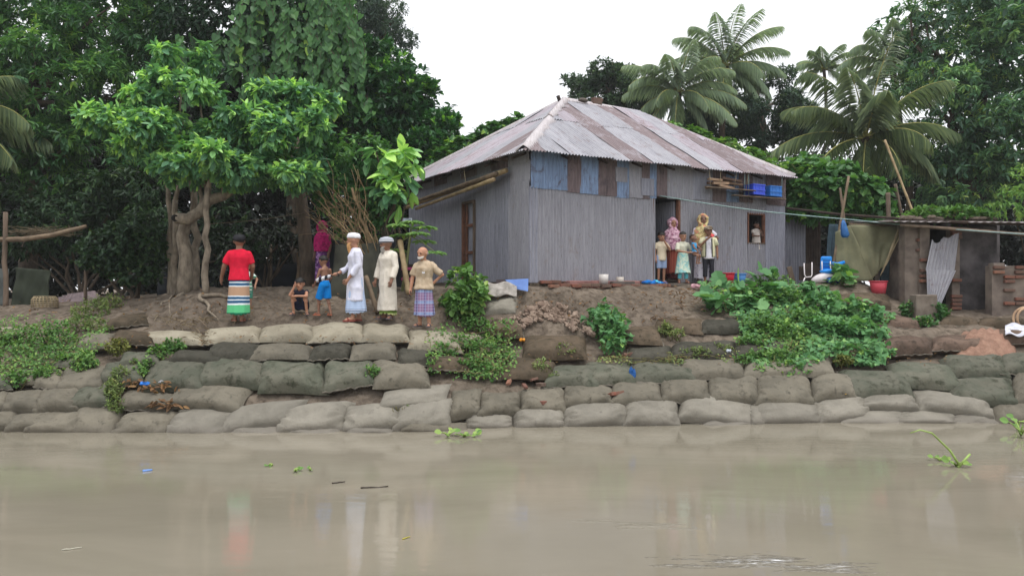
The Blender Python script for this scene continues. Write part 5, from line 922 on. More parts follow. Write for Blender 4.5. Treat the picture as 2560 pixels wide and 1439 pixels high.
# 3 shirtless boy walking away
b = on(812, 790)
p = Person('shirtless boy in bright blue shorts walking away with head down', b, 1.17, -128, dict(aL=(.055, -.09, .06), kL=(.055, -.09, .29), aR=(-.055, .09, .06), kR=(-.06, .0, .29), eL=(.13, -.03, .64), wL=(.11, -.13, .53), hL=(-.1, -.7, -.6), eR=(-.13, .0, .64), wR=(-.11, -.08, .51), chs=(0, -.01, .74), hd=(0, -.045, .92)), 'b', 1.12, (0, 16), .9, GB)
m = M('blue_shorts'); p.shorts('shorts', cloth('bright_blue', lin((26, 138, 222)), lin((18, 122, 206))), .98, 1.55); p.hair(HAIR, -.2, .3, 1.06); p.sandals(ORG)
# 4 white-robed man
b = on(889, 802)
p = Person('bearded man in long white tunic and skullcap holding a folded umbrella', b, 1.68, -72, dict(eR=(-.14, -.06, .63), wR=(-.11, -.185, .545), hR=(.1, -1, -.25), eL=(.12, .02, .64), wL=(.10, -.09, .485), hL=(-.2, -.5, -.7), aL=(.07, -.04, .045), aR=(-.05, .05, .045), fL=(.25, -1, 0), hd=(0, -.03, .925)), 'a', .98, (-8, 6), 1.0, GB)
p.top('tunic', cloth('white_cotton', lin((224, 224, 238)), lin((206, 207, 224))), 1.72, .235, 1.26, 1.18, .011); p.skirt('sarong', striped('pale_blue_sarong', [(0, lin((180, 196, 222))), (.07, lin((70, 82, 112))), (.09, lin((196, 208, 230))), (.12, lin((70, 82, 112))), (.135, lin((178, 196, 226)))], 'Z', .6, .16), .5, .10, 1.15, 1.42, 9, .07, seed=6); p.cap(cloth('white_cap', lin((232, 232, 238))), 'skullcap', 1.05, .38); p.beard(cloth('hennaed_beard', lin((214, 168, 118)), lin((186, 140, 92))), 1.7, .5); p.sandals(REDS); wh = p
ha = p.base + p.j('wR') + p.d((.1, -1, -.25)) * .09
um = empty('umbrella', ha, 'folded black and white umbrella in the white-robed man\'s hand', 'umbrella'); g = G(); tip = ha + Vector((-.33, -.05, -.12)); g.tube([ha + Vector((.07, 0, .03)), ha, tip], .007, 6); g.build('shaft', BLK, um)
g = G(); ax = [ha.lerp(tip, t) for t in (.12, .3, .55, .8, 1.0)]; g.tube(ax, [.02, .045, .05, .06, .035], 14, True, .8); g.build('canopy', striped('umbrella_cloth', [(i / 8, (.02, .02, .03) if i % 2 == 0 else lin((200, 200, 205))) for i in range(8)], 'X', .45, tip.x - .05), um); g = G(); g.tube([ha + Vector((.07, 0, .03)), ha + Vector((.1, 0, .0)), ha + Vector((.09, 0, -.04))], .012, 7); g.build('handle', BLK, um)
# 5 cream-robed man
b = on(969, 797)
p = Person('bearded man in ankle-length cream robe and striped turban', b, 1.58, -38, dict(eL=(.15, .0, .635), wL=(.145, -.07, .475), hL=(-.05, -.35, -1), eR=(-.14, -.01, .635), wR=(-.15, -.06, .48), fL=(.35, -1, 0), fR=(-.5, -1, 0), hd=(0, -.03, .92)), 'b', 1.0, (-32, 10), 1.05, GB)
p.top('robe', cloth('cream_cotton', lin((222, 214, 202)), lin((206, 198, 184))), 1.86, .105, 1.28, 1.16, .010); p.skirt('sarong', striped('green_sarong', [(0, lin((206, 214, 150))), (.1, lin((96, 122, 52)))], 'Z', .3, .09), .4, .06, 1.1, 1.2, 8, .05, seed=9); p.cap(striped('turban_cloth', [(0, lin((170, 172, 182))), (.2, lin((60, 62, 76))), (.3, lin((196, 198, 206))), (.5, lin((70, 72, 86))), (.58, lin((190, 192, 202))), (.75, lin((92, 94, 106))), (.82, lin((200, 200, 208)))], 'Z', .16, 1.45), 'turban', 1.2, .2, False, 1.16); p.beard(cloth('grey_beard', lin((172, 166, 160)), lin((128, 122, 116))), 1.15, .52); p.sandals(GRY)
# 6 man in beige shirt, hand on hip
b = on(1060, 816)
p = Person('balding man in open beige shirt and checked sarong, hand on hip', b, 1.49, -12, dict(eL=(.225, .05, .66), wL=(.115, .03, .555), hL=(-.9, -.4, -.4), eR=(-.15, .0, .64), wR=(-.165, -.03, .485), hR=(-.05, -.3, -1), aL=(.075, -.02, .045), aR=(-.06, .02, .045), fL=(.2, -1, 0), fR=(-.6, -1, 0), hd=(-.01, -.035, .925)), 'c', 1.02, (-22, 10), 1.08, GB)
p.top('shirt', cloth('beige_shirt', lin((192, 174, 150)), lin((172, 152, 128))), .9, .475, 1.26, 1.12, .011); p.skirt('sarong', plaid('checked_sarong', lin((134, 104, 138)), lin((92, 88, 132)), lin((188, 190, 214)), lin((126, 156, 196))), .53, .14, 1.08, 1.42, 8, .09, seed=12); p.beard(cloth('white_beard', lin((214, 208, 202)), lin((180, 172, 164))), .18, .56); p.sandals(GRY)
g = G(); X = p.hx(); g.ball(p.j('hd') + X @ Vector((0, .38 * p.hr, -.05 * p.hr)), (p.hr * 1.06, p.hr * 1.02, p.hr * .5), 18, 8, X); p.put('side_hair', g.mesh('side_hair'), cloth('grey_hair', lin((150, 142, 136))))
g = G(); g.box(p.j('chs') + p.d((.25, -1, 0)) * .135 + Vector((0, 0, -.06)), (.05, .012, .08), p.rot); p.put('pocket_paper', g.mesh('paper', False), simple('white_paper', (.8, .8, .82), bump=0))
g = G(); q = p.j('wR') + p.d(p.J['hR']) * .1; g.box(q, (.03, .05, .1)); p.put('dark_phone', g.mesh('phone', False), BLK)
# 7 woman in magenta among the trees
q = at(806, 719, 18.3)
p = Person('woman in magenta headscarf standing in the shade behind the twigs', (q.x, q.y, ground_z(q.x, q.y)), 1.5, -20, dict(), 'd', 1.0, (10, 0), 1.0, None); p.skirt('dress', pattern('purple_print', lin((112, 60, 124)), lin((70, 44, 96)), lin((180, 140, 190)), 14, .5), .8, .08, 1.05, 1.35, 8, .05); p.scarf(pattern('magenta_cloth', lin((190, 40, 112)), lin((150, 30, 92)), None, 20, .5), 'headscarf', .25, 1.0)
# ------------------------------------------------ the family at the door
DZ = 2.357
def door(s, d, z=DZ): q = HC + u * s + v * d; return Vector((q.x, q.y, z))
GD = 'family at the house door'
def atpx(px, d, z=DZ):                               # on the line parallel to the front wall at offset d, at this bearing
    a = (px - CX) / F; O = HC + v * d; s = (a * O.y - O.x) / (u.x - a * u.y); return door(s, d, z)
fac = math.degrees(math.atan2(UY, UX)) * 0
p = Person('boy in cream T-shirt at the left door post, hand over his mouth', atpx(1653, -.02, 2.36), 1.16, 10, dict(eL=(.15, -.09, .66), wL=(.03, -.13, .81), hL=(-.4, .25, .8), eR=(-.14, 0, .64)), 'a', 1.12, (0, 5), 1.0, GD); p.top('tshirt', cloth('cream_tee', lin((214, 200, 176))), .7, .45, 1.2); p.shorts('shorts', cloth('pale_denim', lin((146, 164, 196))), .95, 1.4); p.hair(HAIR, -.2, .4, 1.08); p.sandals(simple('blue_rubber', lin((110, 140, 210)), bump=0))
p = Person('woman in pink headscarf and maroon striped dress in the doorway', atpx(1681, .12, 2.40), 1.47, 8, dict(), 'a', 1.0, (6, 4), 1.0, GD)
m = M('maroon_stripe'); v_ = m.co('Object'); sp = m.n('ShaderNodeSeparateXYZ'); m.l(v_, sp.inputs[0]); mu = m.n('ShaderNodeMath', operation='MULTIPLY'); m.l(sp.outputs[0], mu.inputs[0]); mu.inputs[1].default_value = 170; sn = m.n('ShaderNodeMath', operation='SINE'); m.l(mu.outputs[0], sn.inputs[0]); MAR = m.fin(m.mix(m.ramp(sn.outputs[0], [(.1, 0), (.8, 1)]), lin((128, 52, 50)), lin((176, 112, 90))), .9, 0, .1)
p.skirt('dress', MAR, .78, .13, 1.0, 1.42, 9, .06, seed=3); p.skirt('petticoat', cloth('dark_maroon', lin((72, 34, 38))), .4, .04, 1.1, 1.3, 8, .04, seed=5); p.scarf(pattern('pink_crinkle', lin((206, 162, 180)), lin((158, 108, 132)), lin((224, 190, 204)), 16, .5), 'headscarf', .30, 1.08, .016)
p = Person('girl in pale green dress carrying a baby on her hip', atpx(1707, -.42), 1.15, 5, dict(eL=(.19, -.0, .65), wL=(.24, -.13, .60), hL=(-.6, -.6, .1), eR=(-.135, -.08, .645), wR=(.06, -.185, .60), hR=(1, -.1, .12), aL=(.075, 0, .045), aR=(-.075, 0, .045)), 'a', 1.14, (8, 4), .95, GD)
p.top('bodice', cloth('cream_dress', lin((206, 204, 186)), lin((190, 190, 172))), .95, .5, 1.16); p.skirt('dress', pattern('aqua_print', lin((206, 218, 200)), lin((172, 204, 190)), lin((146, 196, 196)), 12, .5), .6, .2, 1.2, 1.85, 9, .07, seed=8); p.shorts('leggings', cloth('aqua_leggings', lin((104, 190, 204))), 1.8, 1.05); p.hair(HAIR, -.1, .45, 1.04); p.sandals(simple('brown_rubber', lin((104, 66, 60)), bump=0)); gp = p
bb = p.base + p.w((.20, -.10, .53))
BA = dict(pel=(0, 0, .36), wst=(.0, 0, .46), chs=(.0, 0, .58), shl=(0, 0, .66), nck=(0, 0, .70), hd=(0, .03, .85), sL=(.11, 0, .65), sR=(-.11, 0, .65), eL=(.13, -.1, .55), wL=(.05, -.2, .5), eR=(-.14, -.05, .53), wR=(-.1, -.15, .42), pL=(.06, 0, .34), kL=(.10, -.16, .27), aL=(.09, -.12, .05), pR=(-.06, 0, .34), kR=(-.10, -.16, .26), aR=(-.09, -.12, .03))
p = Person('baby in blue vest held in the girl\'s arms', (bb.x, bb.y, bb.z - .17), .70, 55, BA, 'b', 1.5, (10, -25), 1.1, GD); p.top('vest', cloth('sky_blue_vest', lin((74, 160, 214))), .1, .34, 1.12, 1.0, .004, vs=.011); p.hair(simple('baby_hair', lin((70, 52, 44)), bump=0), .1, .6, 1.0)
p = Person('woman in yellow patterned headscarf standing behind the boy with a cap', atpx(1757, -.30), 1.60, -4, dict(eL=(.21, .02, .66), wL=(.12, -.02, .56), hL=(-.8, -.5, -.3)), 'd', 1.0, (4, -6), 1.06, GD); p.skirt('dress', pattern('white_floral', lin((206, 202, 214)), lin((120, 112, 150)), None, 18, .58), .8, .06, 1.08, 1.4, 9, .05, seed=4); p.top('blouse', pattern('white_floral_top', lin((206, 202, 214)), lin((150, 140, 170)), lin((196, 90, 90)), 18, .58), .7, .5, 1.15); p.scarf(pattern('yellow_print', lin((206, 192, 140)), lin((168, 148, 108)), lin((200, 138, 112)), 16, .52), 'headscarf', .28, 1.0, .014)
p = Person('boy in cap and open pale yellow shirt over white T-shirt', atpx(1771, -.52), 1.30, -6, dict(eR=(-.16, -.08, .66), wR=(-.02, -.135, .80), hR=(.8, .0, .5), eL=(.15, 0, .64), wL=(.15, -.04, .50)), 'b', 1.08, (6, 4), 1.0, GD)
p.top('tshirt', cloth('white_tee', lin((226, 222, 230))), .6, .44, 1.12, 1.05); p.shorts('trousers', cloth('dark_trousers', lin((52, 52, 60))), 1.7, 1.1); YS = cloth('pale_yellow', lin((222, 217, 182)), lin((204, 200, 168)))
for sg in (-1, 1):                                   # the two open shirt fronts with dark borders
    g = G(); k = p.H
    def fn(a, t, sg=sg):
        ang = R(-90) + sg * R(28 + 82 * a); z = .47 + .335 * t; wx, wy = (.118 - .012 * t * t, .088 - .016 * t * t); return p.w((wx * math.cos(ang) * 1.03, wy * math.sin(ang) * 1.03 + .004 * math.sin(t * 9 + a * 5), z))
    g.grid(fn, 10, 14); o = p.put('shirt_front', g.mesh('shirt_front'), YS); o.modifiers.new('cloth', 'SOLIDIFY').thickness = .006
    g = G(); g.tube([fn(0, t / 8) for t in range(9)], .011, 6); p.put('border', g.mesh('border'), BLK, o)
    q_ = 'L' if sg > 0 else 'R'; g = G(); S_, E_ = p.j('s' + q_), p.j('e' + q_); g.tube([p.j('shl').lerp(S_, .5), S_, S_.lerp(E_, .75)], [.05 * k, .055 * k, .052 * k], 12); p.put('sleeve', g.mesh('sleeve'), YS, o)
p.cap(pattern('camo_cap', lin((150, 136, 118)), lin((86, 74, 62)), lin((190, 176, 156)), 22, .5), 'cap', 1.05, .35, True, 1.08); p.hair(HAIR, -.1, .4, 1.02); p.sandals(BLK)
fl = p.base + p.j('wR') + p.d((.75, -.2, .5)) * .10; g = G()
for i in range(9): a = i * 2.4; g.ball(fl + Vector((math.cos(a) * .03 * (i / 9 + .3), -.01 * (i % 3), math.sin(a) * .03 * (i / 9 + .3))), (.02, .012, .02), 8, 6)
tag(g.build('paper_flower', cloth('red_petals', lin((214, 66, 78)), lin((240, 120, 120)))), 'crumpled red flower in the capped boy\'s hand', 'flower')
# child at the window, kneeling on a bed inside
q = HC + u * 6.79 + v * .11; bz = 2.93
p = Person('small child in cream dress looking out of the window', (q.x, q.y, bz), .98, 14, dict(eL=(.14, -.08, .66), wL=(.05, -.11, .80), hL=(-.3, .2, .9), eR=(-.14, -.06, .65), wR=(-.05, -.15, .64), hR=(1, -.2, 0)), 'd', 1.15, (22, 2), 1.0, None); p.skirt('dress', cloth('cream_frock', lin((214, 204, 196))), .78, .3, 1.05, 1.5, 8, .05); p.top('bodice', cloth('cream_frock_top', lin((214, 204, 196))), .5, .5, 1.14); p.hair(HAIR, -.2, .4, 1.1)
bd = empty('bed', HC + u * 6.8 + v * .8 + Z * FZ, 'wooden bed inside the room behind the window', 'bed'); fbox(6.75, .8, 2.87, 1.4, 1.5, .08, 'bed_board', DARKW, bd)
for a_, b_ in ((6.1, .12), (7.4, .12), (6.1, 1.5), (7.4, 1.5)): fbox(a_, b_, 2.62, .07, .07, .46, 'leg', DARKW, bd)
# ------------------------------------------------------------------ brick latrine and screens at the right
PLA = simple('grey_plaster', lin((134, 122, 112)), lin((98, 88, 82)), .9, 3, .5); PLD = simple('sooty_plaster', lin((96, 91, 92)), lin((54, 51, 52)), .9, 2.2, .5)
lat = empty('brick_latrine', at(2380, 772, 17.3), 'plastered brick latrine hut with a flat tin roof at the right edge', 'hut')
def zb(x0, x1, y0, y1, Y, dep, name, mat, par=lat, bev=.012):   # an upright block from measured edges
    a, b = at(x0, y0, Y), at(x1, y1, Y); g = G(); g.box(((a.x + b.x) / 2, Y + dep / 2, (a.z + b.z) / 2), (b.x - a.x, dep, a.z - b.z)); return g.build(name, mat, par, False, bev)
pil = zb(2262, 2318, 556, 800, 17.3, .28, 'pillar', PLA); zb(2300, 2325, 560, 800, 17.22, .2, 'pillar_edge', PLA)
pw = zb(2398, 2492, 566, 800, 17.35, .2, 'wall', PLD); jm = zb(2380, 2400, 566, 800, 17.3, .26, 'jamb', PLA)
zb(2265, 2500, 556, 800, 19.0, .15, 'back_wall', PLD); g = G(); a = at(2262, 800, 17.5); g.box((a.x + .1, 18.2, 2.7), (.15, 1.6, 2.3)); g.build('side_wall', PLA, lat, False)
g = G(); g.box((at(2492, 0, 17.4).x - .06, 18.2, 2.7), (.12, 1.6, 2.3)); g.build('side_wall', PLD, lat, False)
def bricks_on(px0, px1, rows, Y, par, every=1.0):
    for y in rows:
        for px in range(px0, px1, 27):
            if rs.random() < every: q = at(px + 12, y, Y - .02); brick(q, rs.uniform(-.04, .04), par, (0, 0), .95)
bricks_on(2290, 2305, (625, 600, 565), 17.3, pil); bricks_on(2300, 2320, (632, 650, 676, 690, 702), 17.22, pil, .8); bricks_on(2378, 2392, range(566, 600, 9), 17.28, jm, .8); bricks_on(2378, 2392, range(690, 780, 10), 17.29, jm, .6)
# flat roof
g = G(); a = at(2225, 553, 16.6); b = at(2640, 566, 15.8)
sh = G(); vs = []; n = 90
for i in range(n + 1):
    t = i / n; p0 = at(2225 + 420 * t, 553 + 3 * t, 17.0 - .6 * t); vs += [p0 + Z * .012 * math.sin(i * 1.4), p0 + Vector((.0, 2.4, .18)) + Z * .012 * math.sin(i * 1.4)]
sh.add(vs, [(2 * i, 2 * i + 2, 2 * i + 3, 2 * i + 1) for i in range(n)]); o = sh.build('roof_sheet', RW, lat); o.modifiers.new('t', 'SOLIDIFY').thickness = .01; uvm = None
RW2 = simple('old_tin_edge', lin((150, 144, 144)), lin((104, 96, 94)), .6, 5, .2, .2); o.data.materials[0] = RW2
g = G(); g.tube([at(2250, 562, 17.05), at(2420, 575, 16.7), at(2640, 592, 16.3)], .035, 8); g.build('roof_beam', WOOD, lat); g = G(); g.tube([at(2250, 553, 17.6), at(2640, 560, 16.9)], .045, 8); g.build('roof_beam', DARKW, lat)
g = G()
for i in range(60):
    t = rs.random(); q = at(2250 + 240 * t, 548 - rs.random() * 6 * (1 - abs(t - .35)), 17.3 + rs.random() * .5); g.ball(q, (.1, .1, .05), 7, 5, jit=.25)
tag(g.build('roof_litter', MUD), 'clods of soil and litter lying on the latrine roof', 'litter', None, 'stuff')
# crooked tin door
dr = empty('tin_door', at(2350, 770, 17.1), 'crooked torn corrugated tin door leaning in the latrine opening', 'door')
def qsheet(c, name, mat, par, nr=9, rows=6, amp=.016, jag=0):
    g = G(); n = nr * 6; c = [at(*q) for q in c]; vs = []; uv = []     # corners: top-left, top-right, bottom-right, bottom-left
    for i in range(n + 1):
        s_ = i / n; tp = c[0].lerp(c[1], s_) - Z * jag * abs(math.sin(s_ * 7.3)) * (1 - s_); bt = c[3].lerp(c[2], s_)
        for r in range(rows + 1): t = r / rows; vs.append(bt.lerp(tp, t) + Vector((0, -amp * math.sin(i / 6 * 2 * math.pi), 0))); uv.append((s_, t * 2))
    g.add(vs, [(i * (rows + 1) + r, (i + 1) * (rows + 1) + r, (i + 1) * (rows + 1) + r + 1, i * (rows + 1) + r + 1) for i in range(n) for r in range(rows)])
    me = g.mesh(name); ul = me.uv_layers.new(name='UVMap'); ul.data.foreach_set('uv', np.array([uv[l.vertex_index] for l in me.loops], np.float32).ravel()); return link(name, me, mat, par)
qsheet([(2330, 598, 17.1), (2398, 582, 17.1), (2386, 678, 17.05), (2314, 676, 17.05)], 'tin_sheet', RL, dr, 8, jag=.14); qsheet([(2316, 672, 17.03), (2390, 676, 17.03), (2352, 762, 16.95), (2318, 736, 17.0)], 'tin_sheet', RL, dr, 8)
lw_ = empty('low_brick_wall', at(2520, 790, 16.6), 'low broken brick wall with plaster patches right of the latrine', 'wall'); zb(2480, 2700, 664, 810, 16.75, .25, 'wall_core', PLA, lw_); zb(2484, 2512, 657, 668, 16.78, .2, 'wall_cap', PLA, lw_)
bricks_on(2484, 2560, (668, 680), 16.75, lw_, .5); bricks_on(2510, 2540, range(692, 760, 11), 16.755, lw_, .6); zb(2290, 2345, 736, 800, 16.3, .3, 'stub', simple('stub_stone', lin((128, 118, 108)), lin((90, 80, 72)), .95, 4, .6), lw_, .03)
# green tarpaulin screen with a folded-back corner, blue sheet behind
tp = empty('green_tarpaulin', at(2170, 705, 18), 'stained green tarpaulin screen with one corner folded back', 'tarpaulin')
TARP = simple('green_tarp', lin((126, 124, 98)), lin((102, 102, 80)), .8, 2.5, .25); TARPB = simple('tarp_back', lin((176, 160, 130)), lin((140, 126, 100)), .85, 4, .25); BTARP = simple('blue_tarp', lin((70, 92, 104)), lin((46, 62, 72)), .7, 3, .25)
def sheetq(c, name, mat, par, amp=.04, n=24, sag=.0):
    c = [at(*q) for q in c]; g = G()
    def fn(a, t): p_ = c[3].lerp(c[2], a).lerp(c[0].lerp(c[1], a), t); return p_ + Vector((0, amp * (math.sin(a * 9 + t * 3) * .6 + math.sin(t * 11 + a * 4) * .3 + math.sin(a * 23 - t * 6) * .2), -sag * math.sin(math.pi * a) * t))
    g.grid(fn, n, n); o = g.build(name, mat, par); o.modifiers.new('t', 'SOLIDIFY').thickness = .006; return o
sheetq([(2122, 562, 18), (2262, 566, 17.9), (2206, 668, 17.8), (2180, 700, 17.8)], 'tarp_panel', TARP, tp, .05); sheetq([(2088, 580, 18.05), (2124, 562, 18), (2184, 702, 17.8), (2090, 704, 18.0)], 'tarp_panel', TARP, tp, .03); sheetq([(2246, 568, 17.86), (2262, 566, 17.86), (2216, 662, 17.74), (2200, 692, 17.74)], 'folded_corner', TARPB, tp, .02)
g = G(); g.tube([at(2122, 560, 18), at(2190, 563, 18), at(2262, 565, 17.9)], .022, 7); g.build('top_rail', BAMBD, tp)
bt = sheetq([(2205, 575, 18.4), (2266, 570, 18.3), (2262, 700, 18.2), (2200, 706, 18.3)], 'blue_sheet', BTARP, None, .06); tag(bt, 'dark blue plastic sheet hanging behind the green tarpaulin', 'sheet'); bt2 = sheetq([(2072, 560, 18.6), (2095, 560, 18.5), (2090, 706, 18.4), (2062, 706, 18.5)], 'blue_sheet', BTARP, None, .03); tag(bt2, 'narrow blue-green sheet left of the green tarpaulin', 'sheet')
# poles, ropes, clothesline
def pole(name, label, pts, r, mat=BAMB, grp=None, cat='pole', r1=None):
    g = G(); P_ = [Vector(pts[0]).lerp(Vector(pts[-1]), i / 14) if len(pts) == 2 else None for i in range(15)] if len(pts) == 2 else [Vector(p_) for p_ in pts]
    rr = [(r + ((r1 or r) - r) * i / (len(P_) - 1)) * (1.14 if i % 3 == 1 else 1) for i in range(len(P_))]; g.tube(P_, rr, 9); return tag(g.build(name, mat), label, cat, grp)
pole('bamboo_pole', 'thin bamboo pole of the line prop, leaning right', [at(2122, 440, 18.2), at(2076, 700, 18)], .028, BAMBD, 'bamboo props'); pole('bamboo_pole', 'second thin pole crossing the line prop beside the blue bag', [at(2100, 470, 18.4), at(2112, 560, 18.2)], .026, BAMBD, 'bamboo props'); pole('bamboo_pole', 'long yellow bamboo leaning by the near coconut palm', [at(2212, 350, 19.5), at(2288, 545, 19)], .028, BAMB, 'bamboo props'); pole('bamboo_pole', 'grey pole standing behind the yellow bamboo', [at(2238, 460, 20), at(2258, 560, 20)], .04, WOOD, 'bamboo props'); pole('bamboo_pole', 'short stump post above the tarpaulin corner', [at(2220, 482, 18.6), at(2222, 570, 18.5)], .05, WOOD, 'bamboo props')
pole('bamboo_pole', 'thick pale bamboo leaning beside the papaya plant', [at(1000, 600, 16.4), at(1022, 735, 16.2)], .055, BAMB, None); pole('wooden_stake', 'old wooden stake leaning behind the white-robed man', [at(915, 690, 15.9), at(944, 782, 15.6)], .045, BAMBD, None)
ROPE = simple('blue_rope', lin((150, 172, 170)), lin((116, 140, 140)), .8, 20); TWINE = simple('twine', lin((170, 156, 128)), rough=.9)
def rope(name, label, a, b, sag, r=.008, mat=ROPE, n=16): return pole(name, label, [Vector(a).lerp(Vector(b), i / n) - Z * sag * math.sin(math.pi * i / n) for i in range(n + 1)], r, mat, None, 'rope')
rope('clothesline', 'pale rope clothesline stretched from the door to the latrine', HC + u * 3.42 - v * .1 + Z * 4.37, at(2118, 548, 17.9), .06, .012); rope('clothesline', 'pale rope running on over the green tarpaulin', at(2118, 548, 17.9), at(2640, 590, 15.8), .03, .012); pole('bamboo_rail', 'long dark bamboo rail along the latrine front', [at(1965, 520, 19.3), at(2100, 536, 18.4), at(2300, 550, 17.2), at(2420, 556, 16.6)], .028, DARKW, None, 'pole'); rope('wire', 'thin grey wire slung in front of the dark trees', at(520, 560, 17.5), at(790, 527, 17.2), .04, .006, WOOD)
# hanging blue bag
g = G(); g.loft([(at(2113, 594, 17.7), .06, .05), (at(2113, 586, 17.7), .09, .07), (at(2110, 572, 17.7), .07, .06), (at(2109, 560, 17.7), .05, .045), (at(2108, 550, 17.7), .02, .02)], 16, True, fold=lambda a, t: .22 * math.sin(a * 5 + t * 3) + .1 * math.sin(a * 11)); o = g.build('plastic_bag', simple('blue_plastic', lin((58, 112, 172)), lin((40, 88, 146)), .4, 6, .3)); tag(o, 'blue plastic bag hanging from the line prop', 'bag')
# ------------------------------------------------------------------ things on the house ledge
def pail(name, label, p, r, h, mat, rim=True, cat='bucket', taper_=.78, band=None):
    t = empty(name, p, label, cat); g = G(); p = Vector(p); g.loft([(p, r * taper_, r * taper_), (p + Z * h * .5, r * (taper_ + 1) / 2, r * (taper_ + 1) / 2), (p + Z * h, r, r), (p + Z * h * .99, r * .93, r * .93), (p + Z * .02, r * taper_ * .9, r * taper_ * .9)], 24); g.build('body', mat, t)
    if rim: g = G(); g.tube([p + Z * h + Vector((math.cos(a) * r * 1.03, math.sin(a) * r * 1.03, 0)) for a in np.linspace(0, 2 * math.pi, 25)], .012, 6, False); g.build('rim', mat, t)
    return t
plas = lambda n, c: simple(n, lin(c), [q * .85 for q in lin(c)], .4, 5, .05)
pail('bucket', 'red plastic bucket beside the blue bucket by the house wall', atpx(1819, -.38, 2.36), .165, .24, plas('red_plastic', (206, 40, 58))); pail('bucket', 'blue plastic bucket beside the red bucket by the house wall', atpx(1849, -.36, 2.34), .155, .25, plas('blue_pail', (88, 146, 210)))
pail('pot', 'larger white plastic pot on the brick ledge', atpx(1509, -.34, 2.335), .105, .21, plas('white_plastic', (206, 200, 196)), False, 'pot', .92); pail('pot', 'smaller off-white pot on the brick ledge', atpx(1550, -.3, 2.335), .085, .155, plas('offwhite_plastic', (196, 186, 176)), False, 'pot', .9)
q = at(2196, 704, 17.5); q.z = ground_z(q.x, q.y); tb = pail('tub', 'red plastic tub standing in front of the green tarpaulin', (q.x, q.y, q.z), .185, .27, plas('rose_plastic', (206, 78, 92)), True, 'tub')
g = G(); vs = hit(1630, 706)
for i in range(7): g.ball(atpx(1614 + i * 6, -.42, 2.37 + .02 * math.sin(i * 2)), (.09, .08, .04), 10, 7, Matrix.Rotation(i, 3, 'Z'), .18)
tag(g.build('cloth_heap', pattern('blue_cloth', lin((34, 112, 190)), lin((90, 190, 214)), lin((20, 80, 160)), 8, .52)), 'crumpled heap of bright blue cloth at the door step', 'cloth')
g = G(); a, b = at(1262, 700, 15.95), at(1320, 726, 15.9); c = [at(1262, 699, 16.05), at(1321, 696, 15.95), at(1320, 728, 15.8), at(1290, 722, 15.9)]
g.add(c + [p_ + Vector((0, .03, 0)) for p_ in c], [(0, 3, 2, 1), (4, 5, 6, 7), (0, 1, 5, 4), (1, 2, 6, 5), (2, 3, 7, 6), (3, 0, 4, 7)]); tag(g.build('blue_board', simple('blue_paint', lin((110, 140, 200)), lin((92, 120, 180)), .7, 4, .2), None, False), 'blue painted board wedged under the house corner', 'board')
# ride-on toy
ty = empty('ride_on_toy', at(2068, 702, 17.8), 'white and blue ride-on toy car on the ledge', 'toy'); TWH = plas('toy_white', (222, 214, 216)); TBL = plas('toy_blue', (36, 140, 232)); c0 = at(2066, 700, 17.8); TZ = ground_z(c0.x, c0.y); c0.z = TZ; sx = 17.8 / F
g = G(); g.loft([(c0 + Vector((-.33, 0, .06)), .05, .05), (c0 + Vector((-.24, 0, .09)), .09, .09), (c0 + Vector((-.08, 0, .13)), .15, .12), (c0 + Vector((.1, 0, .12)), .14, .11), (c0 + Vector((.2, 0, .16)), .13, .1), (c0 + Vector((.26, 0, .15)), .06, .06)], 16, True, Vector((0, 1, 0)), Z); g.build('body', TWH, ty)
g = G(); g.box(c0 + Vector((0, .02, .46)), (.25, .06, .3), Matrix.Rotation(.15, 3, 'X')); st_ = g.build('seat_back', TBL, ty, True, .04)
for k in range(3): g = G(); g.box(c0 + Vector((0, -.018, .38 + k * .07)), (.16, .015, .018)); g.build('slot', simple('toy_slot', lin((20, 86, 170)), bump=0), st_, False)
g = G(); g.ball(c0 + Vector((.02, 0, .27)), (.17, .14, .06), 16, 8); g.build('seat', TBL, ty); g = G(); g.tube([c0 + Vector((.24, 0, .2)), c0 + Vector((.24, 0, .4))], [.06, .05], 12); g.build('column', TBL, ty); g = G(); g.tube([c0 + Vector((.12, -.02, .46)), c0 + Vector((.24, -.02, .42)), c0 + Vector((.4, -.02, .48))], [.03, .05, .035], 10); g.build('handlebar', TBL, ty)
for dx, dy in ((-.05, -.16), (.14, -.16), (.14, .14), (-.2, .14)):
    g = G(); w0 = c0 + Vector((dx + .06, dy, .075)); g.tube([w0 - Vector((0, .025, 0)), w0 + Vector((0, .025, 0))], .075, 18); wh_ = g.build('wheel', plas('wheel_blue', (54, 82, 128)), ty); g = G(); g.tube([w0 - Vector((0, .03, 0)), w0 - Vector((0, .02, 0))], .04, 14); g.build('hub', TBL, wh_)
for dx in (-.11, .08): g = G(); g.tube([c0 + Vector((dx, -.05, .16)), c0 + Vector((dx, -.02, .5))], .012, 6); g.build('seat_tube', TWH, ty)
ch = empty('chair_frame', c0 + Vector((-.45, .2, 0)), 'white tubular chair frame left of the ride-on toy', 'chair'); g = G(); q = c0 + Vector((-.36, .12, 0)); g.tube([q + Vector((-.1, 0, .46)), q + Vector((-.09, 0, .2)), q + Vector((-.06, -.02, .14)), q + Vector((.05, -.02, .15)), q + Vector((.08, 0, .2)), q + Vector((.08, 0, .48))], .014, 8); g.build('back_tube', TWH, ch); g = G(); g.tube([q + Vector((-.1, -.05, .13)), q + Vector((-.17, -.1, .0))], .014, 8); g.build('leg', TWH, ch); g = G(); g.box(q + Vector((.0, .03, .3)), (.15, .015, .3)); g.build('back_board', DARKW, ch, False)
zb(1998, 2052, 665, 700, 18.6, .03, 'dark_board', DARKW, None); tag(bpy.data.objects['dark_board'], 'dark wooden board leaning against the lean-to wall', 'board')
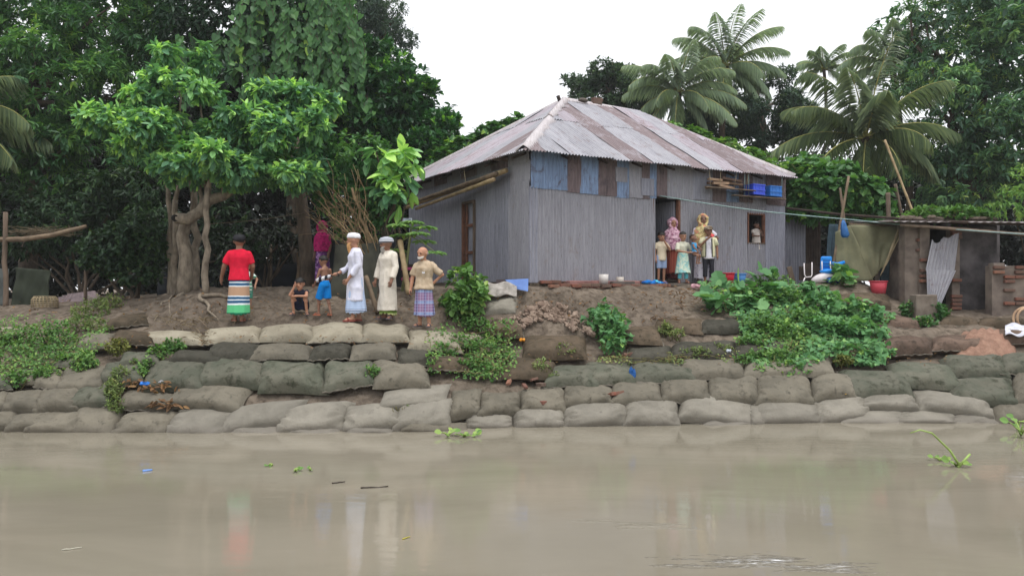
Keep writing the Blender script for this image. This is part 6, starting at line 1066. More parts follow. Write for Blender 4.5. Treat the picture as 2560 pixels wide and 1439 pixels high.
g = G(); g.box(at(1978, 688, 18.7), (.12, .05, .42), Matrix.Rotation(-.25, 3, 'Y')); tag(g.build('plank', WOOD, None, False, .01), 'short weathered plank leaning at the house corner', 'plank')
# hanging shelf with firewood and crates under the eave
def atd(px, py, d): p_ = atpx(px, d); return at(px, py, p_.y)
sh_ = empty('hanging_shelf', atd(1820, 476, -.3), 'rough plank shelf hung on strings under the eave', 'shelf')
for k in range(4): g = G(); a, b = atd(1766, 474, -.16 - .1 * k), atd(1885, 470, -.16 - .1 * k); g.box((a + b) / 2 - Z * .0, ((b - a).length, .085, .025), RZ @ Matrix.Rotation(-.01 * k, 3, 'Z')); g.build('plank', WOOD, sh_, False, .004)
for px in (1778, 1800, 1836, 1866): g = G(); g.tube([atd(px, 474, -.42), atd(px + rs.randint(-6, 6), 425, -.42)], .006, 5); g.build('string', TWINE, sh_)
fw = empty('firewood', atd(1810, 465, -.3), 'split firewood stacked on the hanging shelf', 'wood')
for k in range(9): g = G(); a = atd(1772 + (k % 4) * 14, 468 - (k // 3) * 9, -.18 - .09 * (k % 3)); g.box(a + u * .2 + Z * .02, (rs.uniform(.4, .7), .08, .06), RZ @ Matrix.Rotation(rs.uniform(-.15, .15), 3, 'Y')); g.build('log', simple('split_wood%d' % (k % 3), lin([(150, 124, 104), (118, 96, 84), (168, 140, 116)][k % 3]), None, .9, 6, .4), fw, False, .01)
s2 = empty('crate_shelf', atd(1895, 494, -.3), 'narrow plank shelf under the two blue crates', 'shelf')
for k in range(3): g = G(); a, b = atd(1832, 488, -.18 - .12 * k), atd(1962, 498, -.18 - .12 * k); g.box((a + b) / 2, ((b - a).length, .1, .025), RZ); g.build('plank', WOOD, s2, False, .004)
for px in (1862, 1872, 1955): g = G(); g.tube([atd(px, 492, -.44), atd(px, 435, -.44)], .006, 5); g.build('string', ROPE, s2)
def crate(label, px, py, mat, sc_=1):
    b = atd(px, py, -.28); t = empty('plastic_crate', b, label, 'crate', 'blue crates under the eave'); L_, D_, H_ = .40, .3, .27; sd3 = [(0, -D_ / 2, L_, .015), (0, D_ / 2, L_, .015), (-L_ / 2, 0, .015, D_), (L_ / 2, 0, .015, D_)]
    for x_, y_, lx, ly in sd3:
        g = G(); g.box(b + u * x_ + v * y_ + Z * H_ / 2, (lx, ly, H_ - .02), RZ); w_ = g.build('side', mat, t, False)
        for zz in (.02, H_ * .45, H_ - .02): g = G(); g.box(b + u * x_ * 1.03 + v * y_ * 1.05 + Z * zz, (lx * 1.02 + .004, ly + .012 if ly > .1 else .028, .03), RZ); g.build('rib', mat, w_, False, .004)
    for x_ in (-.13, 0, .13): g = G(); g.box(b + u * x_ - v * (D_ / 2 + .008) + Z * H_ / 2, (.018, .014, H_ - .04), RZ); g.build('rib', mat, t, False)
    g = G(); g.box(b + Z * .015, (L_, D_, .02), RZ); g.build('base', mat, t, False)
crate('royal blue plastic crate on the left of the eave shelf', 1886, 489, plas('crate_royal', (58, 84, 206))); crate('lighter blue plastic crate on the right of the eave shelf', 1928, 493, plas('crate_sky', (52, 116, 196)))
# bamboos slung under the left eave
for k, (a, b, r, mt) in enumerate((((1266, 426, 17.0), (1012, 520, 21.4), .055, BAMB), ((1242, 434, 16.95), (1020, 510, 21.2), .05, BAMBD), ((1236, 448, 17.0), (1040, 522, 21.0), .045, BAMB))): pole('bamboo_pole', ['longest bamboo slung under the left eave', 'dark upper bamboo slung under the left eave', 'lowest split bamboo slung under the left eave'][k], [at(*a), at(*b)], r, mt, 'bamboos slung under the eave', 'pole', r * .8)
rope('rope_loop', 'twine loop holding the bamboos under the left eave', at(1160, 424, 18.3), at(1166, 470, 18.2), 0, .008, TWINE)
# weights on the roof
rn = (AP - E0).cross(u); q = AP.lerp(AQ, .42) + Z * .1; brick(q, hz_, None, (0, 0), 1.35, 'orange brick lying on the roof ridge', None); brick(q + Z * .085 + u * .03, hz_, None, (0, 0), 1.3, 'second orange brick on top of the ridge brick', None)
g = G(); g.ball(AP.lerp(AQ, .22) + Z * .08 - v * .1, (.16, .09, .06), 10, 7, RZ, .15); tag(g.build('roof_stone', CEM), 'dark flat stone holding down the ridge cap', 'stone'); g = G(); g.tube([AP + u * -.12 - Z * .05, AP + u * -.2 + Z * .12], .05, 7); tag(g.build('ridge_pole_end', DARKW), 'dark pole end sticking out at the roof peak', 'pole')
# ------------------------------------------------------------------ left yard
YD = 17.8
fe = empty('yard_fence', at(20, 765, YD), 'rough yard fence of poles with a sagging bamboo rail at left', 'fence')
for px, y0, y1 in ((14, 530, 775), (214, 640, 745), (-60, 540, 775)): g = G(); limb(g, at(px, y1 + 6, YD), at(px, y0, YD), .06 if px < 100 else .04, .05 if px < 100 else .03, px, 8, .012); g.build('post', WOOD, fe)
g = G(); g.tube([at(-80, 600, YD), at(60, 598, YD), at(130, 588, YD), at(215, 566, YD - .1)], [.06, .06, .055, .045], 9); g.build('rail', BAMBD, fe)
g = G()
for i in range(70): limb(g, at(rs.uniform(10, 190), rs.uniform(575, 592), YD + rs.uniform(0, .6)), at(rs.uniform(10, 210), rs.uniform(562, 590), YD + rs.uniform(0, .6)), .008, .004, i, 4, .06, 4)
g.build('brushwood', simple('brushwood', lin((110, 98, 78)), lin((80, 70, 56)), .9), fe)
sheetq([(40, 668, 19.2), (128, 676, 19.2), (118, 764, 19.0), (26, 764, 19)], 'green_sheet', simple('moss_sheet', lin((52, 58, 46)), lin((36, 42, 32)), .9, 3, .3), None, .05); tag(bpy.data.objects['green_sheet'], 'mossy green sheet hung behind the yard fence', 'sheet')
sheetq([(-70, 668, 19.4), (24, 672, 19.4), (20, 764, 19.2), (-80, 764, 19.2)], 'grey_sheet', simple('grey_sheet', lin((84, 88, 86)), lin((64, 68, 66)), .9, 3, .3), None, .05); tag(bpy.data.objects['grey_sheet'], 'pale grey sheet at the far left behind the fence post', 'sheet')
bk = empty('wicker_basket', hit(112, 768), 'woven cane basket upside down on the yard earth', 'basket'); q = hit(112, 768); CANE = simple('cane', lin((168, 152, 122)), lin((124, 110, 86)), .8)
for i in range(22): a = 2 * math.pi * i / 22; g = G(); g.tube([q + Vector((math.cos(a) * .25, math.sin(a) * .25, 0)), q + Vector((math.cos(a) * .25, math.sin(a) * .25, .17)), q + Vector((math.cos(a) * .2, math.sin(a) * .2, .24))], .009, 5); g.build('stave', CANE, bk)
for zz, rr in ((.02, .26), (.065, .26), (.11, .262), (.155, .258), (.2, .235), (.235, .21)): g = G(); g.tube([q + Vector((math.cos(a) * rr, math.sin(a) * rr, zz)) for a in np.linspace(0, 2 * math.pi, 29)], .008, 5, False); g.build('hoop', CANE, bk)
st2 = empty('scrap_tin', hit(200, 765), 'bent dark scrap tin sheets piled behind the fence pole', 'scrap')
for k in range(3): o = qsheet([(146 + k * 12, 742 - k * 4, 18.6), (250 - k * 6, 736 - k * 5, 18.9), (252, 760, 18.4), (146, 764, 18.2)], 'tin_sheet', TR, st2, 7, amp=.02)
# dark net screen behind the people
nf = empty('net_screen', at(700, 720, 20.4), 'dark blue net screen on poles in the shade behind the group', 'screen'); NET = simple('dark_net', lin((24, 28, 36)), lin((14, 18, 22)), .95, 2, .3)  # the shade behind the group is put into the net's near-black colour
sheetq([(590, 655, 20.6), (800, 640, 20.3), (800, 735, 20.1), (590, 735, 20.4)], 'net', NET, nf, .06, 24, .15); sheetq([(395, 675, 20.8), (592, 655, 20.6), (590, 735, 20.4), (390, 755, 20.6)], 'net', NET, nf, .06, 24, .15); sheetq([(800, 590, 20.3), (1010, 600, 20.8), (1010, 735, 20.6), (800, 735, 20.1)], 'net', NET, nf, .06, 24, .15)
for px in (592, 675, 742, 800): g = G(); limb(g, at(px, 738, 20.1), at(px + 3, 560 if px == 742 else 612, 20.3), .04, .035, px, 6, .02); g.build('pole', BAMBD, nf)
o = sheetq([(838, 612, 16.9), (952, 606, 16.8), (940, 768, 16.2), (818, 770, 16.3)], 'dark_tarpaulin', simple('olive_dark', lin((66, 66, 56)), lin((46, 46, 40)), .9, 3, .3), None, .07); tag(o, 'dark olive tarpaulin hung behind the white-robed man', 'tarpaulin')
dtk = empty('bare_tree', gl(768, 18.6), 'dark fibrous tree trunk rising behind the squatting boy', 'tree'); g = G(); g.tube([gl(772, 18.6), at(766, 640, 18.6), at(758, 540, 18.6), at(745, 440, 18.6), at(735, 330, 18.6)], [.22, .17, .15, .13, .1], 12); g.build('trunk', BARKD, dtk)
o = sheetq([(998, 545, 17.3), (1030, 545, 17.3), (1030, 556, 17.2), (994, 556, 17.2)], 'white_sheet', simple('white_poly', lin((206, 212, 226)), lin((180, 188, 206)), .6), None, .03); tag(o, 'scrap of white plastic above the papaya plant', 'plastic')
cr2 = zb(1004, 1034, 660, 705, 16.9, .3, 'crate_box', DARKW, None); tag(cr2, 'dark box with pink edging behind the papaya plant', 'box')
for yy in (668, 694): zb(1003, 1035, yy, yy + 7, 16.87, .02, 'edge_band', plas('pink_plastic', (190, 66, 126)), cr2)
# ------------------------------------------------------------------ weeds and creepers on the bank
def wl(px, py, rx, ry, lift=.0, rd=None): p_ = hit(px, py); s_ = p_.y / F; return (p_.x, p_.y, p_.z + lift, rx * s_, rd or max(.12, ry * s_ * .8), ry * s_)
def weeds(name, label, lobes, n, L, W, kind, mat, seed, cat='weeds', k=5, **kw):
    t = empty(name, Vector(lobes[0][:3]), label, cat); kw = {**dict(droop=.15, spread=1.2, up=1.0, young=.2, inner=.2, base=(.2, .8), off=.7, back=.5, clump=3), **kw}
    if kind == 'lobed': leaf_parts(foliage(lobes, n, k, L, W, kind, seed, raw=True, **kw), kind, mat, t)
    else: crown('leaves', foliage(lobes, n, k, L, W, kind, seed, **kw), mat, t)
    g = G(); rg = random.Random(seed)
    for i in range(len(lobes) * 7):
        l = lobes[i % len(lobes)]; c = Vector(l[:3]); x = c.x + rg.uniform(-.8, .8) * l[3]; y = c.y + rg.uniform(-.5, .5) * l[4]; limb(g, (x, y, ground_z(x, y) - .1), (x + rg.uniform(-.15, .15), y - .05, c.z + rg.uniform(0, .8) * l[5]), .008, .004, seed + i, 4, .1, 4)
    g.build('stems', bpy.data.materials['creeper_stem'], t)['kind'] = 'stuff'; return t
LW2 = leafmat('leaf_olive', (.03, .05, .015), (.07, .10, .03), (.11, .14, .05), (.19, .19, .07), .6, .3); LM = leafmat('leaf_moss', (.04, .05, .01), (.08, .09, .02), (.12, .13, .03), (.2, .18, .05), .7, .2)
weeds('weed_patch', 'large bright green weed patch at the far left of the bank', [wl(60, 850, 60, 40), wl(130, 830, 60, 35), wl(20, 890, 50, 35), wl(110, 890, 60, 35), wl(160, 860, 40, 30), wl(-20, 840, 40, 40)], 620, .06, .04, 'oval', L7, 301)
weeds('weed_patch', 'olive dry weeds below the yard fence', [wl(230, 790, 50, 30, .08), wl(270, 770, 40, 25, .08), wl(200, 815, 35, 22, .05), wl(250, 825, 30, 20, .05)], 420, .06, .03, 'lance', LW2, 302)
weeds('weed_patch', 'yellowish tuft on the third row of bags', [wl(293, 875, 28, 18, .06)], 110, .06, .035, 'oval', LM, 303); weeds('weed_patch', 'green weed strip running down between the left bags', [wl(430, 872, 30, 14, .04), wl(395, 888, 28, 14, .04), wl(360, 912, 28, 14, .04), wl(340, 935, 25, 14, .04)], 300, .055, .035, 'oval', L7, 304)
weeds('weed_patch', 'dry-based weed clump hanging over the two lowest left rows', [wl(300, 950, 25, 22, .06), wl(285, 985, 20, 25, .06), wl(290, 1020, 20, 22, .05)], 260, .06, .025, 'lance', LW2, 305); weeds('weed_patch', 'green clump between the second and third left rows', [wl(215, 920, 30, 28, .05), wl(120, 945, 30, 20, .05), wl(45, 955, 25, 20, .05), wl(170, 905, 25, 15, .04)], 330, .07, .04, 'oval', L7, 306)
weeds('weed_patch', 'small sprig sprouting from the green-stained bags', [wl(932, 940, 20, 18, .05)], 60, .05, .035, 'oval', L7, 307); weeds('seedling', 'bright seedling with three broad leaves at the waterline', [wl(1000, 1030, 8, 10, .06)], 3, .11, .06, 'oval', L7, 308, 'seedling', 3, young=1)
weeds('weed_patch', 'lush weed patch spilling down the middle of the bank', [wl(1150, 860, 45, 25, .05), wl(1205, 880, 45, 30, .05), wl(1240, 840, 35, 30, .06), wl(1180, 920, 35, 28, .05), wl(1225, 930, 35, 25, .05), wl(1085, 915, 18, 28, .05), wl(1120, 880, 30, 20, .05), wl(1260, 890, 25, 20, .05)], 430, .06, .042, 'oval', L7, 309)
weeds('weed_patch', 'low weeds below the broad-leaved shrub', [wl(1150, 790, 40, 22, .06), wl(1185, 815, 35, 15, .05), wl(1130, 765, 30, 25, .06)], 320, .06, .045, 'oval', L7, 310)
bl = [lobe(1165, 700, 15.6, 38, 30, .4), lobe(1180, 740, 15.5, 38, 35, .4), lobe(1150, 760, 15.5, 30, 30, .35)]
bush('broad_leaf_shrub', 'upright broad-leaved shrub at the left corner of the house', bl, [foliage(bl, 120, 6, .17, .11, 'oval', 311, .4, 1.1, .8, .3, .4, (.3, .8), .4), foliage([bl[1], bl[2]], 200, 5, .08, .05, 'oval', 312, .3, 1.1, .6, .1, .5, (.2, .7), .5)], L7, hit(1170, 790), .02, 311, 'shrub')
weeds('heart_leaf_vine', 'heart-leaved vine clump below the earth wall', [wl(1515, 830, 45, 42, .1), wl(1545, 850, 30, 30, .08), wl(1490, 815, 30, 25, .1), wl(1530, 870, 30, 18, .06), wl(1515, 790, 15, 20, .1)], 190, .12, .11, 'heart', L8, 313, 'vine', 4, young=.1); weeds('weed_patch', 'weeds at the foot of the mossy brown bag', [wl(1415, 885, 30, 14, .05), wl(1355, 930, 22, 25, .05), wl(1660, 830, 18, 15, .05), wl(1690, 838, 18, 10, .04)], 220, .055, .03, 'oval', LW2, 314)
weeds('pumpkin_vine', 'pumpkin vine with large lobed leaves below the blue bucket', [wl(1790, 705, 45, 22, .12), wl(1830, 740, 55, 28, .12), wl(1885, 715, 45, 22, .12), wl(1800, 775, 45, 28, .1), wl(1870, 770, 55, 25, .1), wl(1930, 750, 35, 25, .1)], 85, .30, .30, 'lobed', L8, 315, 'vine', 3, droop=.35, up=.7, young=.1, off=.35)
weeds('ground_creeper', 'dense small-leaved creeper in the middle of the vine slope', [wl(1940, 720, 50, 22, .1), wl(1960, 760, 60, 30, .08), wl(1900, 830, 60, 35, .06), wl(1960, 850, 60, 35, .06), wl(1930, 900, 55, 25, .05), wl(1880, 870, 40, 25, .05), wl(2000, 810, 50, 35, .06), wl(1960, 925, 45, 14, .04), wl(1870, 905, 40, 14, .04)], 1300, .07, .05, 'oval', L7, 316)
weeds('broad_leaf_vine', 'broad-leaved green vine sprawling over the right-hand bags', [wl(2050, 780, 55, 35, .08), wl(2110, 790, 55, 30, .08), wl(2170, 800, 45, 22, .08), wl(2070, 840, 55, 30, .07), wl(2150, 850, 55, 35, .07), wl(2180, 890, 35, 25, .06), wl(2020, 740, 50, 25, .08), wl(2110, 890, 40, 20, .05)], 420, .15, .13, 'heart', L8, 317, 'vine', 4, young=.12)
weeds('pumpkin_vine', 'pumpkin shoot with a few big leaves below the ride-on toy', [wl(2100, 712, 22, 25, .12)], 16, .24, .24, 'lobed', L8, 318, 'vine', 3); weeds('weed_patch', 'dark weeds at the foot of the latrine stub wall', [wl(2280, 790, 25, 20, .1), wl(2345, 795, 25, 25, .1), wl(2310, 812, 30, 10, .06)], 300, .07, .05, 'oval', L3, 319); weeds('moss_cushion', 'yellow-green moss cushion beside the broad-leaved vine', [wl(2105, 905, 25, 12, .05)], 160, .035, .03, 'oval', LM, 320); weeds('weed_patch', 'dry scrub clinging above the third row of right-hand bags', [wl(1740, 890, 35, 14, .05), wl(1800, 880, 30, 14, .05), wl(1390, 945, 15, 10, .04)], 200, .05, .025, 'lance', LW2, 321)
def carpet(name, label, poly, n, L, W, kind, mat, seed, lift=.12, thr=-.25, young=.08, cat='vine', fl=3.0):
    """leaves spread over the bank inside a measured outline, thinner where the noise is low"""
    rg = np.random.default_rng(seed); P_ = np.array(poly, float); lo, hi = P_.min(0), P_.max(0); O = []; up_ = []
    while len(O) < n:
        x, y = rg.uniform(lo[0], hi[0]), rg.uniform(lo[1], hi[1]); ins = False; j = len(P_) - 1
        for i in range(len(P_)):
            if (P_[i, 1] > y) != (P_[j, 1] > y) and x < (P_[j, 0] - P_[i, 0]) * (y - P_[i, 1]) / (P_[j, 1] - P_[i, 1]) + P_[i, 0]: ins = not ins
            j = i
        if not ins: continue
        p_ = hit(x, y); nv = float(vnoise(np.array([[p_.x * 1.3, p_.y * 1.3, p_.z * 1.3 + seed]]), 1.6)[0])
        if nv < thr and rg.random() < .85: continue
        O.append((p_.x, p_.y - (lift * (nv + .6) + .05) * rg.random(), p_.z + .03 + lift * (nv + .7) * rg.random()))
    O = np.array(O); Ls = L * rg.uniform(.55, 1.15, n); D = rg.normal(size=(n, 3)) * np.array([1, .5, .5]) + np.array([0, -.5, -.35]); Nn = np.array([0, -.55, .8]) + rg.normal(size=(n, 3)) * .35
    tone = vnoise(O, 2.2) * .25 + .5; lc = np.clip(tone + rg.normal(size=n) * .18, .05, .8); lc = np.where(rg.random(n) < young, rg.uniform(.8, 1, n), lc)
    t = empty(name, Vector(O[0]), label, cat); crown('leaves', leaves(O, D, Nn, Ls, Ls * W / L, lc, kind), mat, t); g = G()
    for i in range(26):
        a_, b_ = O[rg.integers(n)], O[rg.integers(n)]
        d_ = np.linalg.norm(a_ - b_)
        if d_ < 1.4: limb(g, a_, b_, .008, .004, seed + i, 7, .12, 5)
    g.build('stems', bpy.data.materials['creeper_stem'], t)['kind'] = 'stuff'; return t
carpet('slope_creeper', 'thick carpet of mixed green creeper covering the slope below the buckets', [(1745, 700), (1800, 690), (1960, 700), (2000, 720), (2060, 745), (2140, 770), (2235, 790), (2215, 830), (2235, 880), (2180, 920), (2080, 890), (2000, 930), (1900, 925), (1850, 890), (1860, 850), (1840, 800), (1760, 760)], 3400, .10, .085, 'heart', L8, 401, .09, -.3)
carpet('low_creeper', 'small-leaved low creeper at the foot of the vine slope', [(1830, 850), (1960, 840), (2060, 860), (2050, 930), (1960, 942), (1890, 930)], 1200, .06, .045, 'oval', L7, 402, .08, -.15)
carpet('bank_weeds', 'patchy small weeds creeping over the upper right bags', [(1480, 900), (1700, 880), (1860, 880), (1860, 905), (1700, 915), (1500, 912)], 260, .05, .035, 'oval', LW2, 403, .04, .0, cat='weeds')
carpet('bank_weeds', 'mixed weeds creeping across the far left bags', [(-60, 800), (120, 790), (280, 800), (270, 860), (200, 930), (60, 960), (-60, 950)], 1900, .055, .035, 'oval', L7, 404, .07, -.05, .12, 'weeds')
carpet('bank_weeds', 'weeds creeping down between the middle bags', [(1070, 840), (1140, 800), (1290, 810), (1300, 880), (1280, 950), (1130, 950), (1070, 930)], 900, .055, .04, 'oval', L7, 405, .09, -.05, .12, 'weeds')
# papaya
pp = empty('papaya_plant', gl(1008, 16.6), 'young papaya plant with splayed cut leaves by the side wall', 'plant'); g = G(); tp_ = at(1026, 590, 16.6); g.tube([gl(1004, 16.7), at(1016, 660, 16.6), tp_, at(1028, 570, 16.6)], [.04, .03, .025, .015], 8); g.build('stem', simple('papaya_stem', lin((132, 140, 92)), lin((110, 112, 76)), .7), pp)
for i, (px, py, Y) in enumerate(((995, 560, 16.4), (1030, 552, 16.5), (1062, 565, 16.5), (1045, 580, 16.3), (1005, 585, 16.8), (1085, 628, 16.3), (1060, 600, 16.7), (985, 622, 16.7))):
    e = at(px, py, Y); pf = G(); pf.tube([tp_, tp_.lerp(e, .5) + Z * .03, e], [.012, .01, .008], 6); lf = pf.build('petiole', bpy.data.materials['papaya_stem'], pp); O = []; D = []
    for k in range(9):
        a = R(-140 + k * 35) + i; dv = Vector((math.cos(a), math.sin(a) * .7 - .2, -.12)); O.append(tuple(e)); D.append(tuple(dv))
        for f_ in (.35, .6): O.append(tuple(e + dv * .3 * f_)); D.append((math.cos(a + .7), math.sin(a + .7) * .7, -.15)); O.append(tuple(e + dv * .3 * f_)); D.append((math.cos(a - .7), math.sin(a - .7) * .7, -.15))
    n = len(O); Ls = np.tile(np.array([.3, .13, .13, .12, .12]), 9); crown('blade', leaves(np.array(O), np.array(D), np.tile([0, -.3, 1.0], (n, 1)), Ls, Ls * .3, RNG.uniform(.4, .9, n), 'lance'), L7, lf)
# ------------------------------------------------------------------ rubble, bricks and litter on the bank
RUB = simple('rubble_earth', lin((150, 132, 118)), lin((116, 98, 86)), .95, 5, .6)
g = G()
for i in range(330):
    t = random.gauss(0, .5); px = 1365 + t * 130; py = 815 - 42 * math.exp(-t * t * 3) + random.uniform(-12, 28); p_ = hit(px, py); s_ = random.uniform(.03, .12) * (1.2 if i < 40 else .55); g.ball(p_ + Z * .02, (s_, s_ * .8, s_ * .6), 6, 4, Matrix.Rotation(random.uniform(0, 3), 3, (random.random(), random.random(), 1)), .28)
tag(g.build('rubble_heap', RUB, None, False), 'heap of pale broken earth and rubble below the blue board', 'rubble', None, 'stuff')
for px, py, lb_ in ((1272, 962, 'orange brick left of the dry weeds at mid bank'), (1335, 955, 'tilted red brick right of the dry weeds'), (1312, 972, 'small brick piece between the second row bags'), (1352, 968, 'half brick touching the third right-hand bag'), (1362, 1013, 'brick bit on the lowest bags'), (1528, 993, 'grey brick lump between two second-row bags'), (1545, 990, 'angular brick beside the grey lump'), (1560, 895, 'square brick under the heart-leaved vine'), (1580, 893, 'pale brick beside the square one')):
    brick(hit(px, py) + Z * .05, rs.uniform(0, 3), None, (rs.uniform(-.5, .5), rs.uniform(-.5, .5)), rs.uniform(.6, .9), lb_, 'loose bricks on the bank')
LIT = leafmat('dead_leaf', (.09, .05, .025), (.16, .09, .045), (.24, .13, .06), (.3, .18, .08), .8, .2, 1.0); rg = np.random.default_rng(8)
def litter(label, spots, n, L, W, mat, lc, name='leaf_litter'):
    O = []; 
    for i in range(n): px, py, rx, ry = spots[i % len(spots)]; p_ = hit(px + rg.normal() * rx, py + rg.normal() * ry); O.append(tuple(p_ + Vector((0, -.03, .05 + .05 * rg.random()))))
    Ls = rg.uniform(.6, 1.2, n) * L; o = crown(name, leaves(np.array(O), rg.normal(size=(n, 3)) * np.array([1, .6, .3]), np.array([0, -.4, 1]) + rg.normal(size=(n, 3)) * .4, Ls, Ls * W / L, rg.uniform(*lc, n), 'lance'), mat, None); tag(o, label, 'litter', None, 'stuff')
litter('fallen brown leaves caught behind the left-hand bags', [(350, 968, 20, 6), (400, 975, 22, 6), (430, 1022, 14, 4), (395, 1020, 10, 3)], 150, .13, .05, LIT, (0, 1)); litter('dry straw scattered along the earth below the mound', [(490, 812, 40, 6), (510, 850, 14, 10), (470, 806, 50, 5), (430, 815, 30, 6)], 150, .16, .012, leafmat('straw', (.2, .15, .1), (.26, .2, .14), (.3, .24, .17), (.34, .28, .2), .9, .1, 1.0), (0, 1), 'straw_litter'); litter('dark scraps and twigs below the door step', [(1700, 760, 30, 12), (1720, 735, 25, 8), (1660, 800, 20, 6)], 90, .13, .03, LIT, (0, .8), 'twig_litter')
litter('scattered dead leaves and chips over the trodden earth', [(px, 770 + 18 * math.sin(px), 60, 18) for px in range(120, 1120, 90)] + [(px, 760, 50, 20) for px in range(1300, 1720, 80)], 520, .075, .03, LIT, (0, 1), 'ground_litter'); litter('leaf bits and straw caught along the upper bag rows', [(px, 862, 50, 8) for px in range(200, 1100, 80)] + [(px, 905, 60, 8) for px in range(1300, 2500, 110)], 300, .06, .02, LIT, (.2, 1), 'bag_litter')
def scrap(name, label, px, py, c, s_=(.1, .07, .03), cat='litter', n=4):
    p_ = hit(px, py); g = G()
    for i in range(n): g.ball(p_ + Vector((rs.uniform(-1, 1) * s_[0] * .6, -.03, .06 + rs.uniform(-.3, .5) * s_[2])), (s_[0] * .6, s_[1] * .6, s_[2]), 8, 5, Matrix.Rotation(rs.uniform(0, 3), 3, 'Z'), .25)
    tag(g.build(name, plas(name + str(px), c), None, False), label, cat)
scrap('plastic_scrap', 'bright blue plastic wrapper among the fallen leaves', 368, 968, (40, 120, 214)); scrap('plastic_scrap', 'blue cloth scrap stuffed between two mid-bank bags', 1580, 944, (36, 92, 160), (.06, .05, .09)); scrap('plastic_scrap', 'grey plastic wrapper behind the blue one', 400, 962, (150, 150, 156), (.13, .06, .02)); scrap('fallen_fruit', 'orange-yellow fruit lying below the rubble heap', 1305, 857, (226, 150, 40), (.06, .05, .03), 'fruit', 2); scrap('fallen_leaf', 'yellow leaf lying on the lowest right-hand bag', 2112, 991, (222, 180, 60), (.06, .05, .02), 'leaf', 3); scrap('shell', 'pale shell on the lowest bags at the far left', 52, 1022, (206, 186, 170), (.07, .05, .03), 'shell', 2); scrap('paper_scrap', 'white paper scrap on the scrub above the third row', 1820, 885, (196, 202, 214), (.06, .04, .03)); scrap('paper_scrap', 'pinkish rag lying below the door step', 1740, 722, (206, 160, 170), (.12, .07, .04))
# sand, sacking and hose at the right edge
SAND = mudmat('red_sand', lin((146, 112, 96)), lin((128, 100, 86)), lin((160, 128, 110))); g = G(); c0 = hit(2455, 845)
def sfn(a, t): px = 2380 + 160 * a; py = 885 - 75 * t; p_ = hit(px, py); e = math.sin(math.pi * min(max(a, 0), 1)) * math.sin(math.pi * t); return p_ + Vector((0, -.12 * e, .30 * e ** .7 - .17)) + Z * .02 * math.sin(px * .3 + py * .2)
g.grid(sfn, 24, 16); tag(g.build('sand_spill', SAND), 'reddish sand spilling from a torn sack at the right', 'sand', None, 'stuff')
def wfn(a, t): px = 2505 + 90 * a; py = 852 - 26 * t; p_ = hit(px, py); return p_ + Vector((0, -.1, .12 + .03 * math.sin(a * 12 + t * 5) + .02 * math.sin(t * 14)))
g = G(); g.grid(wfn, 20, 8); o = g.build('white_sack', simple('woven_white', lin((214, 214, 222)), lin((180, 182, 194)), .8, 10)); o.modifiers.new('t', 'SOLIDIFY').thickness = .01; tag(o, 'empty white woven sack lying by the red sand', 'sack')
g = G(); q = hit(2556, 815); g.tube([q + Vector((math.cos(a) * .22, -.06 + .02 * math.sin(a * 3), .12 + math.sin(a) * .26)) for a in np.linspace(0, 2 * math.pi, 33)], .026, 8, False); g.tube([q + Vector((math.cos(a) * .17, -.1, .16 + math.sin(a) * .2)) for a in np.linspace(1, 6.5, 28)], .024, 8); tag(g.build('hose_coil', simple('tan_hose', lin((190, 160, 130)), lin((160, 130, 104)), .6)), 'coil of tan hose at the right edge of the bank', 'hose')
g = G(); q = hit(1250, 742)
def cfn(a, t): p_ = hit(1208 + 84 * a, 748 - 26 * t); return p_ + Vector((0, -.14, .13 + .025 * math.sin(a * 11 + t * 7) - .05 * (1 - t)))
g.grid(cfn, 20, 10); o = g.build('grey_sacking', simple('grey_sacking', lin((170, 164, 158)), lin((128, 122, 116)), .9, 9, .5)); o.modifiers.new('t', 'SOLIDIFY').thickness = .012; tag(o, 'crumpled grey sacking over the bag beside the blue board', 'sacking')
# ------------------------------------------------------------------ plants and scraps afloat
def onw(px, py): Y = CH * F / (py - CY); return Vector(((px - CX) / F * Y, Y, 0))
def hyacinth(label, parts_, seed, up=.5):
    p0 = onw(*parts_[0][:2]); t = empty('water_hyacinth', p0, label, 'water plant', 'plants afloat on the river'); rg = random.Random(seed); O = []; D = []; Ls = []; g = G()
    for px, py, n, L in parts_:
        c = onw(px, py)
        for i in range(n):
            a = rg.uniform(0, 6.28); e = c + Vector((math.cos(a) * L * rg.uniform(.4, 1.2), math.sin(a) * L * .7, L * up * rg.uniform(.4, 1.3))); g.tube([c + Z * .01, c.lerp(e, .5) + Z * .02, e], [.012, .014, .008], 6); O.append(tuple(e)); D.append((math.cos(a), math.sin(a) - .5, .3)); Ls.append(L * rg.uniform(.7, 1.1))
    g.build('stalks', simple('hyacinth_stalk%d' % seed, lin((150, 176, 96)), lin((120, 140, 70)), .5), t)['kind'] = 'stuff'; Ls = np.array(Ls); n = len(O)
    crown('leaves', leaves(np.array(O), np.array(D), np.tile([0, -.7, .8], (n, 1)) + RNG.normal(size=(n, 3)) * .3, Ls, Ls * .85, RNG.uniform(.5, 1, n), 'oval'), L7, t); return t
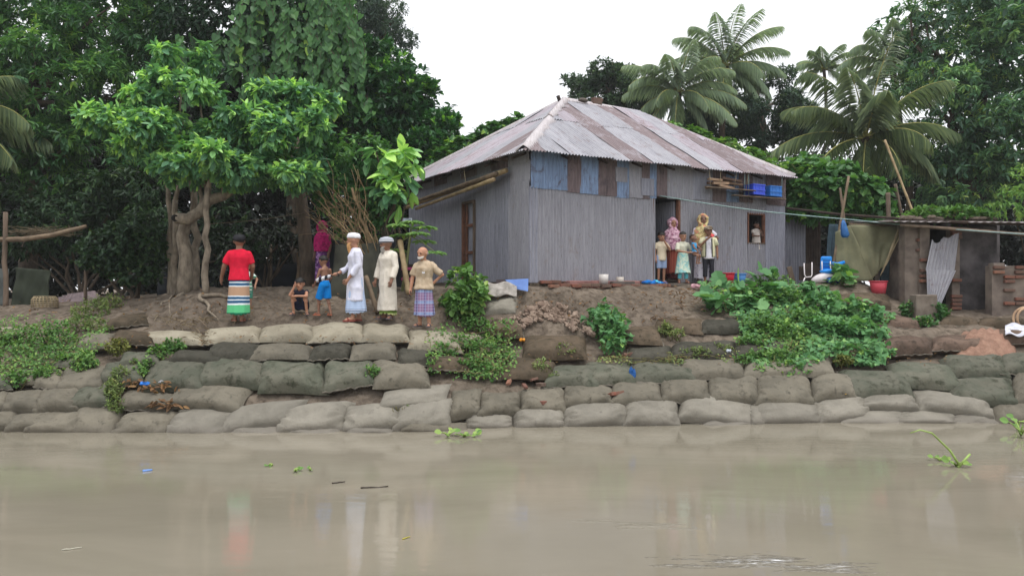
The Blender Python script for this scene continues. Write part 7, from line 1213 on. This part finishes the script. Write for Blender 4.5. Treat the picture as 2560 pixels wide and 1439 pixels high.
hyacinth('water hyacinth floating below the middle of the bank', [(1120, 1090, 6, .12), (1160, 1092, 6, .1), (1182, 1088, 4, .1)], 1); hyacinth('uprooted water hyacinth with a long stalk at the right', [(2390, 1165, 4, .10), (2350, 1152, 4, .08)], 2, .6); g = G(); g.tube([onw(2400, 1168) + Z * .02, onw(2375, 1165) + Z * .2, onw(2330, 1165) + Z * .42, onw(2300, 1165) + Z * .46, onw(2275, 1165) + Z * .42], [.016, .014, .011, .009, .006], 7); g.build('long_stalk', bpy.data.materials['hyacinth_stalk2'], bpy.data.objects['water_hyacinth.001']); g = G(); g.tube([onw(2395, 1168), onw(2425, 1166) + Z * .16], [.018, .014], 7); g.build('broken_stalk', bpy.data.materials['hyacinth_stalk2'], bpy.data.objects['water_hyacinth.001'])
hyacinth('water hyacinth with raised leaves at the right edge waterline', [(2552, 1090, 6, .13), (2545, 1075, 3, .13)], 3, 1.2); hyacinth('tiny floating weed sprig in the open water', [(738, 1178, 5, .06), (775, 1176, 2, .05)], 4, .4); hyacinth('lone small leaf afloat left of the weed sprig', [(681, 1163, 2, .06)], 5, .2)
def afloat(name, label, px, py, L, c, r=.012): p_ = onw(px, py); g = G(); limb(g, p_ + Vector((-L / 2, 0, .005)), p_ + Vector((L / 2, .06, .01)), r, r * .5, px, 5, .08, 6); tag(g.build(name, plas(name + str(px), c)), label, 'debris')
afloat('floating_twig', 'thin dark twig afloat below the cream-robed man', 935, 1220, .3, (60, 50, 42)); afloat('floating_twig', 'short dark twig afloat left of the other twig', 845, 1208, .14, (60, 50, 42)); afloat('floating_straw', 'pale straw afloat near the left bottom of the river', 175, 1375, .14, (190, 186, 170), .006); afloat('floating_scrap', 'light blue scrap afloat at left', 366, 1178, .09, (110, 150, 214), .02); afloat('floating_leaf', 'small yellow leaf afloat in the lower middle', 1015, 1348, .06, (170, 160, 70), .008)

# ------------------------------------------------------------------ the damp air
m = bpy.data.materials.new('haze_air'); m.use_nodes = True; nt = m.node_tree; nt.nodes.clear(); o_ = nt.nodes.new('ShaderNodeOutputMaterial'); pv = nt.nodes.new('ShaderNodeVolumePrincipled')
pv.inputs['Color'].default_value = (.93, .96, 1, 1); pv.inputs['Density'].default_value = .0006; pv.inputs['Anisotropy'].default_value = .2; nt.links.new(pv.outputs[0], o_.inputs['Volume'])
g = G(); g.box((0, -60, 12), (680, 500, 30)); tag(g.build('haze', m, None, False), 'thin damp air between the river and the trees', None, None, 'stuff')
